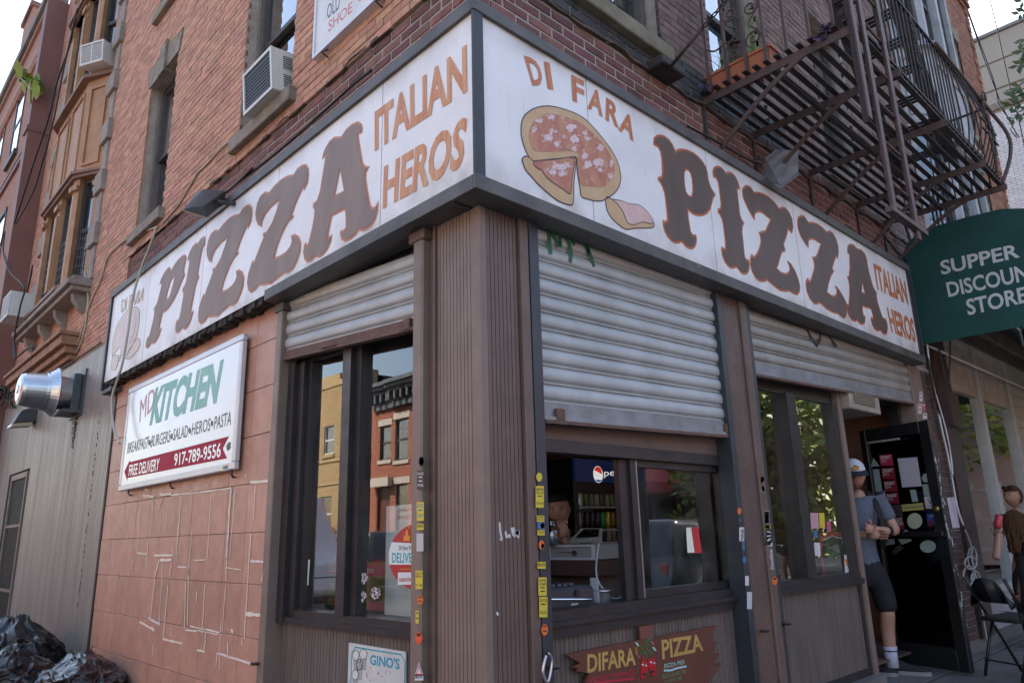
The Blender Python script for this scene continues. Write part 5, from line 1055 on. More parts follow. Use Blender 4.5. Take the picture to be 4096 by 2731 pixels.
# planter with grass on the landing
PL = empty('planter', (2.82, -.15, 4.78), 'terracotta planter box with long grass on the fire escape', 'planter')
M_tc = mat('terracotta_plastic', (.42, .135, .07), (.36, .11, .06), 5, .6)
b = MB(); b.hexa([(2.76, -.40, 4.781), (2.88, -.40, 4.781), (2.88, .12, 4.781), (2.76, .12, 4.781), (2.735, -.43, 4.93), (2.905, -.43, 4.93), (2.905, .15, 4.93), (2.735, .15, 4.93)]); b.build('box', M_tc, PL)
b = MB(); b.box(2.722, 2.918, -.445, .165, 4.931, 4.955); b.build('rim', M_tc, PL)
b = MB(); rn = random.Random(12)
for k in range(46):
    x, y = 2.82 + rn.uniform(-.06, .06), rn.uniform(-.42, .1); h = rn.uniform(.12, .5) * (1.3 if y < -.15 else .6); a = rn.uniform(0, 6.28); lean = rn.uniform(.05, .28); q = Vector((math.cos(a), math.sin(a), 0)) * lean; sd = Vector((-math.sin(a), math.cos(a), 0)) * rn.uniform(.004, .009); pr_ = None
    for i in range(5):
        t = i / 4; c_ = Vector((x, y, 4.95)) + q * t * t + Vector((0, 0, h * t * (1.1 - .25 * t))); s_ = sd * (1 - t * .95)
        if pr_: b.quad(pr_[0], pr_[1], c_ + s_, c_ - s_)
        pr_ = (c_ - s_, c_ + s_)
b.build('grass', mat('grass_blade', (.17, .25, .035), (.12, .19, .03), 10, .5), PL, recalc=False)['kind'] = 'stuff'
def rag(c_, n_, size, m, label, seed):
    rn = random.Random(seed); o = MB()
    for k in range(n_):
        pts = [Vector(c_)]
        for i in range(4): pts.append(pts[-1] + Vector((rn.uniform(-1, 1), rn.uniform(-1, 1), rn.uniform(-1, .5))) * size)
        o.ribbon(smooth_path(pts, 3), rn.uniform(.02, .05), (rn.uniform(-1, 1), -1, rn.uniform(-.5, .5)), .003)
    return tag(o.build('rag', m, None), label, 'cloth')
M_pu = mat('purple_cloth', (.10, .07, .14), (.035, .03, .05), 20, .9)
rag((2.70, .14, 4.84), 5, .04, M_pu, 'purple rag tied at the inner end of the planter', 1); rag((2.70, -.90, 4.83), 9, .045, M_pu, 'frayed purple rag knotted on the fire escape corner', 2)
# ------------------------------------------------------------------ green canopy of the next shop
AX = 6.95
M_gn = mat('green_canvas', (.006, .068, .062), (.004, .05, .047), 3, .75, bump=.3, bscale=140, c3=(.004, .03, .028), s3=3.5, t3=.62)
AW = empty('awning', (9.4, .1, 3.25), 'dark green canvas awning with large white block lettering', 'awning')
pf_ = [(.12, 3.26), (.12, 4.40), (.06, 4.52), (-.06, 4.60), (-.25, 4.635), (-.6, 4.635), (-.95, 4.615), (-1.15, 4.55), (-1.35, 4.38), (-1.48, 4.12), (-1.55, 3.8), (-1.58, 3.25)]
XE = 12.4
MB().prism([[Vector((AX, y, z)) for y, z in pf_]], (.012, 0, 0)).build('side_panel', M_gn, AW)
MB().prism([[Vector((XE, y, z)) for y, z in pf_]], (.012, 0, 0)).build('side_panel', M_gn, AW)
b = MB()
for (a, c_) in zip(pf_[1:], pf_[2:]): b.quad((AX, a[0], a[1]), (AX, c_[0], c_[1]), (XE, c_[0], c_[1]), (XE, a[0], a[1]))
b.build('canopy', M_gn, AW, recalc=False)
for x in (AX + .04, 8.8, 10.6, XE - .03): MB().tube([(x, y * .985, z - .03) for y, z in pf_[1:]], .016, 6).build('frame_hoop', M_al, AW, smooth=True)
for y, z in ((.1, 3.29), (-1.55, 3.29)): MB().tube([(AX + .03, y, z), (XE - .03, y, z)], .016, 6).build('frame_bar', M_al, AW, smooth=True)
MB().tube([(AX + .03, .1, 3.29), (AX + .03, -1.55, 3.29)], .016, 6).build('frame_bar', M_al, AW, smooth=True)
M_gw = mat('grey_white_print', (.56, .57, .60), (.5, .51, .54), 4, .6)
def awq(pts): return [at(0, AX - .002, '6', x, y) for x, y in pts]
letters('lettering', 'SUPPER', M_gw, bil(awq([(437,785),(1255,598),(1228,452),(413,638)])), AW, .022)
letters('lettering', 'DISCOUNT', M_gw, bil(awq([(510,1017),(1500,808),(1465,632),(478,862)])), AW, .022)
letters('lettering', 'STORE', M_gw, bil(awq([(712,1208),(1342,1066),(1312,900),(683,1040)])), AW, .022)
# ------------------------------------------------------------------ brick pier, posts and window of the next shop
wp = wall('R', SF)
PIER = MB().wbox(wp, 6.80, 7.30, 0, 3.0, -.3, -.012).build('brick_pier', M_mg, BLD)
z = 0.01; r = 0
me_bp = None
M_bp = mat('brick_pier_brown', (.085, .05, .045), (.06, .04, .038), 10, .8, isl=.2, bump=.4)
while z < 2.95:
    for a, c_ in (((6.805, 6.95), (6.96, 7.165), (7.175, 7.295)) if r % 2 else ((6.805, 7.03), (7.04, 7.295))): MB().wbox(wp, a, c_, z, z + .062, -.02, 0).build('brick', M_bp, PIER)
    z += .072; r += 1
NS = empty('store_front', (9.6, .3, 0), 'neighbouring store front with tall white framed windows under the green awning', 'building')
M_bs = mat('oxblood_steel', (.06, .03, .03), (.04, .025, .026), 5, .5, c3=(.09, .04, .035), s3=9, t3=.66); M_ds = mat('slate_steel', (.04, .042, .05), (.03, .031, .037), 5, .5)
ns = wall('R', .2)
framed('column', 'R', .2, [(7.36, 7.62, 0, 3.5, -.2, .10)], NS, M_bs); framed('column_face', 'R', .2, [(7.62, 7.90, 0, 3.5, -.2, .08)], NS, M_ds); framed('junction_box', 'R', .2, [(7.44, 7.80, 2.35, 2.75, .10, .16)], NS, M_bs)
M_wfr = mat('white_window_frame', (.42, .42, .42), (.34, .34, .34), 5, .5)
for q in ((7.90, 8.06, .5, 3.65, -.1, 0), (9.3, 9.46, .5, 3.65, -.1, .02), (10.9, 11.1, .5, 3.65, -.1, .02)): framed('window_post', 'R', .2, [q], NS, M_wfr)
framed('window_head', 'R', .2, [(8.06, 11.0, 3.55, 3.65, -.1, .01)], NS, M_wfr); framed('window_sill', 'R', .2, [(7.9, 11.1, .42, .5, -.1, .06)], NS, M_wfr)
framed('bulkhead', 'R', .2, [(7.9, 13.6, 0, .42, -.1, 0)], NS, mat('painted_bulkhead', (.36, .36, .40), (.28, .28, .31), 4, .6))
for a, c_ in ((8.06, 9.3), (9.46, 10.9)): framed('pane', 'R', .2, [(a, c_, .5, 3.56, -.05, -.044)], NS, G_shop)
for k in range(19): framed('siding_board', 'R', .2, [(11.1, 13.6, .43 + k * .17, .43 + k * .17 + .162, -.08, .0 + .01)], NS, mat('cream_siding', (.36, .33, .28), (.3, .27, .23), 3, .6))
framed('fascia', 'R', .2, [(7.3, 13.7, 3.65, 4.4, -.05, .05)], NS, mat('fascia_brown', (.10, .08, .07), (.06, .05, .045), 3, .7)); framed('moulding', 'R', .2, [(7.3, 13.7, 3.85, 4.05, .05, .12)], NS, mat('old_stone_band', (.15, .12, .10), (.08, .065, .055), 6, .8, bump=.5))
MB().box(7.9, 13.4, 2.5, 2.6, 0, 3.6).build('inner_wall', mat('store_back', (.10, .12, .11), (.05, .07, .06), 2, .8), NS); MB().box(7.3, 13.5, .31, 6, 3.66, 3.75).build('ceiling', M_ic, NS)
MB().box(7.36, 7.46, .42, 2.5, 0, 3.6).build('inner_wall', M_ic, NS)
rn = random.Random(21)
for k in range(30):                                    # goods on shelves just inside the glass
    x = rn.uniform(8.2, 10.8); y = rn.uniform(.45, 1.1); z = rn.choice((.5, .9, 1.3, 1.7)); h = rn.uniform(.1, .3); MB().box(x, x + rn.uniform(.08, .25), y, y + .12, z, z + h).build('window_goods', mat('goods_%d' % (k % 6), [(.3, .05, .06), (.05, .15, .3), (.35, .32, .28), (.3, .25, .05), (.1, .25, .12), (.25, .26, .3)][k % 6], rough=.5), NS)
for z in (.49, .89, 1.29, 1.69): MB().box(8.1, 10.85, .45, 1.2, z - .03, z).build('shelf', M_ic, NS)
letters('window_lettering', 'TURBANS & HIJABS', mat('red_vinyl', (.3, .04, .05)), bil([ns(u, z, -.052) for u, z in ((10.85, 1.95), (9.5, 1.95), (9.5, 2.12), (10.85, 2.12))]), NS, .01)
letters('window_lettering', 'Beauty', mat('green_vinyl', (.03, .2, .06)), bil([ns(u, z, -.052) for u, z in ((10.75, 2.25), (9.65, 2.25), (9.65, 2.55), (10.75, 2.55))]), NS, .0)
for k in range(5): framed('notice', 'R', .2, [(9.55, 9.85, 1.0 + k * .16, 1.14 + k * .16, -.06, -.052)], NS, mat('paper_blue', (.4, .45, .55), (.6, .62, .66), 30, .7))
def hang(name, pts, r_, m, label, sm=6): return tag(MB().tube(smooth_path(pts, sm), r_, 6).build(name, m, None, smooth=True), label, 'cable')
cR = lambda c, pts, pl: [at(1, pl, c, x, y) for x, y in pts]
M_cl = mat('cable_white', (.6, .6, .6), rough=.4)
hang('cable', cR('6', [(95, 300), (130, 420), (150, 620), (190, 900), (225, 1100), (260, 1350), (290, 1568)], .05) + cR('7', [(255, 300), (300, 500), (340, 720), (395, 960), (430, 1150), (480, 1420), (530, 1568)], .08), .011, M_cl, 'white cable running down beside the brick pier')
hang('cable', cR('6', [(40, 230), (110, 440), (140, 640), (200, 1000), (240, 1250), (280, 1540)], .06) + cR('7', [(245, 250), (290, 480), (350, 700), (410, 960), (450, 1200)], .07), .014, M_ck, 'black cable bundle at the end of the long sign')
hang('cable', cR('7', [(300, 480), (380, 760), (425, 1000), (440, 1150)], .06), .01, M_cl, 'short white cable clipped beside the brown column')
hang('cable', cR('2', [(1140, 380), (1190, 330), (1290, 240), (1240, 215), (1190, 270), (1210, 330), (1290, 400), (1350, 410)], .12), .009, M_ck, 'black cable looped under the fire escape above the sign end')
hang('cable', cR('2', [(1130, 360), (1200, 450), (1270, 540), (1330, 600), (1400, 660)], .1), .012, M_ck, 'black wires stapled to the bricks at the sign end')
hang('cable', cR('D', [(0, 880), (200, 985), (400, 1100), (520, 1145)], .05), .01, M_ck, 'black wire along the sign top to the grey flood light')
LC = empty('lock_coil', (7.3, .05, .8), 'coiled grey bicycle lock cable hanging on the brown column', 'lock')
for k, (x, y, rx, ry) in enumerate(((1490, 800, 38, 40), (1478, 880, 34, 60), (1520, 900, 26, 48), (1500, 770, 28, 70))):
    MB().tube([at(1, .02 + .012 * k, 'N', x + rx * math.cos(t * .393), y + ry * math.sin(t * .393)) for t in range(17)], .011, 6, False).build('loop', mat('lock_cable', (.35, .36, .38), rough=.3), LC, smooth=True)
MB().tube(smooth_path([at(1, .02, 'N', x, y) for x, y in ((1455, 590), (1480, 650), (1500, 720), (1495, 760), (1540, 960), (1570, 1150), (1600, 1320))], 4), .01, 6).build('tail', mat('lock_cable', (.35, .36, .38)), LC, smooth=True)
# awning chains
for k, (a, c_) in enumerate((((420, 30), (405, 370)), ((320, 60), (380, 350)))):
    p, q = at(1, .0, '7', *a), at(1, .03, '7', *c_); cn = empty('awning_chain', p, ('thin chain hanging straight under the green awning', 'thin chain slanting from the green awning to the junction box')[k], 'chain', 'awning chains'); nl = 24
    for i in range(nl):
        c0_ = p.lerp(q, (i + .5) / nl) + Vector((0, 0, -.03 * math.sin(math.pi * (i + .5) / nl))); MB().tube([c0_ + Vector(((.009 if i % 2 else 0) * math.cos(t), (0 if i % 2 else .009) * math.cos(t), .022 * math.sin(t))) for t in [j * math.pi / 4 for j in range(9)]], .004, 4, False).build('link', M_iron, cn)
# ------------------------------------------------------------------ far buildings on the avenue
FB = empty('tan_building', (34, 0, 0), 'tall tan panelled building far along the avenue', 'building')
M_tan = mat('tan_panel', (.36, .31, .26), (.33, .285, .24), 1.2, .8); M_tj = mat('tan_joint', (.22, .18, .13), rough=.9)
xt = 34.0; tz = [at(0, xt, '8', 776, 165).z, at(0, xt, '8', 776, 390).z, at(0, xt, '8', 776, 620).z]
ztop = tz[0]; pit = (tz[0] - tz[2]) / 2
MB().box(xt + .05, xt + 14, -14, 6, 0, ztop).build('wall', M_tj, FB)
for j in range(8):
    for i in range(-3, 3): MB().box(xt, xt + .05, i * 4.2 + .03, i * 4.2 + 4.17, max(0, ztop - (j + 1) * pit + .05), ztop - j * pit - .05).build('panel', M_tan, FB)
MB().box(xt - .1, xt + 14, -14.1, 6.1, ztop, ztop + .15).build('coping', mat('tan_coping', (.2, .19, .18)), FB)
WB = empty('white_brick_building', (24, 0, 0), 'white painted brick building between the corner building and tan tower', 'building')
xw = 24.0; zt = at(0, xw, '8', 500, 890).z; M_pw = mat('painted_white_brick', (.62, .59, .60), (.54, .51, .52), 3, .7, isl=.06, bump=.4, c3=(.3, .26, .25), s3=14, t3=.72); M_pm = mat('painted_mortar', (.34, .31, .31), rough=.9)
MB().box(xw + .02, xw + 6, -9, 3, 0, zt).build('wall', M_pm, WB)
b = MB(); z = zt - 9; r = 0
while z < zt - .1:
    y = -8.0 + (.13 if r % 2 else 0)
    while y < 2.9: b.box(xw, xw + .03, y, y + .245, z, z + .078); y += .26
    z += .09; r += 1
b.build('bricks', M_pw, WB, recalc=False)['kind'] = 'stuff'
MB().box(xw - .1, xw + 6, -9.1, 3.1, zt, zt + .22).build('coping', M_st, WB); MB().box(xw - .02, xw + .5, -3.2, -1.2, zt + .22, zt + 1.2).build('chimney', M_br, WB)
# overhead wires
for k, pts in enumerate(([(300, 0), (370, 200), (480, 510), (600, 820), (700, 1020), (740, 1080)], [(310, 0), (400, 260), (540, 640), (580, 820), (680, 960), (672, 1020), (720, 1080)], [(510, 0), (570, 250), (625, 500), (690, 780), (740, 960), (790, 1200)])):
    hang('overhead_wire', [at(0, 16, '8', x, y) for x, y in pts], .012, M_ck, ('twisted utility wires crossing in front of the tan building', 'slack utility wire dropping towards the white brick building', 'single utility wire hanging right of the twisted wires')[k])
# ------------------------------------------------------------------ things inside the take-out window
CROPS['9'] = (2150, 1750, 500 / 1120)
def a9(x, y, v): return at(1, v, '9', x, y)
FR = empty('drinks_fridge', (3.35, 1.85, 0), 'black upright drinks fridge with lit blue cola header and glass door', 'fridge'); FY = 1.85
pL, pT = a9(310, 260, FY), a9(740, 230, FY); fx0 = pL.x; fx1 = fx0 + 1.02; ztop = pT.z + .02; zh = a9(560, 400, FY).z
M_fk = mat('fridge_black', (.01, .01, .012), rough=.3); M_pb2 = mat('cola_blue_lit', (.006, .022, .10), (.004, .015, .07), 3, .3, emit=.06)
b = MB(); b.box(fx0, fx0 + .07, FY, FY + .7, .02, ztop); b.box(fx1 - .07, fx1, FY, FY + .7, .02, ztop); b.box(fx0 + .07, fx1 - .07, FY + .6, FY + .7, .02, ztop); b.box(fx0 + .07, fx1 - .07, FY, FY + .6, .02, .3); b.box(fx0 + .07, fx1 - .07, FY, FY + .6, zh - .1, ztop); b.build('cabinet', M_fk, FR)
hd = MB().box(fx0 + .004, fx1 - .004, FY - .03, FY - .001, zh, ztop - .01).build('header_panel', M_pb2, FR)
lc = a9(543, 328, FY - .032); R_ = (a9(585, 328, FY).x - a9(500, 328, FY).x) / 2
def disc(name, m, c_, r_, par, f=lambda t: True, n_=28, y=0.0):
    MB().prism([[Vector((c_.x + r_ * math.cos(2 * math.pi * t / n_), c_.y + y, c_.z + r_ * 1.12 * math.sin(2 * math.pi * t / n_))) for t in range(n_)]], (0, -.001, 0)).build(name, m, par)
M_ew = mat('lit_white', (.8, .8, .75), rough=.4, emit=.16); M_er = mat('lit_red', (.55, .03, .02), rough=.4, emit=.16); M_eb = mat('lit_blue', (.02, .07, .35), rough=.4, emit=.16)
disc('roundel', M_ew, lc, R_, hd)
def cap_poly(sgn, lo):
    pts = [(math.cos(t), math.sin(t)) for t in [lo + (math.pi - 2 * lo) * i / 14 for i in range(15)]]
    return [Vector((lc.x + .93 * R_ * x, lc.y - .0015, lc.z + .93 * R_ * 1.12 * y * sgn)) for x, y in pts]
tp_ = cap_poly(1, .55); tp_[0].z -= .035; MB().prism([tp_], (0, -.001, 0)).build('roundel_red', M_er, hd); bt_ = cap_poly(-1, .75); MB().prism([bt_], (0, -.001, 0)).build('roundel_blue', M_eb, hd)
q0, q1 = a9(597, 362, FY - .033), a9(800, 352, FY - .033); q2, q3 = a9(800, 276, FY - .033), a9(597, 290, FY - .033); letters('lettering', 'pepsi', M_ew, bil([q0, q1, q2, q3]), hd, .0)
M_lt2 = mat('fridge_lamp', (.9, .95, .9), emit=.9); MB().box(fx0 + .09, fx0 + .11, FY + .08, FY + .12, .5, zh - .15).build('inner_lamp', M_lt2, FR); MB().box(fx0 + .07, fx1 - .07, FY + .585, FY + .599, .3, zh - .1).build('inner_back', mat('fridge_inner', (.5, .52, .5), rough=.5), FR)
rn = random.Random(31); cans = [(.05, .35, .05), (.5, .45, .02), (.02, .02, .02), (.45, .03, .02), (.06, .05, .2), (.4, .4, .42), (.02, .3, .08), (.4, .12, .02)]
zs = [a9(650, 815, FY + .15).z, a9(650, 615, FY + .15).z, a9(650, 925, FY + .15).z]
for k, z in enumerate(zs):
    MB().box(fx0 + .115, fx1 - .07, FY + .06, FY + .5, z - .02, z - .003).build('shelf', M_act, FR)
    x = fx0 + .24; ci = 0; row = ([(.03, .02, .025), (.06, .02, .02), (.03, .03, .03), (.04, .02, .05), (.03, .25, .07), (.45, .4, .03), (.2, .13, .03), (.45, .12, .04), (.35, .04, .03)], [(.32, .34, .33), (.16, .28, .08), (.3, .32, .28), (.4, .42, .4), (.12, .2, .07)], [(.22, .17, .12), (.05, .04, .04), (.3, .28, .25)])[k]
    while x < fx1 - .12:
        cc = row[ci % len(row)]; ci += 1; h = .16 if k != 1 else .2
        MB().lathe([(.028, 0), (.033, .008), (.033, h - .015), (.026, h)], (x, FY + .14, z), (0, 0, 1), 12).build('can', mat('can_%d_%d_%d' % tuple(int(v * 100) for v in cc), cc, rough=.3, metal=.3), FR, smooth=True); x += .075
# counter, till, tablet
xf = a9(520, 1050, .62).x; zt_ = a9(520, 955, .62).z; zb_ = a9(520, 1095, .62).z; y_far = at(0, xf, '9', 95, 1000).y
CT = empty('counter', (2.0, 1.2, .02), 'worn brown serving counter behind the take-out window', 'counter')
MB().box(xf - .02, 3.0, .60, y_far + .3, zb_ - .10, zb_ - .004).build('top', mat('counter_wood', (.09, .045, .035), (.05, .03, .025), 6, .5), CT); MB().box(xf + .05, 2.9, .68, y_far + .25, .02, zb_ - .10).build('body', mat('counter_side', (.12, .11, .10), (.1, .06, .03), 3, .6), CT)
TL = empty('cash_drawer', (xf + .2, .8, zb_), 'grey cash drawer with a white framed front and key', 'cash drawer'); M_gw2 = mat('till_grey', (.30, .30, .29), rough=.5); M_ww = mat('till_white', (.55, .56, .6), rough=.4)
MB().box(xf, xf + .45, .62, y_far, zb_, zt_).build('casing', M_gw2, TL, bevel=.006); fh = zt_ - zb_; fr_ = MB()
for q in ((.62, y_far, zb_, zb_ + .014), (.62, y_far, zt_ - .014, zt_), (.62, .645, zb_ + .014, zt_ - .014), (y_far - .025, y_far, zb_ + .014, zt_ - .014)): fr_.box(xf - .012, xf - .001, *q)
fr_.build('front_frame', M_ww, TL); MB().box(xf - .006, xf - .001, .645 + .18, y_far - .1, zb_ + fh * .5, zb_ + fh * .53).build('slot', M_blk, TL); MB().lathe([(.018, 0), (.018, .012)], (xf - .001, .80, zb_ + fh * .45), (-1, 0, 0), 12).build('lock', M_iron, TL)
TB = empty('tablet_till', (xf + .2, .85, zt_), 'white tilted tablet register on the cash drawer', 'tablet')
p = [a9(285, 918, 1.0), a9(575, 900, .72), a9(585, 812, .78), a9(395, 812, 1.05)]; ctr = sum(p, Vector()) / 4
MB().prism([p], (.02, .03, -.025)).build('shell', mat('tablet_white', (.6, .6, .6), rough=.35), TB); pi_ = [ctr + (v - ctr) * .72 + Vector((-.004, -.006, .006)) for v in p]; MB().prism([pi_], (.001, .002, -.002)).build('screen', mat('screen_black', (.008, .008, .01), rough=.08, coat=1), TB)
MB().box(ctr.x, ctr.x + .12, ctr.y - .02, ctr.y + .12, zt_ + .001, ctr.z - .012).build('stand', mat('tablet_white', (.6, .6, .6)), TB)
JR = empty('candy_jar', (1.2, .95, zt_), 'clear lidded jar beside the register', 'jar'); jc = a9(118, 900, 1.0); jc.z = zt_
MB().lathe([(.055, 0), (.065, .02), (.065, .11), (.04, .14), (.044, .15), (.044, .17)], jc, (0, 0, 1), 18).build('glass_body', glass('jar_glass', (.7, .72, .72), 1.5), JR, smooth=True); MB().lathe([(.05, .01), (.055, .06), (.02, .07)], jc, (0, 0, 1), 14).build('contents', mat('jar_contents', (.10, .16, .26), rough=.5), JR)
hang('power_cord', [a9(550, 945, .6), a9(535, 1060, .58), a9(525, 1180, .55), a9(545, 1290, .52), a9(620, 1385, .48), a9(690, 1440, .45), a9(780, 1415, .5)], .006, M_cl, 'white power cord drooping from the cash drawer')
# ledge with radio and cup
LD = MB().box(.58, 2.5, .31, .60, .70, .812).build('inner_ledge', M_df, BLD)
RD = empty('radio', (1.0, .45, .812), 'grey portable radio lying on the inner window ledge', 'radio'); M_rdo = mat('radio_grey', (.045, .05, .06), (.035, .038, .046), 9, .4)
MB().box(.80, 1.22, .38, .53, .813, .935).build('case', M_rdo, RD, bevel=.02)
for k in range(5): MB().box(.84 + k * .05, .875 + k * .05, .42, .46, .935, .955).build('button', mat('radio_button', (.06, .06, .07), rough=.4), RD, bevel=.004)
MB().tube([(.82, .375, .88), (1.17, .372, .855)], .006, 6).build('antenna', mat('bright_steel', (.6, .6, .65), rough=.2, metal=1), RD); MB().box(1.0, 1.06, .378, .381, .83, .845).build('badge', M_act, RD); MB().lathe([(.02, 0), (.02, .012)], (1.05, .38, .90), (0, -1, 0), 12).build('dial', M_blk, RD)
MC = empty('metal_cup', (1.33, .42, .812), 'small dented aluminium cup on the window ledge', 'cup'); MB().lathe([(.05, 0), (.052, .01), (.058, .075), (.064, .085), (.06, .086), (.05, .02), (.001, .018)], (1.33, .42, .813), (0, 0, 1), 20).build('cup_body', mat('dull_aluminium', (.5, .52, .55), (.4, .42, .45), 12, .35, metal=.8), MC, smooth=True); MB().box(1.27, 1.275, .40, .46, .83, .97).build('paper', M_ww, MC)
for k, (x0, x1, z0, z1) in enumerate(((1.9, 2.15, 1.5, 1.85), (1.4, 1.7, 1.75, 2.1), (2.2, 2.45, 1.8, 2.2))): 
    o = MB().box(x0, x1, 3.55, 3.58, z0, z1).build('picture', M_df, BLD); MB().box(x0 + .03, x1 - .03, 3.54, 3.549, z0 + .03, z1 - .03).build('print', mat('picture_%d' % k, (.06, .05, .04), (.12, .08, .05), 9, .5), o)
# ------------------------------------------------------------------ things behind the side window
def tin(loc, label, w_=.36, h=.30):
    o = empty('oil_tin', loc, label, 'tin', 'olive oil tins in the window'); x, y, z = loc
    MB().box(x, x + .2, y, y + w_, z, z + h).build('body', mat('tin_green', (.10, .12, .05), (.35, .20, .03), 9, .35, c3=(.4, .38, .3), s3=7, t3=.6), o, bevel=.01)
    MB().box(x - .0025, x - .0005, y + .012, y + w_ - .012, z + h * .72, z + h * .98).build('red_band', mat('tin_red', (.45, .02, .02), rough=.35), o); MB().box(x - .0025, x - .0005, y + .012, y + w_ * .6, z + .012, z + h * .2).build('red_band', mat('tin_red', (.45, .02, .02)), o)
    letters('lettering', 'Partanna', mat('tin_cream', (.7, .62, .45), rough=.4), bil([(x - .004, y + w_ - .03, z + h * .78), (x - .004, y + w_ * .45, z + h * .78), (x - .004, y + w_ * .45, z + h * .92), (x - .004, y + w_ - .03, z + h * .92)]), o, .01)
tin((.46, 1.42, .785), 'red and green olive oil tin nearest the pizza boxes'); tin((.50, 2.02, .785), 'olive oil tin half hidden behind the window mullion', .22)
MB().box(.31, .72, .70, 2.3, .70, .784).build('window_shelf', M_df, BLD)
PB = empty('pizza_boxes', (.5, 1.2, .785), 'stack of flat white pizza boxes standing in the side window', 'boxes')
for k in range(4): MB().box(.40 + k * .05, .445 + k * .05, .70 + k * .01, 1.37, .786, 1.43 - .01 * k).build('pizza_box', mat('white_card', (.62, .64, .62), (.56, .58, .56), 7, .7), PB)
for k, s_ in enumerate(('QUALITY INGREDIENTS', 'BAKED OVEN FRESH', 'QUALITY INGREDIENTS')): z = 1.385 - k * .04 - (.07 if k == 2 else 0); letters('lettering', s_, M_rd, bil([(.398, 1.24, z), (.398, .86, z), (.398, .86, z + .022), (.398, 1.24, z + .022)]), PB, .0)
DV = empty('delivery_decal', (.276, 1.1, .9), 'round red and white delivery sticker on the side window glass', 'sticker'); XD = .2735
def dq(pts): return [at(0, XD, 'K', x, y) for x, y in pts]
cy_, cz_ = 1130, 718
el = [(1150 + 215 * math.cos(t * math.pi / 24), cz_ + 228 * math.sin(t * math.pi / 24)) for t in range(48)]
MB().prism([dq(el)], (-.0008, 0, 0)).build('disc', mat('decal_red', (.42, .03, .035), rough=.35), DV); XD = .2715
band = [p for p in el if 615 < p[1] < 772]; lp = sorted([p for p in band if p[0] < 1150], key=lambda p: p[1]); MB().prism([dq([(lp[0][0] + 3, 618)] + lp + [(lp[-1][0] + 3, 770), (1330, 770), (1340, 640)])], (-.0006, 0, 0)).build('band', mat('decal_white', (.7, .74, .75), rough=.35), DV); MB().prism([dq([(997, 822), (1200, 822), (1200, 905), (997, 905)])], (-.0006, 0, 0)).build('box', mat('decal_white', (.7, .74, .75)), DV); XD = .270
letters('lettering', 'Di Fara Pizza', M_blk, bil(dq([(1003, 672), (1112, 672), (1112, 642), (1003, 642)])), DV, .008); letters('lettering', 'DELIVERY', mat('decal_teal', (.02, .4, .42)), bil(dq([(957, 757), (1150, 757), (1150, 690), (957, 690)])), DV, .02); letters('lettering', 'ORDER FROM US ON', mat('decal_yellow', (.7, .35, .02)), bil(dq([(1008, 808), (1118, 808), (1118, 795), (1008, 795)])), DV, .005); letters('lettering', 'seamless', mat('decal_red', (.42, .03, .035)), bil(dq([(1005, 885), (1106, 882), (1106, 848), (1005, 850)])), DV, .01)
MB().prism([dq([(1035, 610), (1035, 575), (1048, 575), (1048, 552), (1058, 530), (1068, 552), (1068, 575), (1080, 575), (1080, 610)])], (-.0006, 0, 0)).build('tower', mat('decal_orange', (.7, .28, .03)), DV)
letters('moon', ')', mat('decal_yellow', (.7, .35, .02)), bil(dq([(1062, 530), (1078, 530), (1078, 508), (1062, 508)])), DV, .03)
tag(MB().prism([[at(0, .274, 'K', x, y) for x, y in ((333, 733), (405, 737), (393, 908), (320, 905))]], (-.0008, 0, 0)).build('receipt', mat('receipt_paper', (.62, .66, .66), (.45, .5, .5), 40, .7), None), 'pale printed receipt taped inside the side window', 'paper')
for k, (x, y, rx, ry) in enumerate(((762, 862, 32, 42), (755, 985, 30, 40), (847, 962, 33, 42))):
    tag(MB().prism([[at(0, .2725, 'K', x + rx * math.cos(t * .628) * (1 + .1 * math.sin(3 * t)), y + ry * math.sin(t * .628)) for t in range(10)]], (-.0008, 0, 0)).build('silver_sticker', mat('silver_print', (.65, .65, .68), (.02, .02, .03), 70, .4, lo=.48, hi=.52), None), ('black and silver sticker above another one beside the mullion', 'black and silver sticker low beside the mullion', 'black and silver sticker close to the round delivery sticker')[k], 'sticker', 'round silver stickers on the glass')
# ------------------------------------------------------------------ stickers on the guide posts
def stick(side, pl, c, x, y, w_, h, cc, par, shape='r', txt=None, tc=(.02, .02, .02)):
    W_ = wall(side, pl); k = mat('sticker_%d_%d_%d' % tuple(int(v * 100) for v in cc), cc, rough=.45)
    pts = [(x - w_ / 2, y - h / 2), (x + w_ / 2, y - h / 2), (x + w_ / 2, y + h / 2), (x - w_ / 2, y + h / 2)] if shape == 'r' else [(x + w_ / 2 * math.cos(t * .449), y + h / 2 * math.sin(t * .449)) for t in range(14)] if shape == 'o' else [(x, y - h / 2), (x + w_ / 2, y + h / 2), (x - w_ / 2, y + h / 2)]
    o = poly('sticker', k, W_, [Q(side, c, pts, pl)], .0004, par, .0006)
    if txt:
        n_ = len(txt)
        for i, t in enumerate(txt):
            y0 = y - h * .40 + h * .8 * i / n_; y1 = y0 + h * .8 / n_ * (.72 if t != '#' else .3)
            if t == '#': poly('print', mat('print_%d' % int(tc[0] * 100), tc, rough=.5), W_, [Q(side, c, [(x - w_ * .26, y0 + 3), (x + w_ * .26, y0 + 3), (x + w_ * .26, y1 + 3), (x - w_ * .26, y1 + 3)], pl)], .0012, par, .0004)
            elif t: letters('print', t, mat('print_%d' % int(tc[0] * 100), tc, rough=.5), bil([W_(u, z, .0014) for u, z in Q(side, c, [(x - w_ * .44, y1), (x + w_ * .44, y1), (x + w_ * .44, y0), (x - w_ * .44, y0)], pl)]), par, .01)
    return o
YL, OR_, WT, BK, BLU = (.62, .50, .05), (.72, .16, .03), (.62, .62, .64), (.03, .03, .035), (.04, .16, .34)
pp = SF - .046
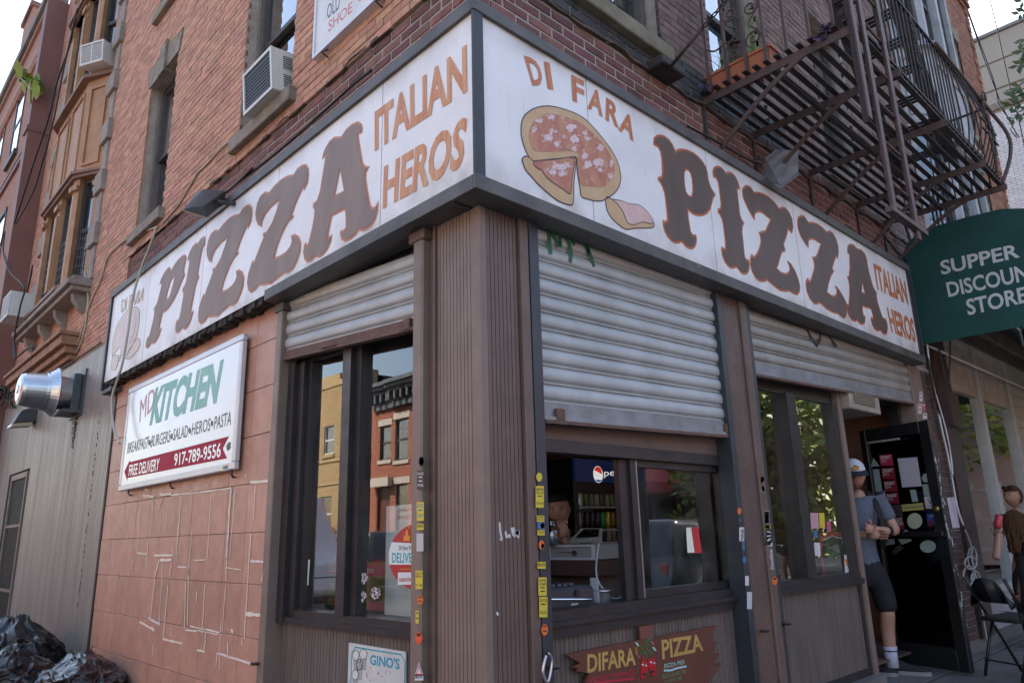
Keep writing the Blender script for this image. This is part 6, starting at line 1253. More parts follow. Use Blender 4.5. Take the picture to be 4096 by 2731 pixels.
for a in ((1157, 75, 42, 72, BK, 'o', None), (1157, 75, 32, 58, YL, 'o', None), (1150, 200, 46, 130, BK, 'r', ['ROLLING GATES', '#', '#', 'WORK'], WT), (1148, 412, 48, 125, YL, 'r', ['GATES', '#', '24/7'], BLU), (1148, 515, 46, 42, YL, 'r', ['347-400-1952']), (1146, 620, 46, 120, (.5, .5, .5), 'r', None), (1140, 872, 48, 125, YL, 'r', ['GATE', 'REPAIR', '', '', '718']), (1148, 1008, 40, 64, OR_, 'o', ['#', '#']), (1127, 1122, 22, 86, YL, 'r', ['#', '#']), (1138, 1262, 50, 86, (.75, .10, .03), 'o', ['#'])):
    stick('L', pp, 'K', *a[:4], a[4], POLE, *a[5:])
stick('L', pp, 'K', 1140, 1470, 60, 95, WT, POLE, 't'); stick('L', pp - .0012, 'K', 1140, 1475, 48, 74, (.55, .03, .05), POLE, 't'); stick('L', pp - .0024, 'K', 1140, 1480, 32, 48, WT, POLE, 't'); stick('L', pp, 'K', 1140, 1528, 56, 42, WT, POLE, 'r', ['Mercer'], (.03, .04, .12))
pg = SF - .029
for a in ((162, 315, 36, 54, YL, 'o', None), (165, 435, 50, 132, YL, 'r', ['EMPIRE', 'STEEL GATES', '#', '', '718-306']), (170, 568, 46, 38, YL, 'r', ['OPTIMUS', '718-323']), (173, 610, 44, 40, BLU, 'r', None), (182, 610, 26, 34, YL, 'o', None), (173, 652, 44, 34, YL, 'r', ['718-323']), (176, 727, 34, 56, OR_, 'o', None), (183, 735, 18, 34, WT, 'o', None), (176, 851, 50, 42, YL, 'r', ['806-696']), (182, 980, 50, 112, YL, 'r', ['24HR', 'LOCKSMITH', '#', '#']), (187, 1105, 50, 124, YL, 'r', ['GATES', '#', '', '718-301']), (195, 1243, 40, 70, OR_, 'o', ['#', '#'])):
    stick('R', pg, 'L', *a[:4], a[4], GR2, *a[5:])
for a in ((1380, 521, 24, 42, OR_, 'o', None), (1385, 577, 12, 18, BLU, 'o', None), (1394, 662, 30, 84, WT, 'r', None), (1405, 735, 14, 50, BLU, 'r', None), (1411, 818, 24, 44, BLU, 'o', None), (1426, 945, 22, 58, WT, 'r', None), (1441, 1065, 30, 105, (.5, .52, .55), 'r', None)):
    stick('R', pg, 'L', *a[:4], a[4], GR3, *a[5:])
W_ = wall('R', pg); letters('print', 'NNR', M_blk, bil([W_(u, z, .0016) for u, z in Q('R', 'L', [(1404, 698), (1408, 628), (1392, 628), (1386, 698)], pg)]), GR3, .03)
pk = SF - .0245
for a in ((1518, 329, 26, 40, OR_, 'o', None), (1524, 385, 22, 38, WT, 'o', None), (1546, 560, 28, 76, WT, 'r', ['#', '#']), (1550, 616, 30, 30, YL, 'r', None), (1556, 680, 30, 100, BK, 'r', ['#', '#', '#'], WT), (1566, 720, 28, 30, WT, 'r', ['#'])):
    stick('R', pk, 'L', *a[:4], a[4], GR4, *a[5:])
for a in ((158, 267, 26, 42, OR_, 'o', None), (162, 326, 24, 40, WT, 'o', None), (187, 508, 30, 84, WT, 'r', ['#', '#']), (193, 567, 34, 28, YL, 'r', ['#']), (205, 630, 32, 80, BK, 'r', ['#', '#', '#'], WT), (238, 913, 34, 56, OR_, 'o', ['#'])):
    stick('R', pk, 'N', *a[:4], a[4], GR4, *a[5:])
W_ = wall('R', pk); letters('print', 'Deadline', mat('print_62', WT, rough=.5), bil([W_(u, z, .0016) for u, z in Q('R', 'N', [(232, 838), (222, 712), (198, 715), (212, 842)], pk)]), GR4, .01)
for a in ((175, 492, 26, 82, WT, 'r', ['#', '#']), (165, 593, 32, 86, (.55, .5, .5), 'r', ['#', '#'], (.4, .05, .05)), (197, 578, 30, 54, (.5, .1, .12), 'r', ['#'], WT), (208, 655, 34, 46, WT, 'r', ['#'])):
    stick('R', SF - .0115, '7', *a[:4], a[4], GR6, *a[5:])
spray('R', 'L', [[(5, 620), (10, 680)], [(15, 640), (25, 660), (35, 640), (38, 665)]], .012, mat('scraped_white', (.6, .6, .6)), CRN, SF + .006, .001)
spray('R', 'K', [[(1680, 485), (1685, 545), (1695, 600), (1683, 595)], [(1720, 545), (1728, 585), (1745, 570), (1750, 590)], [(1760, 520), (1772, 575)], [(1790, 540), (1795, 575), (1805, 540), (1806, 590)], [(1660, 1090), (1672, 1110)]], .012, mat('scraped_white', (.6, .6, .6)), CRN, SF + .006, .001)
# ------------------------------------------------------------------ carved menu sign below the take-out window
CW = empty('wooden_menu_sign', (1.45, .2, .0), 'jagged brown wooden menu sign with yellow painted lettering and two masks', 'sign'); PP = .195
M_cs = mat('brown_sign_paint', (.13, .042, .024), (.10, .034, .02), 6, .6); wq = wall('R', PP)
def cq(pts, pl=PP): return Q('R', 'P', pts, pl)
poly('board', M_cs, wq, [cq([(150,780),(1035,605),(1190,580),(1940,440),(1860,545),(1900,545),(1855,610),(1935,630),(1880,710),(1930,710),(1870,780),(1970,760),(1880,910),(1990,882),(1835,1115),(1800,1300),(1000,1400),(300,1300),(430,1000),(270,970),(300,940),(215,930),(325,880)])], .0, CW, .02); poly('block', mat('brown_block', (.17, .06, .04), rough=.6), wq, [cq([(1035,452),(1180,437),(1192,590),(1045,608)])], 0.0, CW, .012)
M_gy2 = mat('gold_paint', (.52, .34, .10), (.42, .26, .07), 14, .5); fq = .1735
def pq(pts): return [wall('R', fq)(u, z, 0) for u, z in cq(pts, fq)]
letters('lettering', 'DIFARA', M_gy2, bil(pq([(440, 1000), (1010, 905), (1000, 700), (438, 780)])), CW, .025); letters('lettering', 'S', M_gy2, bil(pq([(1003, 775), (1030, 770), (1028, 695), (1003, 700)])), CW, .01); letters('lettering', 'PIZZA', M_gy2, bil(pq([(1322, 838), (1805, 735), (1775, 540), (1310, 610)])), CW, .025)
letters('lettering', 'SPECIALTY TOPPINGS', mat('crimson_paint', (.42, .02, .05)), bil(pq([(452, 1115), (995, 1030), (992, 955), (452, 1065)])), CW, .015); letters('lettering', 'PIZZA PIES', mat('mint_paint', (.30, .55, .42)), bil(pq([(1345, 945), (1582, 892), (1580, 842), (1345, 895)])), CW, .01); letters('lettering', 'REGULAR PIE', mat('dull_green_paint', (.12, .22, .09)), bil(pq([(1325, 1070), (1600, 1000), (1598, 955), (1325, 1015)])), CW, .01); letters('lettering', 'WHITE PIE', mat('dull_green_paint', (.12, .22, .09)), bil(pq([(1335, 1118), (1555, 1080), (1550, 1035), (1335, 1090)])), CW, .01)
b = MB(); b.ribbon(pq([(1338, 970), (1420, 968), (1500, 940), (1605, 920)]), .011, (0, -1, 0), .001); b.build('underline', mat('pale_blue_paint', (.35, .55, .6)), CW); b = MB(); b.ribbon(pq([(520, 1118), (700, 1095), (990, 1065)]), .012, (0, -1, 0), .001); b.build('underline', mat('crimson_paint', (.42, .02, .05)), CW)
for pts in ([(1090, 795), (1130, 860), (1160, 885), (1150, 960), (1120, 1040), (1080, 1080), (1062, 1040), (1065, 900)], [(1148, 838), (1200, 830), (1225, 800), (1245, 890), (1250, 1000), (1215, 1045), (1190, 1010), (1160, 920)]):
    mk_ = poly('mask', mat('mask_red', (.42, .012, .02), rough=.45), wall('R', fq), [cq(pts, fq)], .001, CW, .001); cx = sum(p[0] for p in pts) / 8; cy = sum(p[1] for p in pts) / 8
    for ex, ey, ew, eh, mm in ((cx - 20, cy - 45, 14, 12, M_ww), (cx + 18, cy - 35, 12, 10, M_ww), (cx, cy + 65, 26, 14, M_blk)): poly('mask_feature', mm, wall('R', fq), [cq([(ex + ew * math.cos(t * .785), ey + eh * math.sin(t * .785)) for t in range(8)], fq)], .0026, mk_, .0005)
for pts in ([(1130, 840), (1128, 770), (1090, 745), (1060, 680)], [(1185, 820), (1170, 760), (1125, 690), (1120, 640), (1200, 585)], [(1090, 745), (1060, 780)], [(1130, 660), (1175, 685)], [(1180, 790), (1205, 745)]):
    b = MB(); b.ribbon(smooth_path(pq(pts), 4), .008, (0, -1, 0), .001); b.build('stem', mat('stem_green', (.02, .16, .05)), CW)
for (x, y, cc) in ((1022, 660, (.3, .55, .42)), (1222, 715, (.3, .55, .42)), (1035, 800, (.3, .12, .1)), (1200, 645, (.3, .12, .1))): poly('leaf', mat('leafp_%d' % int(cc[0] * 100 + cc[1] * 10), cc), wall('R', fq), [cq([(x - 28, y - 25), (x + 5, y - 18), (x + 30, y + 28), (x, y + 20)], fq)], .0012, CW, .0006)
# padlock on the left rail
PK = empty('padlock', (.57, .06, .42), 'steel padlock and shackle hanging from the shutter rail', 'padlock'); pc_ = [at(1, .06, 'L', x, y) for x, y in ((205, 1400), (185, 1500), (215, 1560), (240, 1440), (225, 1395))]
MB().tube(smooth_path(pc_, 4, True), .009, 7, False).build('shackle', mat('steel_shackle', (.5, .5, .53), rough=.3, metal=.9), PK, smooth=True); c_ = at(1, .06, 'L', 215, 1600); MB().box(c_.x - .035, c_.x + .035, .045, .075, c_.z - .06, c_.z + .02).build('body', mat('steel_shackle', (.5, .5, .53)), PK, bevel=.008)
# ------------------------------------------------------------------ air unit over the door, papers in the right-hand window
DA = empty('door_air_unit', (5.05, .2, 2.28), 'beige air unit with mesh grille fixed over the shop door', 'air conditioner'); MB().box(4.72, 5.44, .12, .5, 2.30, 2.495).build('casing', mat('air_unit_beige', (.36, .33, .28), (.28, .25, .21), 6, .5), DA, bevel=.01); MB().box(4.80, 5.30, .110, .119, 2.36, 2.47).build('mesh', mat('air_mesh', (.05, .05, .05), (.25, .2, .12), 90, .6), DA)
WS = empty('chalkboard', (4.3, .3, .83), 'red framed chalkboard leaning inside the right-hand window', 'chalkboard'); wk = wall('R', .30)
def nq(pts, pl): return Q('R', 'N', pts, pl)
poly('red_frame', mat('chalk_red', (.42, .03, .035), rough=.5), wk, [nq([(518,608),(672,600),(690,870),(545,882)], .30)], 0, WS, .006); poly('slate', mat('chalk_slate', (.02, .025, .025), rough=.6), wall('R', .293), [nq([(545,655),(580,640),(605,625),(640,640),(665,640),(680,700),(676,860),(560,875),(540,720)], .293)], 0, WS, .001)
b = MB(); b.ribbon([wall('R', .2915)(u, z, 0) for u, z in nq([(545,655),(580,640),(605,625),(640,640),(665,640),(680,700)], .2915)], .01, (0, -1, 0), .001); b.build('border', M_ww, WS); letters('chalk', 'Pizza', mat('chalk_green', (.05, .16, .12)), bil([wall('R', .291)(u, z, 0) for u, z in nq([(570,750),(660,740),(650,700),(565,700)], .291)]), WS, .0); letters('chalk', 'PARTY', mat('chalk_green', (.05, .16, .12)), bil([wall('R', .291)(u, z, 0) for u, z in nq([(570,830),(668,820),(662,790),(568,790)], .291)]), WS, .0)
for k, (x, y, w_, h, cc, lb) in enumerate(((490, 530, 50, 100, (.55, .3, .35), 'pink paper sticker on the right-hand pane'), (537, 528, 34, 96, YL, 'yellow bottle-shaped sticker on the right-hand pane'), (581, 565, 26, 64, (.5, .1, .2), 'round crimson tag on the right-hand pane'), (497, 615, 24, 46, BLU, 'small blue round sticker above the chalkboard'), (703, 805, 42, 116, WT, 'white card with orange pizza slice beside the chalkboard'), (508, 712, 36, 84, WT, 'white paper notice left of the chalkboard'))):
    p_ = .2735 - .0 ; tag(poly('window_sticker', mat('sticker_%d_%d_%d' % tuple(int(v * 100) for v in cc), cc, rough=.45), wall('R', p_), [nq([(x - w_ / 2, y - h / 2), (x + w_ / 2, y - h / 2), (x + w_ / 2 + 6, y + h / 2), (x - w_ / 2 + 6, y + h / 2)], p_)], 0, None, .0008), lb, 'sticker')
poly('slice_print', mat('sticker_72_16_3', OR_), wall('R', .272), [nq([(685,775),(715,775),(703,828)], .272)], 0, bpy.data.objects['window_sticker.004'], .0005)
tag(poly('window_sticker', mat('sticker_55_4_5', (.55, .04, .05), rough=.4), wall('R', .2625), [Q('R', 'L', [(1090, 622), (1130, 618), (1152, 775), (1112, 780)], .2625)], 0, None, .0008), 'narrow red and white card stuck on the sliding pane', 'sticker')
# ------------------------------------------------------------------ the open shop door
DH, DF = Vector((6.0, .56, 0)), Vector((5.75, -.215, 0))
DR = empty('shop_door', (DH.x, DH.y, GZ), 'open black glass shop door covered in review stickers', 'door'); dt = (DF - DH); dl = dt.length; dt.normalize(); dn_ = Vector((-dt.y, dt.x, 0))
if dn_.x > 0: dn_ = -dn_
def dp(s, z, o): p = DH + dt * s + dn_ * o; return Vector((p.x, p.y, z))
def dbox(nm, m, s0, s1, z0, z1, o0, o1, par=DR, bev=.004): return MB().hexa([dp(s0, z0, o0), dp(s1, z0, o0), dp(s1, z0, o1), dp(s0, z0, o1), dp(s0, z1, o0), dp(s1, z1, o0), dp(s1, z1, o1), dp(s0, z1, o1)]).build(nm, m, par, bevel=bev)
M_dk = mat('door_black', (.016, .016, .018), (.01, .01, .012), 9, .35, c3=(.10, .10, .10), s3=35, t3=.76)
DT = 2.235; dbox('stile', M_dk, 0, .07, GZ + .02, DT, -.03, .03); dbox('stile', M_dk, dl - .11, dl, GZ + .02, DT, -.03, .03); dbox('rail', M_dk, .07, dl - .11, DT - .12, DT, -.03, .03); dbox('rail', M_dk, .07, dl - .11, GZ + .02, .10, -.03, .03); dbox('push_bar', M_dk, .04, dl - .02, 1.115, 1.165, .031, .075)
dbox('glass_panel', glass('door_glass', (.10, .10, .11), 1.0), .07, dl - .11, .10, DT - .12, -.004, .002, DR, 0); dbox('closer_arm', M_act, .12, .5, DT - .16, DT - .14, .05, .07); dbox('worn_edge', mat('worn_paint_edge', (.02, .02, .02), (.5, .5, .5), 30, .6, lo=.55, hi=.6, stretch=(1, 1, .3)), dl + .0005, dl + .004, .3, DT - .2, -.028, .028, DR, 0)
kp = dp(dl - .055, 1.37, .03); MB().lathe([(.02, 0), (.03, .01), (.03, .02), (.018, .03), (.001, .032)], kp, dn_, 14).build('lock_cylinder', mat('brass', (.35, .25, .08), rough=.3, metal=.9), DR, smooth=True)
def dhit(x, y):                                       # point of the door plane behind a photo pixel
    rr = pray('T', x, y); k = (DH - CP).dot(dn_) / rr.dot(dn_); P_ = CP + rr * k; return (P_ - DH).dot(dt), P_.z
def dst(pts, cc, o=.004, rough=.5, name='sticker'): q = [dp(*dhit(x, y), o) for x, y in pts]; return MB().prism([q], dn_ * .0006).build(name, mat('sticker_%d_%d_%d' % tuple(int(v * 100) for v in cc), cc, rough=rough), DR)
def dtx(s, quad, cc=(.62, .62, .64), o=.0055, off=.01): return letters('print', s, mat('print_%d' % int(cc[0] * 100), cc, rough=.5), bil([dp(*dhit(x, y), o) for x, y in quad]), DR, off)
ZR, PG = (.20, .012, .03), (.30, .38, .38)
for i, (x0, y0, x1, y1, cc, yr_) in enumerate(((525, 205, 705, 350, (.42, .03, .09), '2017'), (550, 370, 735, 520, ZR, '2015'), (575, 530, 760, 675, ZR, '2014'), (600, 685, 780, 825, ZR, '2013'))):
    w_ = x1 - x0 - 20; dst([(x0, y0 + 15), (x0 + w_, y0), (x0 + w_ + 22, y1), (x0 + 22, y1)], cc); dtx('ZAGAT', [(x0 + 18, y0 + 65), (x0 + 148, y0 + 55), (x0 + 146, y0 + 15), (x0 + 16, y0 + 25)], off=.03); dtx(yr_, [(x0 + 26, y0 + 108), (x0 + 98, y0 + 103), (x0 + 96, y0 + 68), (x0 + 24, y0 + 74)], off=.0)
dst([(665, 1005), (815, 990), (850, 1150), (690, 1155)], ZR); dtx('ZAGAT', [(672, 1052), (818, 1046), (815, 1005), (668, 1012)], off=.03); dtx('RATED', [(680, 1098), (830, 1092), (826, 1052), (676, 1058)], off=.03); dtx('2011', [(730, 1122), (790, 1120), (788, 1104), (728, 1106)])
dst([(755, 262), (1003, 242), (1060, 608), (815, 622)], (.50, .48, .56), name='paper_sheet'); dst([(805, 840), (1075, 815), (1090, 900), (820, 922)], (.45, .42, .12)); dtx('WhereYouEat.com', [(815, 895), (1080, 872), (1078, 835), (812, 860)], (.05, .06, .12))
for pts in ([(455, 250), (530, 355), (418, 367)], [(443, 398), (523, 390), (570, 680), (487, 682)], [(910, 655), (985, 650), (1018, 798), (940, 804)], [(1065, 585), (1190, 575), (1218, 722), (1090, 726)], [(512, 885), (600, 880), (635, 915), (640, 988), (525, 992)], [(765, 1200), (870, 1150), (893, 1198)], [(592, 1268), (715, 1265), (722, 1330), (605, 1350)], [(760, 1268), (925, 1268), (932, 1292), (810, 1342)]): dst(pts, PG)
dst([(1088, 735), (1222, 728), (1250, 885), (1112, 888)], (.55, .55, .56)); dtx('V', [(1150, 835), (1185, 835), (1190, 755), (1130, 760)], (.03, .03, .04), off=.0); dtx('THE FEAST OF PIZZA', [(1130, 872), (1225, 868), (1222, 852), (1128, 856)], (.03, .03, .04))
def dell(cx, cy, rx, ry, cc): return dst([(cx + rx * math.cos(t * .393), cy + ry * math.sin(t * .393)) for t in range(16)], cc)
dell(545, 790, 60, 70, (.2, .25, .27)); dell(1113, 503, 52, 56, PG); dell(1138, 1362, 102, 78, PG); dell(1270, 1168, 44, 42, PG); dell(972, 1042, 95, 100, (.45, .47, .36)); dst([(545, 1015), (650, 1012), (660, 1150), (565, 1155)], (.05, .15, .24)); dst([(1118, 952), (1240, 945), (1262, 1090), (1135, 1100)], (.02, .07, .25)); dtx('LocalEats', [(1150, 995), (1238, 985), (1236, 965), (1148, 975)]); dell(1165, 1075, 32, 40, (.4, .02, .03))
dst([(640, 845), (805, 835), (822, 985), (655, 990)], (.05, .045, .05)); dst([(780, 1330), (835, 1385), (710, 1472), (682, 1425)], (.04, .05, .055))
tag(MB().prism([[at(1, SF - .004, 'N', x, y) for x, y in ((1338, 385), (1385, 378), (1422, 572), (1375, 578))]], (0, -.001, 0)).build('paper_notice', mat('sticker_50_48_56', (.50, .48, .56)), None), 'handwritten white paper taped on the brick pier', 'paper')
# ------------------------------------------------------------------ folding chair
CHR = empty('folding_chair', (5.75, -.45, GZ), 'black metal folding chair standing by the brick pier', 'chair')
cb = Vector((5.72, -.46, GZ)); ca = math.radians(-28); cf = Vector((math.cos(ca), math.sin(ca), 0)); cs = Vector((-cf.y, cf.x, 0)); M_chr = mat('chair_black', (.014, .015, .018), rough=.35); M_pad = mat('chair_vinyl', (.03, .032, .037), (.022, .024, .03), 4, .4)
def cp_(f_, s_, z): return cb + cf * f_ + cs * s_ + Vector((0, 0, z))
K_ = 1.10
for s_ in (-.21, .21):
    MB().tube([cp_(-.02, s_, .86), cp_(.06, s_, .70), cp_(.30, s_, .30), cp_(.46, s_, 0)], .014, 8).build('leg', M_chr, CHR, smooth=True); MB().tube([cp_(.22, s_ * .9, .50), cp_(.12, s_ * .9, .3), cp_(.0, s_ * .9, 0)], .014, 8).build('leg', M_chr, CHR, smooth=True); MB().tube([cp_(.05, s_, .70), cp_(.10, s_ * .95, .52)], .009, 6).build('brace', M_chr, CHR)
n_ = 12; b = MB(); P0 = []
for i in range(n_ + 1):
    t = -1 + 2 * i / n_; zz = .60 + .26 * (1 - abs(t) ** 3.2); bow = -.03 * (1 - t * t); P0.append((cp_(.08 + bow, t * .21, .64 + .0 * t), cp_(-.005 + bow, t * .21, zz)))
for (a, c_), (e, g) in zip(P0, P0[1:]): d_ = cf * .022; b.hexa([a, e, e + d_, a + d_, c_, g, g + d_, c_ + d_])
b.build('backrest', M_pad, CHR, weld=True, smooth=True); b = MB(); pts = [cp_(.06, -.19, .48), cp_(.06, .19, .48), cp_(.44, .20, .50), cp_(.46, 0, .50), cp_(.44, -.20, .50)]; b.prism([pts], (0, 0, .028)); b.build('seat', M_pad, CHR, bevel=.008); MB().tube([cp_(.03, -.19, .14), cp_(.03, .19, .14)], .008, 6).build('cross_bar', M_chr, CHR)
# ------------------------------------------------------------------ people
def skinned(pts, edges, root=0, sub=2):
    me = bpy.data.meshes.new('skin'); me.from_pydata([tuple(p[0]) for p in pts], edges, []); ob = bpy.data.objects.new('skin', me); COL.objects.link(ob)
    md = ob.modifiers.new('s', 'SKIN'); md.use_smooth_shade = True
    for i, p in enumerate(pts):
        r_ = p[1] if isinstance(p[1], tuple) else (p[1], p[1]); me.skin_vertices[0].data[i].radius = r_; me.skin_vertices[0].data[i].use_root = (i == root)
    sd = ob.modifiers.new('d', 'SUBSURF'); sd.levels = sub; sd.render_levels = sub
    dg = bpy.context.evaluated_depsgraph_get(); m2 = bpy.data.meshes.new_from_object(ob.evaluated_get(dg)); v = [tuple(x.co) for x in m2.vertices]; f_ = [tuple(p.vertices) for p in m2.polygons]
    bpy.data.objects.remove(ob); bpy.data.meshes.remove(me); bpy.data.meshes.remove(m2); return v, f_
def merge(b, vf): n = len(b.v); b.v += vf[0]; b.f += [tuple(n + i for i in f_) for f_ in vf[1]]; return b
def frame(fwd, pitch=0.0, roll=0.0):
    f_ = Vector(fwd).normalized(); s_ = f_.cross(Vector((0, 0, 1))).normalized(); u = s_.cross(f_); q = Matrix.Rotation(pitch, 3, s_); f_ = q @ f_; u = q @ u; q = Matrix.Rotation(roll, 3, f_); return q @ s_, f_, q @ u      # right, forward, up
def headgeo(c, H, fr):
    """c centre, H head height; right, forward, up"""
    s_, f_, u = fr; nu, nv = 28, 22; V = []; F_ = []
    for j in range(nv + 1):
        ph = math.pi * j / nv; z = math.cos(ph)
        for i in range(nu):
            th = 2 * math.pi * i / nu; x, y = math.sin(ph) * math.sin(th), math.sin(ph) * math.cos(th); X_, Y_, Z_ = x * .36, y * .44, z * .5
            if z < 0: k = 1 - .30 * z * z; X_ *= k; Y_ *= 1 - .12 * z * z; Y_ += .05 * -z * max(0, y)
            fw = max(0, y); nose = math.exp(-((x / .16) ** 2)) * fw
            Y_ += nose * (.115 * math.exp(-((z + .18) / .15) ** 2) + .05 * math.exp(-((z - .02) / .16) ** 2)); Y_ += fw * .03 * math.exp(-((z - .16) / .08) ** 2)
            for ex in (-.38, .38): Y_ -= fw * .045 * math.exp(-(((x - ex) / .2) ** 2 + ((z - .02) / .1) ** 2))
            Y_ += fw * .025 * math.exp(-((x / .22) ** 2 + ((z + .52) / .06) ** 2)) - fw * .02 * math.exp(-((x / .3) ** 2 + ((z + .66) / .06) ** 2)) + fw * .04 * math.exp(-((x / .2) ** 2 + ((z + .85) / .12) ** 2))
            V.append(tuple(Vector(c) + (s_ * X_ + f_ * Y_ + u * Z_) * H))
    for j in range(nv):
        for i in range(nu): F_.append((j * nu + i, j * nu + (i + 1) % nu, (j + 1) * nu + (i + 1) % nu, (j + 1) * nu + i))
    return V, F_
def ellip(c, fr, a, b_, d_, n=12):
    s_, f_, u = fr; V = []; F_ = []
    for j in range(n + 1):
        for i in range(n): ph, th = math.pi * j / n, 2 * math.pi * i / n; V.append(tuple(Vector(c) + s_ * a * math.sin(ph) * math.cos(th) + f_ * b_ * math.sin(ph) * math.sin(th) + u * d_ * math.cos(ph)))
    for j in range(n):
        for i in range(n): F_.append((j * n + i, j * n + (i + 1) % n, (j + 1) * n + (i + 1) % n, (j + 1) * n + i))
    return V, F_
def face(c, H, fr, par, iris=(.04, .05, .06), brow=(.12, .06, .03), lip=(.36, .15, .13)):
    s_, f_, u = fr
    for sg in (-1, 1):
        e = c + (s_ * .14 * sg + f_ * .385 + u * .01) * H; MB(); b = merge(MB(), ellip(e, fr, .045 * H, .03 * H, .024 * H, 8)); b.build('eye', mat('eye_white', (.5, .48, .45), rough=.3), par, smooth=True)
        merge(MB(), ellip(e + f_ * .022 * H - u * .004 * H, fr, .022 * H, .014 * H, .022 * H, 8)).build('iris', mat('iris', iris, rough=.2), par, smooth=True)
        b = MB(); b.tube([e + (s_ * -.055 * sg + f_ * .03 + u * .055) * H, e + (f_ * .045 + u * .075) * H, e + (s_ * .065 * sg + f_ * .015 + u * .06) * H], [.012 * H, .018 * H, .008 * H], 6); b.build('eyebrow', mat('brow_%d' % int(brow[0] * 100), brow, rough=.9), par, smooth=True)
    merge(MB(), ellip(c + (f_ * .44 - u * .262) * H, fr, .09 * H, .03 * H, .022 * H, 10)).build('lips', mat('lips', lip, rough=.5), par, smooth=True)
def ears(b, c, H, fr):
    s_, f_, u = fr
    for sg in (-1, 1): merge(b, ellip(c + (s_ * .355 * sg - f_ * .02 - u * .03) * H, (s_, f_, u), .03 * H, .06 * H, .10 * H, 8))
def hand(b, wrist, fr, k, curl=.5, sg=1):
    """palm and five fingers; right, forward = finger direction, up = back of hand"""
    s_, f_, u = fr; pc = wrist + f_ * .05 * k; merge(b, ellip(pc, fr, .042 * k, .055 * k, .018 * k, 10))
    for i, (o, L_) in enumerate(((-.031, .068), (-.011, .078), (.011, .074), (.030, .058))):
        p0 = pc + s_ * o * k + f_ * .04 * k; p1 = p0 + (f_ * math.cos(curl * .6) - u * math.sin(curl * .6)) * L_ * .45 * k; p2 = p1 + (f_ * math.cos(curl * 1.5) - u * math.sin(curl * 1.5)) * L_ * .32 * k; p3 = p2 + (f_ * math.cos(curl * 2.2) - u * math.sin(curl * 2.2)) * L_ * .26 * k; b.tube([p0, p1, p2, p3], [.0105 * k, .0098 * k, .009 * k, .0065 * k], 7)
    t0 = pc - f_ * .025 * k + s_ * .036 * k * sg; t1 = t0 + (s_ * .75 * sg + f_ * .6 - u * .25).normalized() * .035 * k; t2 = t1 + (s_ * .25 * sg + f_ * .9 - u * .35).normalized() * .032 * k; b.tube([t0, t1, t2], [.0135 * k, .0115 * k, .008 * k], 7)
def shoe(par, heel, d, k, m, sole):
    d = Vector(d).normalized(); s_ = Vector((-d.y, d.x, 0)); prof = [(-.02, .035, .055), (.03, .042, .09), (.08, .044, .085), (.14, .046, .06), (.20, .048, .045), (.25, .042, .035), (.285, .022, .022)]; b = MB(); n = 10
    for (x, w_, h) in prof: b.v += [tuple(heel + d * x * k + s_ * w_ * k * math.cos(2 * math.pi * i / n) + Vector((0, 0, (.02 + max(0, math.sin(2 * math.pi * i / n)) * h) * k))) for i in range(n)]
    for j in range(len(prof) - 1):
        for i in range(n): b.f.append((j * n + i, j * n + (i + 1) % n, (j + 1) * n + (i + 1) % n, (j + 1) * n + i))
    b.f.append(tuple(range(n))); b.f.append(tuple((len(prof) - 1) * n + i for i in range(n))); o = b.build('shoe', m, par, smooth=True)
    ol = [heel + d * x * k + s_ * w_ * 1.08 * k for x, w_, h in prof] + [heel + d * x * k - s_ * w_ * 1.08 * k for x, w_, h in reversed(prof)]; MB().prism([[Vector((p.x, p.y, heel.z)) for p in ol]], (0, 0, .028 * k)).build('sole', sole, o)
M_skin = mat('skin_fair', (.46, .26, .19), (.40, .21, .15), 9, .5); M_skt = mat('skin_tan', (.36, .19, .125), (.31, .155, .10), 9, .5)
# --- the man leaning in the doorway
g_ = GZ; f0 = Vector((-.70, -.71, 0)).normalized(); s0 = f0.cross(Vector((0, 0, 1))).normalized()       # s0: his right
mb = Vector((5.34, .47, g_)); KS = 1.135
def mp(s, f_, z): return mb + s0 * s * KS + f0 * f_ * KS + Vector((0, 0, z * KS))
MN = empty('person', mb, 'person in white-front cap, grey shirt and black shorts leaning in the shop doorway', 'person', None)
J = dict(pel=mp(0, -.02, .90), wst=mp(0, -.03, 1.05), che=mp(-.05, -.02, 1.27), nck=mp(-.04, -.01, 1.44), nk2=mp(-.02, .03, 1.50))
hl, hr = mp(-.10, 0, .86), mp(.10, 0, .86); kl, kr = mp(-.12, .07, .48), mp(.12, .05, .48); al, ar_ = mp(-.11, .03, .08), mp(.13, -.02, .08)
sl_, sr_ = mp(-.235, -.03, 1.40), mp(.15, -.03, 1.40); el_, er_ = mp(-.31, .04, 1.13), mp(.22, .05, 1.13); wl_, wr_ = mp(-.04, .21, 1.16), mp(.0, .17, 1.12)
pts = [(J['pel'], (.10, .08)), (J['wst'], (.105, .08)), (J['che'], (.13, .095)), (J['nck'], (.075, .07)), (J['nk2'], (.058, .058)), (hl, .07), (kl, .062), (mp(-.115, .03, .36), .062), (al, .042), (hr, .07), (kr, .062), (mp(.125, 0, .36), .062), (ar_, .042), (sl_, .048), (el_, .044), (wl_, .030), (sr_, .048), (er_, .044), (wr_, .030)]
ed = [(0, 1), (1, 2), (2, 3), (3, 4), (0, 5), (5, 6), (6, 7), (7, 8), (0, 9), (9, 10), (10, 11), (11, 12), (2, 13), (13, 14), (14, 15), (2, 16), (16, 17), (17, 18)]
b = merge(MB(), skinned([(p, tuple(x * KS for x in (r_ if isinstance(r_, tuple) else (r_, r_)))) for p, r_ in pts], ed)); hfr = frame((-.86, -.50, 0), -.22); hc = mp(0, .075, 1.625); Hh = .245 * KS; merge(b, headgeo(hc, Hh, hfr)); ears(b, hc, Hh, hfr)
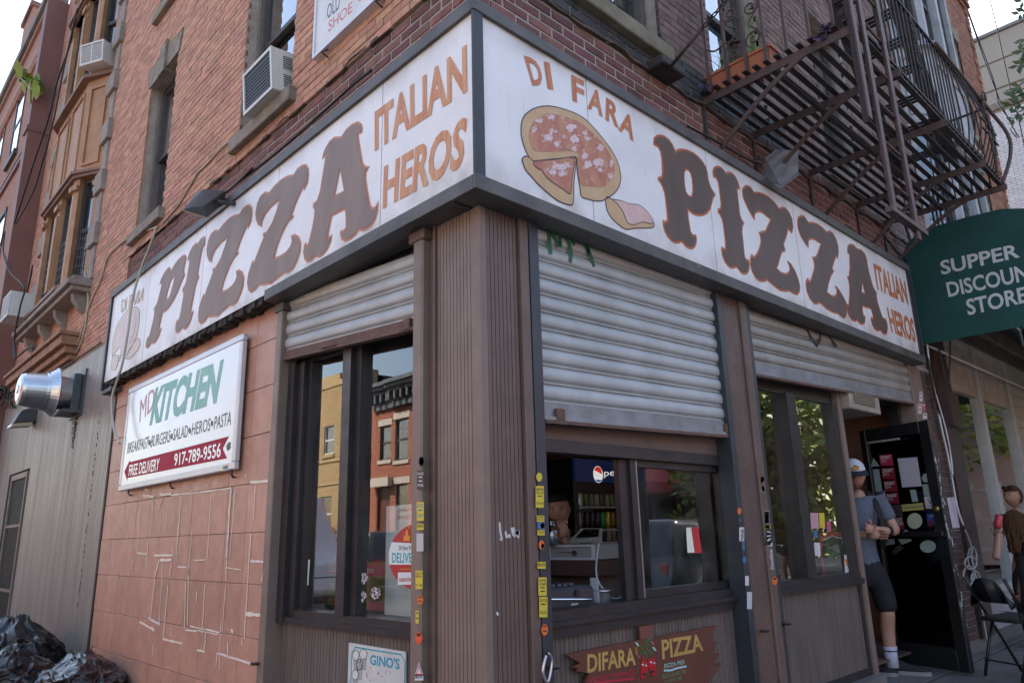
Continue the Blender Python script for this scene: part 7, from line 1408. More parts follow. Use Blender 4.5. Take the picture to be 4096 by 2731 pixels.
dl_ = (wl_ - el_).normalized(); hand(b, wl_, (Vector((0, 0, 1)), dl_, dl_.cross(Vector((0, 0, 1)))), KS, .4, 1); dr_ = (wr_ - er_).normalized(); hand(b, wr_, (Vector((0, 0, 1)), dr_, Vector((0, 0, 1)).cross(dr_)), KS, .4, 1)
BD = b.build('body', M_skin, MN, smooth=True); face(hc, Hh, hfr, BD, brow=(.2, .1, .05))
M_tee = mat('grey_tee', (.115, .135, .175), (.09, .105, .14), 8, .9, bump=.3, bscale=12)
tee = [(mp(-.01, -.02, .72), (.185, .16)), (mp(-.01, -.02, .92), (.17, .145)), (J['wst'], (.155, .125)), (J['che'], (.17, .125)), (mp(-.045, -.012, 1.43), (.11, .09)), (sl_, .088), (mp(-.285, .01, 1.21), .074), (sr_, .088), (mp(.195, .015, 1.21), .072)]
merge(MB(), skinned([(p, tuple(x * KS for x in (r_ if isinstance(r_, tuple) else (r_, r_)))) for p, r_ in tee], [(0, 1), (1, 2), (2, 3), (3, 4), (3, 5), (5, 6), (3, 7), (7, 8)])).build('t_shirt', M_tee, MN, smooth=True)
M_shk = mat('black_shorts', (.012, .013, .017), (.009, .01, .013), 8, .85, bump=.3, bscale=12); sho = [(mp(0, -.02, 1.0), (.16, .125)), (mp(0, -.02, .84), (.165, .125)), (mp(-.11, .02, .72), .108), (mp(-.125, .07, .46), .088), (mp(.11, .02, .72), .108), (mp(.125, .05, .46), .088)]
merge(MB(), skinned([(p, tuple(x * KS for x in (r_ if isinstance(r_, tuple) else (r_, r_)))) for p, r_ in sho], [(0, 1), (1, 2), (2, 3), (1, 4), (4, 5)])).build('shorts', M_shk, MN, smooth=True)
for a_, kn in ((al, mp(-.113, .03, .30)), (ar_, mp(.128, -.005, .30))):
    MB().tube([a_ - Vector((0, 0, .03)), a_ + (kn - a_) * .25, a_ + (kn - a_) * .62], [.052 * KS, .05 * KS, .056 * KS], 12).build('sock', mat('white_sock', (.5, .52, .62), (.42, .44, .55), 20, .9), MN, smooth=True); MB().tube([a_ + (kn - a_) * .45, a_ + (kn - a_) * .49], [.057 * KS, .057 * KS], 12).build('sock_stripe', M_blk, MN)
    shoe(MN, Vector((a_.x, a_.y, g_)) - f0 * .05, Vector((.1, -1, 0)) if a_ is ar_ else Vector((.28, -.96, 0)), KS * 1.05, mat('black_knit', (.012, .012, .015), rough=.8), mat('grey_sole', (.22, .22, .24), rough=.7))
s_, f_, u = hfr
cv = []; b = MB(); nu = 24                             # cap: crown and peak
V, F_ = ellip(hc + (u * .12 - f_ * .01) * Hh, hfr, .40 * Hh, .475 * Hh, .46 * Hh, 20)
b.v = V; b.f = [f for f in F_ if all((Vector(V[i]) - hc).dot(u) > .13 * Hh for i in f)]; crown = b.build('cap', mat('cap_white', (.60, .60, .66), (.52, .52, .58), 9, .8), MN, smooth=True, recalc=False)
b = MB(); b.v = [tuple(Vector(p) + (Vector(p) - hc).normalized() * .004) for p in V]; b.f = [f for f in F_ if all((Vector(V[i]) - hc).dot(u) > .125 * Hh for i in f) and all((Vector(V[i]) - hc).dot(f_) < -.02 * Hh for i in f)]; b.build('cap_panel', mat('cap_black', (.012, .012, .016), rough=.85), crown, smooth=True, recalc=False)
pk = [hc + (s_ * .40 * math.sin(t) + f_ * (.10 + (.36 + .34 * math.cos(t) ** .8 if math.cos(t) > 0 else .36)) + u * (.13 - .05 * math.cos(t) - .06 * math.sin(t) ** 2)) * Hh for t in [(-1 + 2 * i / 16) * math.pi / 2 for i in range(17)]]; bk_ = [hc + (s_ * .40 * math.sin(t) + f_ * (.46 * math.cos(t)) + u * .15) * Hh for t in [(1 - 2 * i / 16) * math.pi / 2 for i in range(17)]]
b = MB()
for i in range(16): b.hexa([pk[i], pk[i + 1], bk_[15 - i], bk_[16 - i], pk[i] + u * .012, pk[i + 1] + u * .012, bk_[15 - i] + u * .012, bk_[16 - i] + u * .012])
b.build('cap_peak', mat('cap_navy', (.015, .017, .03), rough=.8), crown)
lgc = hc + (f_ * .475 + u * .33) * Hh; lu = (u * .85 - f_ * .35).normalized()
MB().prism([[lgc + f_ * .012 + s_ * .12 * Hh * math.cos(t * .524) + lu * .09 * Hh * math.sin(t * .524) for t in range(12)]], f_ * .003).build('cap_badge', mat('badge_orange', (.55, .2, .02), rough=.6), crown); MB().prism([[lgc + f_ * .018 + s_ * x * Hh + lu * z * Hh for x, z in ((-.16, -.035), (.16, .01), (.15, .04), (-.1, .0))]], f_ * .002).build('cap_badge_bar', mat('badge_yellow', (.6, .35, .04), rough=.6), crown); MB().prism([[lgc + f_ * .016 + s_ * x * Hh + lu * z * Hh for x, z in ((-.06, .03), (.07, .05), (.03, .08), (-.04, .075))]], f_ * .002).build('cap_badge_dark', M_blk, crown)
b = merge(MB(), ellip(hc + (f_ * .05 - u * .12) * Hh, hfr, .35 * Hh, .42 * Hh, .40 * Hh, 18)); keep = []
V = b.v; b.f = [f for f in b.f if all((Vector(V[i]) - hc).dot(u) < -.20 * Hh and (Vector(V[i]) - hc).dot(f_) > .0 for i in f)]; 
V2, F2 = headgeo(hc - u * .004, Hh * 1.03, hfr); b = MB(); b.v = V2; b.f = [f for f in F2 if all((Vector(V2[i]) - hc).dot(u) < -.24 * Hh and (Vector(V2[i]) - hc).dot(f_) > .08 * Hh for i in f)]; b.build('beard', mat('beard_ginger', (.22, .10, .05), (.3, .16, .1), 60, .9), MN, smooth=True, recalc=False)
V2, F2 = headgeo(hc, Hh * 1.04, hfr); b = MB(); b.v = V2; b.f = [f for f in F2 if all((Vector(V2[i]) - hc).dot(u) > -.18 * Hh and (Vector(V2[i]) - hc).dot(f_) < -.05 * Hh for i in f)]; b.build('hair', mat('hair_ginger', (.14, .07, .035), rough=.8), MN, smooth=True, recalc=False)
for sg in (-1,): 
    P = smooth_path([mp(.13 * sg, -.13, 1.36), mp(.13 * sg, -.03, 1.475), mp(.14 * sg, .085, 1.40), mp(.15 * sg, .13, 1.28), mp(.17 * sg, .11, 1.12), mp(.19 * sg, .0, 1.0)], 4); b = MB()
    for p, q in zip(P, P[1:]): b.bar(p, q, .05, .014, f0)
    b.build('backpack_strap', mat('strap_black', (.012, .012, .014), rough=.8), MN)
wb = el_.lerp(wl_, .38); MB().tube([wb - dl_ * .02, wb + dl_ * .02], [.050, .048], 12).build('wrist_band', mat('strap_black', (.012, .012, .014)), MN)
# --- the man behind the counter
c1 = a9(190, 645, 1.22); H1 = (a9(190, 490, 1.22).z - a9(190, 782, 1.22).z) * 1.0
PS = empty('person', (c1.x + .1, 1.3, .02), 'person in black resting chin on hand behind the register', 'person'); fr1 = frame((-.80, -.60, 0), -.05, .06)
b = MB(); sh = c1 + Vector((.16, .10, -.30)); pts = [(Vector((c1.x + .22, 1.42, .6)), (.17, .12)), (Vector((c1.x + .20, 1.40, 1.0)), (.17, .12)), (sh + Vector((.06, .05, -.02)), (.15, .11)), (c1 + Vector((.05, .03, -.19)), .065), (c1 + Vector((.02, .01, -.08)), .06), (sh + Vector((-.08, -.22, .0)), .07), (Vector((c1.x + .02, 1.00, .98)), .038), (c1 + Vector((-.06, -.09, -.20)), .025), (sh + Vector((.12, .28, .0)), .07), (Vector((c1.x + .45, 1.5, 1.0)), .05)]
merge(b, skinned(pts, [(0, 1), (1, 2), (2, 3), (3, 4), (2, 5), (5, 6), (6, 7), (2, 8), (8, 9)])); merge(b, headgeo(c1, H1, fr1)); ears(b, c1, H1, fr1); hw = c1 + Vector((-.06, -.09, -.20)); hand(b, hw, (fr1[0], Vector((-.05, .0, 1)).normalized(), -fr1[1]), 1.05, -1.0, 1); B1 = b.build('body', M_skin, PS, smooth=True); face(c1, H1, fr1, B1, brow=(.04, .025, .02))
merge(MB(), skinned([(p[0], tuple(x * 1.16 for x in (p[1] if isinstance(p[1], tuple) else (p[1], p[1])))) for p in (pts[0], pts[1], pts[2], pts[5], pts[6], (pts[6][0].lerp(pts[7][0], .75), .042), pts[8], pts[9])], [(0, 1), (1, 2), (2, 3), (3, 4), (4, 5), (2, 6), (6, 7)])).build('sweater', mat('black_sweater', (.012, .012, .014), rough=.9), PS, smooth=True)
V2, F2 = headgeo(c1 + fr1[2] * .006, H1 * 1.06, fr1); b = MB(); b.v = V2; b.f = [f for f in F2 if all((Vector(V2[i]) - c1).dot(fr1[2]) > .20 * H1 or ((Vector(V2[i]) - c1).dot(fr1[1]) < -.08 * H1 and (Vector(V2[i]) - c1).dot(fr1[2]) > -.2 * H1) for i in f)]; b.build('hair', mat('hair_dark', (.012, .01, .01), rough=.7), PS, smooth=True, recalc=False)
# --- woman drinking from a can, and the child in front of her
def standing(base, fwd, Ht, label, top_m, hairm, skin, arm=None, headpitch=0.0, headfwd=None, hairlong=False, pants=None):
    k = Ht / 1.75; base = Vector(base); f_ = Vector(fwd).normalized(); s_ = f_.cross(Vector((0, 0, 1))).normalized(); o = empty('person', base, label, 'person'); P = lambda a, c_, z: base + s_ * a * k + f_ * c_ * k + Vector((0, 0, z * k))
    sL, sR = P(-.165, 0, 1.40), P(.165, 0, 1.40); eL, eR = P(-.21, -.02, 1.12), P(.21, -.02, 1.12); wL_, wR2 = P(-.22, .06, .86), P(.22, .06, .86)
    if arm: eR, wR2 = arm
    pts = [(P(0, 0, .92), (.10, .08)), (P(0, 0, 1.08), (.09, .07)), (P(0, 0, 1.28), (.11, .085)), (P(0, 0, 1.45), .06), (P(0, .02, 1.52), .05), (P(-.09, 0, .85), .085), (P(-.1, .02, .47), .055), (P(-.1, 0, .07), .04), (P(.09, 0, .85), .085), (P(.1, .02, .47), .055), (P(.1, 0, .07), .04), (sL, .052), (eL, .038), (wL_, .026), (sR, .052), (eR, .038), (wR2, .026)]
    sc = lambda r_: tuple(x * k for x in (r_ if isinstance(r_, tuple) else (r_, r_)))
    b = merge(MB(), skinned([(p, sc(r_)) for p, r_ in pts], [(0, 1), (1, 2), (2, 3), (3, 4), (0, 5), (5, 6), (6, 7), (0, 8), (8, 9), (9, 10), (2, 11), (11, 12), (12, 13), (2, 14), (14, 15), (15, 16)])); hf = frame(headfwd or fwd, headpitch); H = .235 * k; c_ = P(0, .045, 1.635); merge(b, headgeo(c_, H, hf)); ears(b, c_, H, hf)
    d1 = (wL_ - eL).normalized(); hand(b, wL_, (f_, d1, -s_), k, .6, 1); d2 = (wR2 - eR).normalized(); side = d2.cross(Vector((.3, .2, 1))).normalized(); hand(b, wR2, (side, (d2 + Vector((0, 0, .15))).normalized(), side.cross(d2) * -1), k, 1.0 if arm else .6, -1)
    bd = b.build('body', skin, o, smooth=True); face(c_, H, hf, bd)
    tp = [(P(0, 0, .74), (.17, .13)), (P(0, 0, .9), (.16, .12)), (P(0, 0, 1.08), (.14, .108)), (P(0, 0, 1.28), (.158, .118)), (P(0, 0, 1.43), .075), (sL, .064), (sL.lerp(eL, .5), .055), (sR, .064), (sR.lerp(eR, .5), .055)]
    merge(MB(), skinned([(p, sc(r_)) for p, r_ in tp], [(0, 1), (1, 2), (2, 3), (3, 4), (3, 5), (5, 6), (3, 7), (7, 8)])).build('t_shirt', top_m, o, smooth=True)
    pn = [(P(0, 0, .95), (.16, .118)), (P(0, 0, .86), (.162, .12)), (P(-.095, .01, .7), .098), (P(-.1, .02, .45), .075), (P(-.1, 0, .1), .06), (P(.095, .01, .7), .098), (P(.1, .02, .45), .075), (P(.1, 0, .1), .06)]
    merge(MB(), skinned([(p, sc(r_)) for p, r_ in pn], [(0, 1), (1, 2), (2, 3), (3, 4), (1, 5), (5, 6), (6, 7)])).build('trousers', pants or M_shk, o, smooth=True)
    for sg in (-1, 1): shoe(o, Vector((P(.1 * sg, -.05, 0).x, P(.1 * sg, -.05, 0).y, base.z)), f_, k, mat('tyre_rubber', (.02, .02, .02), rough=.8), mat('tyre_rubber', (.02, .02, .02)))
    V2, F2 = headgeo(c_ + hf[2] * .006, H * 1.09, hf); b = MB(); b.v = V2; b.f = [q for q in F2 if all((Vector(V2[i]) - c_).dot(hf[2]) > .24 * H or ((Vector(V2[i]) - c_).dot(hf[1]) < .06 * H and (Vector(V2[i]) - c_).dot(hf[2]) > -.35 * H) for i in q)]; hr_ = b.build('hair', hairm, o, smooth=True, recalc=False)
    if hairlong:
        b = MB(); rn = random.Random(3); s2, f2, u2 = hf
        for i in range(90):
            th = math.radians(rn.uniform(35, 325)); st = c_ + (f2 * .42 * math.cos(th) * .95 + s2 * .40 * math.sin(th) + u2 * rn.uniform(-.1, .38)) * H; dn2 = Vector((f2.x * -.05 + s2.x * math.sin(th) * .3, f2.y * -.05 + s2.y * math.sin(th) * .3, -1)); L_ = rn.uniform(.9, 1.5) * H; pts = [st + dn2 * L_ * t + Vector((rn.uniform(-.02, .02), rn.uniform(-.02, .02), 0)) * t for t in (0, .3, .6, .85, 1)]; b.tube(smooth_path(pts, 3), [.022 * (1 - .06 * j) for j in range(13)], 6)
        b.build('long_hair', hairm, hr_, smooth=True)
    return o, c_, H, hf
wb_ = at(1, -.28, 'N', 1775, 440); can_p = at(1, -.42, 'N', 1668, 535)
w_h = 1.62 * 1.08; wbase = Vector((wb_.x + .02, -.28, g_)); el_p = at(1, -.42, 'N', 1655, 770); wr_p = at(1, -.41, 'N', 1668, 612)
M_hb = mat('hair_brown', (.045, .022, .012), (.075, .038, .02), 30, .85, stretch=(4, 4, .4), spec=.1)
wo, wc, wH, wf_ = standing(wbase, (-.86, -.1, 0), w_h, 'person in dark top with sunglasses pushed up drinking from a red can', mat('dark_top', (.014, .015, .018), rough=.9), M_hb, M_skt, (el_p, wr_p), .02, (-.78, .42, 0))
sv, fv, uv = wf_
for sg in (-1, 1): merge(MB(), ellip(wc + (sv * .17 * sg + fv * .30 + uv * .44) * wH, wf_, .15 * wH, .05 * wH, .10 * wH, 10)).build('sunglass_lens', mat('sunglass', (.01, .01, .012), rough=.08, coat=1), wo, smooth=True)
SC_ = empty('soda_can', can_p, 'red soda can held up by the person with sunglasses', 'can'); ax = (Vector((.35, -.2, 1))).normalized(); MB().lathe([(.026, -.07), (.036, -.06), (.036, .055), (.029, .068), (.028, .066), (.001, .064)], can_p, ax, 18).build('can_body', mat('can_red', (.5, .05, .07), (.42, .04, .06), 6, .35, metal=.2), SC_, smooth=True)
gb_ = at(1, -.80, 'N', 1795, 560); gH = (at(1, -.80, 'N', 1790, 470).z - g_) * 1.0
standing((gb_.x + .07, -.80, g_), (-.55, .83, 0), gH, 'small person with long hair and black shirt beside the folding chair', mat('child_black_shirt', (.013, .014, .017), rough=.9), M_hb, M_skt, None, 0, (.15, .98, 0), True)
# ------------------------------------------------------------------ trees
M_bark = mat('bark', (.09, .07, .055), (.06, .048, .04), 12, .9, bump=.8, bscale=30, stretch=(1, 1, .3))
def leafmat(name, a, b_): 
    m = mat(name, a, b_, 5, .5, isl=.35, hue=.02); bs = m.node_tree.nodes['Principled BSDF']; bs.inputs['Transmission Weight'].default_value = 0; return m
M_lt = leafmat('tree_leaf', (.12, .18, .022), (.19, .22, .035)); M_ld = leafmat('tree_leaf_deep', (.035, .07, .015), (.055, .10, .02))
def tree(loc, h, cr, label, seed, nl=3600, ls=.13, m=M_lt, zc=None, name='street_tree', group='street trees'):
    rn = random.Random(seed); root = empty(name, loc, label, 'tree', group); L0 = Vector(loc); zc = zc or h - cr * .8; b = MB()
    b.tube(smooth_path([L0, L0 + Vector((.05, .03, zc * .45)), L0 + Vector((0, .1, zc * .8)), L0 + Vector((.1, 0, h * .9))], 4), [.16 * (1 - .75 * i / 12) for i in range(13)], 8); b.build('trunk', M_bark, root, smooth=True)
    cl = []; b = MB()
    for k in range(26):
        a, e = rn.uniform(0, 6.28), math.asin(rn.uniform(-.75, 1)); rr = cr * rn.uniform(.45, 1.0); c_ = L0 + Vector((rr * math.cos(a) * math.cos(e), rr * math.sin(a) * math.cos(e), zc + rr * .85 * math.sin(e))); cl.append((c_, cr * rn.uniform(.22, .42)))
        s_ = L0 + Vector((0, 0, rn.uniform(zc * .55, zc * .95))); b.tube(smooth_path([s_, s_.lerp(c_, .5) + Vector((0, 0, .2)), c_], 3), [.05, .045, .04, .034, .028, .02, .012][:7], 5)
    b.build('limbs', M_bark, root, smooth=True)
    b = MB()
    for k in range(nl):
        c_, r_ = rn.choice(cl); v = Vector((rn.gauss(0, 1), rn.gauss(0, 1), rn.gauss(0, 1))).normalized() * r_ * rn.uniform(.3, 1.15) ** .6; p = c_ + v; t = Vector((rn.uniform(-1, 1), rn.uniform(-1, 1), rn.uniform(-.9, .4))).normalized(); s_ = t.cross(Vector((rn.uniform(-1, 1), rn.uniform(-1, 1), rn.uniform(-1, 1)))).normalized(); L_ = ls * rn.uniform(.7, 1.4)
        b.quad(p - t * L_, p + s_ * L_ * .45, p + t * L_, p - s_ * L_ * .45)
    b.build('crown', m, root, recalc=False)['kind'] = 'stuff'; return root
tree((33, -15.0, GZ), 9.5, 3.6, 'broad leafy tree in front of the red awning across the avenue', 41, 5200, .24, M_lt, 4.9, 'street_tree', 'trees across the avenue'); tree((38, -15.0, GZ), 9.5, 3.6, 'leafy tree beside the red awning across the avenue', 42, 5200, .24, M_lt, 4.9, 'street_tree', 'trees across the avenue'); tree((43.5, -15.0, GZ), 9.5, 3.6, 'leafy tree past the red awning across the avenue', 43, 5200, .24, M_lt, 4.9, 'street_tree', 'trees across the avenue'); tree((14.1, -5.9, -.27), 5.8, 2.5, 'low leafy tree beyond the cars parked on the avenue', 4, 7500, .14, M_lt, 2.9); tree((18.5, -4.4, -.27), 6.5, 2.3, 'leafy street tree at the avenue kerb past the green awning', 1, 5200); tree((23.5, -4.6, -.27), 7, 2.6, 'second street tree along the avenue kerb', 2, 5200); tree((29.5, -4.6, -.27), 7, 2.6, 'third street tree along the avenue kerb', 3, 4000)
# the branch at the right edge of the view
rn = random.Random(14); BT = empty('street_tree', (6.2, -3.3, GZ), 'street tree with pinnate leaves reaching in beside the green awning', 'tree', 'street trees')
b = MB(); b.tube(smooth_path([(6.2, -3.3, GZ), (6.25, -3.25, 2.2), (6.1, -3.3, 4), (6.3, -3.1, 6.8)], 4), [.13 * (1 - .6 * i / 12) for i in range(13)], 8); b.build('trunk', M_bark, BT, smooth=True)
tw_ = []; tips = [at(0, 6.0, '8', *p) for p in ((690, 700), (700, 740), (680, 830), (690, 930), (735, 520), (760, 500), (750, 335), (770, 410), (745, 110), (765, 15), (730, 880), (720, 760))]
b = MB(); lf = MB()
for k, tp_ in enumerate(tips):
    s_ = Vector((6.15, -2.35 - .3 * rn.random(), tp_.z + rn.uniform(-.1, .35))); mid = s_.lerp(tp_, .55) + Vector((0, 0, .05)); P = smooth_path([Vector((6.15, -3.15, s_.z - .3)), s_, mid, tp_], 5); b.tube(P, .006, 5)
    for i in range(7, len(P)):
        t = (P[i] - P[i - 1]).normalized()
        for sg in (-1, 1):
            sd = t.cross(Vector((rn.uniform(.4, 1), .0, rn.uniform(-.3, .3)))).normalized() * sg; d_ = (sd * .8 + t * .45 + Vector((0, 0, -.25))).normalized(); L_ = rn.uniform(.075, .11); nrm = d_.cross(t).normalized(); w_ = d_.cross(nrm).normalized() * L_ * .24; q = P[i]
            lf.v += [tuple(q), tuple(q + d_ * L_ * .45 + w_), tuple(q + d_ * L_), tuple(q + d_ * L_ * .45 - w_)]; n0 = len(lf.v) - 4; lf.f.append((n0, n0 + 1, n0 + 2, n0 + 3))
b.build('twigs', M_bark, BT, smooth=True); lf.build('crown', M_ld, BT, recalc=False)['kind'] = 'stuff'
# ------------------------------------------------------------------ houses across the side street (they show in the shop window)
M_yb = mat('yellow_brick', (.42, .29, .135), (.34, .23, .105), 9, .85, isl=.15, bump=.3); M_ym = mat('yellow_mortar', (.33, .26, .17), rough=.9); M_rb = mat('red_brick', (.37, .13, .075), (.30, .10, .06), 9, .85, isl=.15, bump=.3); M_rm = mat('red_mortar', (.26, .15, .11), rough=.9)
M_lim = mat('limestone', (.5, .44, .37), (.42, .37, .31), 5, .8); M_cor = mat('cornice_slate', (.10, .115, .13), (.08, .09, .10), 5, .6)
XO = -14.0
def facade_bricks(parent, m, y0, y1, z0, z1, holes, x=XO, bl=.215, bh=.078):
    b = MB(); z = z0; r = 0
    while z < z1:
        y = y0 - (bl / 2 if r % 2 else 0)
        while y < y1:
            a, c_ = max(y, y0), min(y + bl - .012, y1); y += bl; mu, mz = (a + c_) / 2, z + bh / 2
            if c_ - a > .03 and not any(h[0] < mu < h[1] and h[2] < mz < h[3] for h in holes): b.box(x - .03, x + .012, a, c_, z, z + bh - .012)
        z += bh; r += 1
    b.build('bricks', m, parent, recalc=False)['kind'] = 'stuff'
def owin(parent, y0, y1, z0, z1, mf, sill=M_lim, lint=True, x=XO):
    b = MB(); t = .07
    for q in ((y0, y0 + t, z0, z1), (y1 - t, y1, z0, z1), (y0 + t, y1 - t, z1 - t, z1), (y0 + t, y1 - t, z0, z0 + t), (y0 + t, y1 - t, (z0 + z1) / 2 - .035, (z0 + z1) / 2 + .035)): b.box(x - .12, x - .04, q[0], q[1], q[2], q[3])
    o = b.build('window', mf, parent); MB().box(x - .10, x - .092, y0 + t, y1 - t, z0 + t, z1 - t).build('pane', G_dark, o); MB().box(x - .5, x - .45, y0, y1, z0, z1).build('curtain', M_cur, o)
    MB().box(x - .05, x + .06, y0 - .08, y1 + .08, z0 - .14, z0).build('sill', sill, o)
    if lint: MB().box(x - .05, x + .03, y0 - .1, y1 + .1, z1, z1 + .26).build('lintel', sill, o)
def omass(parent, y0, y1, z1, holes, mm, x=XO):
    ys = sorted({y0, y1, *[h[0] for h in holes], *[h[1] for h in holes]}); zs = sorted({0, z1, *[h[2] for h in holes], *[h[3] for h in holes]}); b = MB()
    for a, c_ in zip(ys, ys[1:]):
        for e, g in zip(zs, zs[1:]):
            if not any(h[0] < (a + c_) / 2 < h[1] and h[2] < (e + g) / 2 < h[3] for h in holes): b.box(x - .25, x, a, c_, e, g)
    b.build('wall', mm, parent); MB().box(x - 9, x - .55, y0, y1, 0, z1).build('house_core', M_room, parent); MB().box(x - 9, x, y0, y1, z1, z1 + .05).build('roof', M_asph, parent)
YH = empty('yellow_house', (XO, 28, 0), 'two-storey yellow brick house across the side street', 'building')
hy = [(26.6, 27.5, 4.95, 6.25), (24.9, 25.8, 4.95, 6.25), (28.6, 29.5, 4.95, 6.25), (26.6, 27.6, 1.6, 3.1), (24.7, 25.7, 1.6, 3.1), (28.6, 29.6, 1.6, 3.1), (31, 32, 4.95, 6.25), (31, 32, 1.6, 3.1)]
omass(YH, 23.6, 34, 8.0, hy, M_ym); facade_bricks(YH, M_yb, 23.6, 34, .0, 8.0, hy)
for h in hy: owin(YH, *h, mat('white_sash', (.5, .5, .48), rough=.5), M_yb, False)
for q in ((23.6, 26.2, 8.0, 8.25), (26.2, 34, 8.0, 8.55)): MB().box(XO - .3, XO + .05, q[0], q[1], q[2], q[3]).build('parapet', M_yb, YH)
for z in (3.6, 4.6): MB().box(XO, XO + .05, 23.6, 34, z, z + .1).build('band', M_yb, YH)
RH = empty('red_rowhouse', (XO, 21, 0), 'red brick rowhouse with bracketed slate cornice across the side street', 'building')
hr = [(22.15, 22.95, 4.3, 5.7), (20.95, 21.85, 4.2, 5.85), (19.4, 20.3, 4.2, 5.85), (17.9, 18.8, 4.2, 5.85), (20.9, 21.8, 1.3, 3.3), (22.1, 23.1, .9, 3.25), (19.4, 20.3, 1.3, 3.3), (17.9, 18.8, 1.3, 3.3)]
omass(RH, 17.0, 23.3, 6.6, hr, M_rm); facade_bricks(RH, M_rb, 17.0, 23.3, 0, 6.6, hr); MB().box(XO - 8, XO - .01, 23.3, 23.6, 0, 7.0).build('side_wall', M_rb, RH)
for i, h in enumerate(hr):
    if i != 5: owin(RH, *h, M_wf)
MB().box(XO - .2, XO - .1, 22.1, 23.1, .9, 3.25).build('door', mat('brown_door', (.10, .035, .025), rough=.4), RH); MB().box(XO - .05, XO + .25, 21.95, 23.25, 3.25, 3.6).build('door_hood', M_lim, RH)
for k in range(5): MB().box(XO, XO + .3 * (5 - k), 22.0, 23.2, .18 * k, .18 * (k + 1)).build('step', M_lim, RH)
for y0, y1, o in ((17.0, 21.9, .35), (21.9, 23.35, .12)):
    for z0, z1, e in ((6.35, 6.5, .06), (6.5, 6.95, .02), (6.95, 7.1, .25), (7.1, 7.25, .4), (7.25, 7.4, .5)): MB().box(XO - .3, XO + e + o * .4, y0, y1, z0, z1).build('cornice', M_cor, RH)
    y = y0 + .1
    while y < y1: MB().box(XO, XO + .28 + o * .4, y, y + .12, 6.62, 6.95).build('cornice_bracket', M_cor, RH); y += .42
O3 = empty('brown_rowhouse', (XO, 13, 0), 'plain brown brick rowhouse next to the red one across the street', 'building'); omass(O3, 4, 17, 7.2, [], M_rb)
O4 = empty('corner_house', (XO, -10, 0), 'cream corner house across the side street', 'building'); omass(O4, -14, 4, 7.5, [], mat('cream_stucco', (.42, .37, .3), (.38, .33, .27), 2, .8))
tag(MB().box(XO + 1.6, XO + 5, -14, 60, -.26, GZ).build('far_sidewalk', M_walk), kind='structure')
tree((XO + 1.0, 26.8, 0), 3.2, 1.0, 'rounded green bush in front of the yellow house', 21, 2200, .09, M_lt, 1.7, 'bush', None); tree((XO - 10.5, 29, 0), 10.2, 2.6, 'green tree rising behind the yellow house', 22, 3000, .16, M_lt, 8.6, 'garden_tree', None)
# ------------------------------------------------------------------ shops across the avenue (seen in the take-out window)
O5 = empty('avenue_shops', (28, -19, 0), 'row of low avenue shops under a red awning', 'building'); YO = -19.0
MB().box(2, 60, YO - 8, YO, 0, 7.2).build('wall', M_rb, O5); b = MB(); b.hexa([(22, YO, 3.2), (40, YO, 3.2), (40, YO + 1.5, 3.0), (22, YO + 1.5, 3.0), (22, YO, 4.8), (40, YO, 4.8), (40, YO + 1.4, 3.5), (22, YO + 1.4, 3.5)]); b.build('red_awning', mat('red_canvas', (.40, .04, .055), (.34, .035, .045), 3, .7), O5)
for k in range(9): MB().box(22.4 + k * 2.0, 24.1 + k * 2.0, YO + .01, YO + .05, .5, 2.9).build('shop_window', G_dark, O5)
tag(MB().box(SIDEW, 60, YO, YO + 3.2, -.26, GZ).build('far_sidewalk', M_walk), kind='structure')
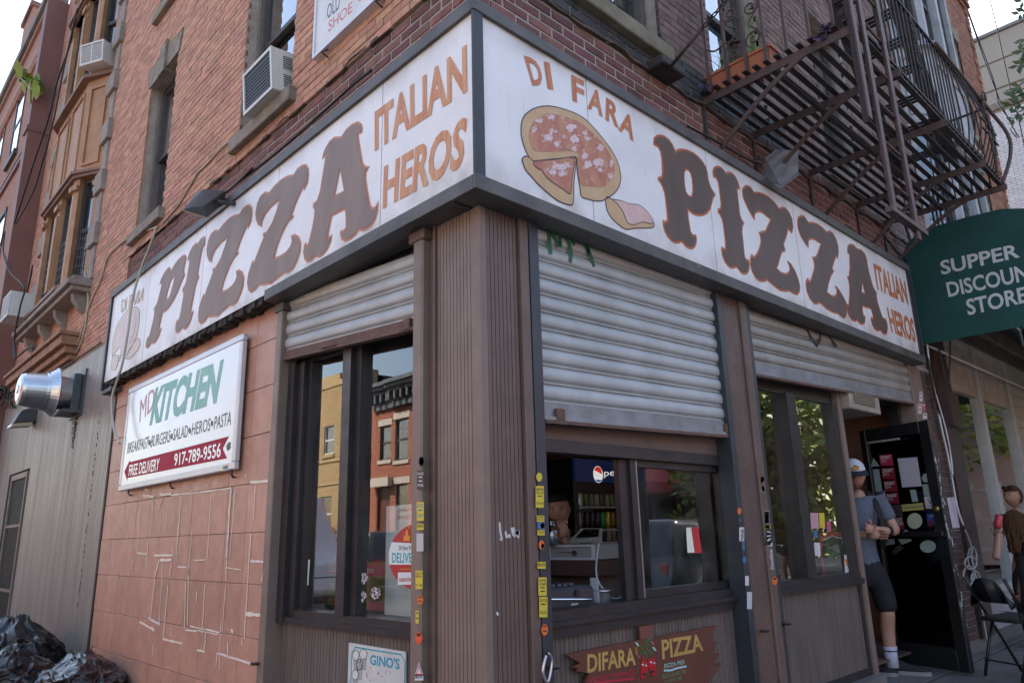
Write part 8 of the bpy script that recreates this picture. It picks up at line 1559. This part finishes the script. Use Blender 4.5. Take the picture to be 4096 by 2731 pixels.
# ------------------------------------------------------------------ parked vehicles
M_tyre = mat('tyre_rubber', (.02, .02, .02), rough=.8); M_rim = mat('alloy', (.4, .4, .42), rough=.3, metal=.9); G_car = glass('car_glass', (.12, .14, .15), 2.2)
M_hl = mat('head_lamp', (.6, .62, .65), rough=.1, coat=1); M_tl = mat('tail_lamp', (.35, .01, .01), rough=.2, coat=1)
def vehicle(loc, rz, prof, wid, glassp, m, wheels, wr, label, cat, name):
    """prof: side outline (x forward, z up); glassp: side windows outlines; built in a local frame then turned"""
    root = empty(name, loc, label, cat); R_ = Matrix.Rotation(rz, 3, 'Z')
    def add(nm, mb, mm, par=root, smooth=False, bev=0):
        me, c_ = mb.mesh(nm, smooth, True, bev); me.materials.append(mm); q = bpy.data.objects.new(nm, me); COL.objects.link(q); q.parent = par; q.location = c_; return q
    hw = wid / 2; b = MB(); sp = smooth_path([(x, 0, z) for x, z in prof], 3, True)
    inner = [(p.x, p.z) for p in sp]; zr = max(z for x, z in inner)
    rings = []
    for (s_, k) in ((-1, .82), (-.94, .94), (-.8, 1.0), (.8, 1.0), (.94, .94), (1, .82)):
        cx, cz = sum(p[0] for p in inner) / len(inner), .6
        rings.append([(cx + (x - cx) * (1 - (1 - k) * .12), s_ * hw * (1 - .16 * max(0, (z - 1.0) / max(zr - 1.0, .1)) ** 1.0), cz + (z - cz) * (1 - (1 - k) * .25)) for x, z in inner])
    nn = len(inner)
    for r_ in rings: b.v += r_
    for i in range(len(rings) - 1):
        for j in range(nn): b.f.append((i * nn + j, i * nn + (j + 1) % nn, (i + 1) * nn + (j + 1) % nn, (i + 1) * nn + j))
    b.f.append(tuple(range(nn))); b.f.append(tuple(range((len(rings) - 1) * nn, len(rings) * nn))); add('body', b, m, smooth=True)
    for sd in (-1, 1):
        for gp in glassp:
            pts = [Vector((x, sd * (hw * (1 - .16 * max(0, (z - 1.0) / max(zr - 1.0, .1))) + .004), z)) for x, z in gp]; add('side_window', MB().prism([pts], (0, sd * .006, 0)), G_car)
        for wx in wheels:
            wb = MB().lathe([(wr * .6, -.1), (wr, -.09), (wr, .09), (wr * .6, .1)], (wx, sd * (hw - .08), wr), (0, 1, 0), 20); wo = add('wheel', wb, M_tyre); rb = MB().lathe([(wr * .58, -.02), (wr * .58, .012), (wr * .2, .03), (.01, .03)], (0, 0, 0), (0, sd, 0), 14); me, c_ = rb.mesh('rim'); me.materials.append(M_rim); q = bpy.data.objects.new('rim', me); COL.objects.link(q); q.parent = wo; q.location = Vector((0, sd * .095, 0)) + c_
    x1 = max(x for x, z in prof); x0 = min(x for x, z in prof)
    for sd in (-1, 1): add('head_lamp', MB().box(x1 - .16, x1 - .01, sd * hw * .78 - .14, sd * hw * .78 + .14, .72, .88), M_hl, bev=.02); add('tail_lamp', MB().box(x0 + .005, x0 + .12, sd * hw * .8 - .1, sd * hw * .8 + .1, .8, 1.0), M_tl, bev=.02); add('mirror', MB().box(.9, 1.05, sd * (hw + .02), sd * (hw + .2), 1.05, 1.2), M_tyre, bev=.02)
    gz = [(x, z) for x, z in prof]
    add('bumper', MB().box(x1 - .1, x1 + .03, -hw * .9, hw * .9, .3, .5), M_tyre, bev=.03); add('grille', MB().box(x1 - .05, x1 + .015, -hw * .55, hw * .55, .55, .8), M_df); add('windscreen', MB().prism([[Vector((.62, -hw * .8, 1.42)), Vector((1.18, -hw * .85, 1.03)), Vector((1.18, hw * .85, 1.03)), Vector((.62, hw * .8, 1.42))]], (.012, 0, .012)), G_car) if cat != 'van' else add('windscreen', MB().prism([[Vector((1.45, -hw * .8, 1.95)), Vector((2.0, -hw * .88, 1.15)), Vector((2.0, hw * .88, 1.15)), Vector((1.45, hw * .8, 1.95))]], (.02, 0, .02)), G_car)
    root.rotation_euler = (0, 0, rz); return root
suv = [(-2.3, .35), (-2.38, .8), (-2.3, 1.1), (-2.05, 1.62), (-1.7, 1.70), (.2, 1.68), (.65, 1.50), (1.2, 1.06), (2.0, .98), (2.32, .85), (2.38, .55), (2.3, .32), (0, .28)]
sg = [[(-1.9, 1.15), (-1.75, 1.55), (-.75, 1.57), (-.75, 1.12)], [(-.65, 1.12), (-.65, 1.57), (.15, 1.55), (.85, 1.12)]]
van = [(-2.7, .4), (-2.75, 1.2), (-2.7, 2.35), (-2.4, 2.5), (1.0, 2.5), (1.45, 2.2), (2.05, 1.3), (2.7, 1.08), (2.85, .8), (2.8, .4), (0, .35)]
vg = [[(.6, 1.3), (.6, 2.0), (1.3, 2.0), (1.8, 1.3)]]
P_w = mat('car_paint_white', (.72, .72, .72), (.68, .68, .68), 2, .25, coat=1); P_k = mat('car_paint_black', (.02, .022, .028), rough=.2, coat=1); P_g = mat('car_paint_slate', (.05, .065, .085), rough=.2, coat=1)
vehicle((-4.9, 14.0, -.27), -math.pi / 2, van, 2.0, vg, P_w, (-1.7, 1.9), .36, 'white cargo van parked at the side-street kerb', 'van', 'parked_van')
vehicle((-8.9, 22.0, -.27), math.pi / 2, suv, 1.9, sg, P_g, (-1.45, 1.45), .37, 'slate blue pickup-sized car across the side street', 'car', 'parked_car'); vehicle((-8.9, 16.4, -.27), math.pi / 2, suv, 1.9, sg, P_k, (-1.45, 1.45), .37, 'black car parked across the street from the white van', 'car', 'parked_car')
vehicle((10.4, -5.0, -.27), 0, suv, 1.95, sg, P_k, (-1.45, 1.45), .38, 'black car parked at the avenue kerb facing the awning', 'car', 'parked_car'); vehicle((18.8, -5.0, -.27), 0, suv, 1.9, sg, P_w, (-1.45, 1.45), .37, 'white car parked under the avenue trees', 'car', 'parked_car')
# ------------------------------------------------------------------ bring the whole place to true size (one photo leaves the scale open; people set it)
for o in list(bpy.data.objects):
    if o.parent is None and o.type != 'LIGHT':
        if o.type == 'CAMERA': o.location = o.location * KSC
        else: o.location = o.location * KSC; o.scale = o.scale * KSC
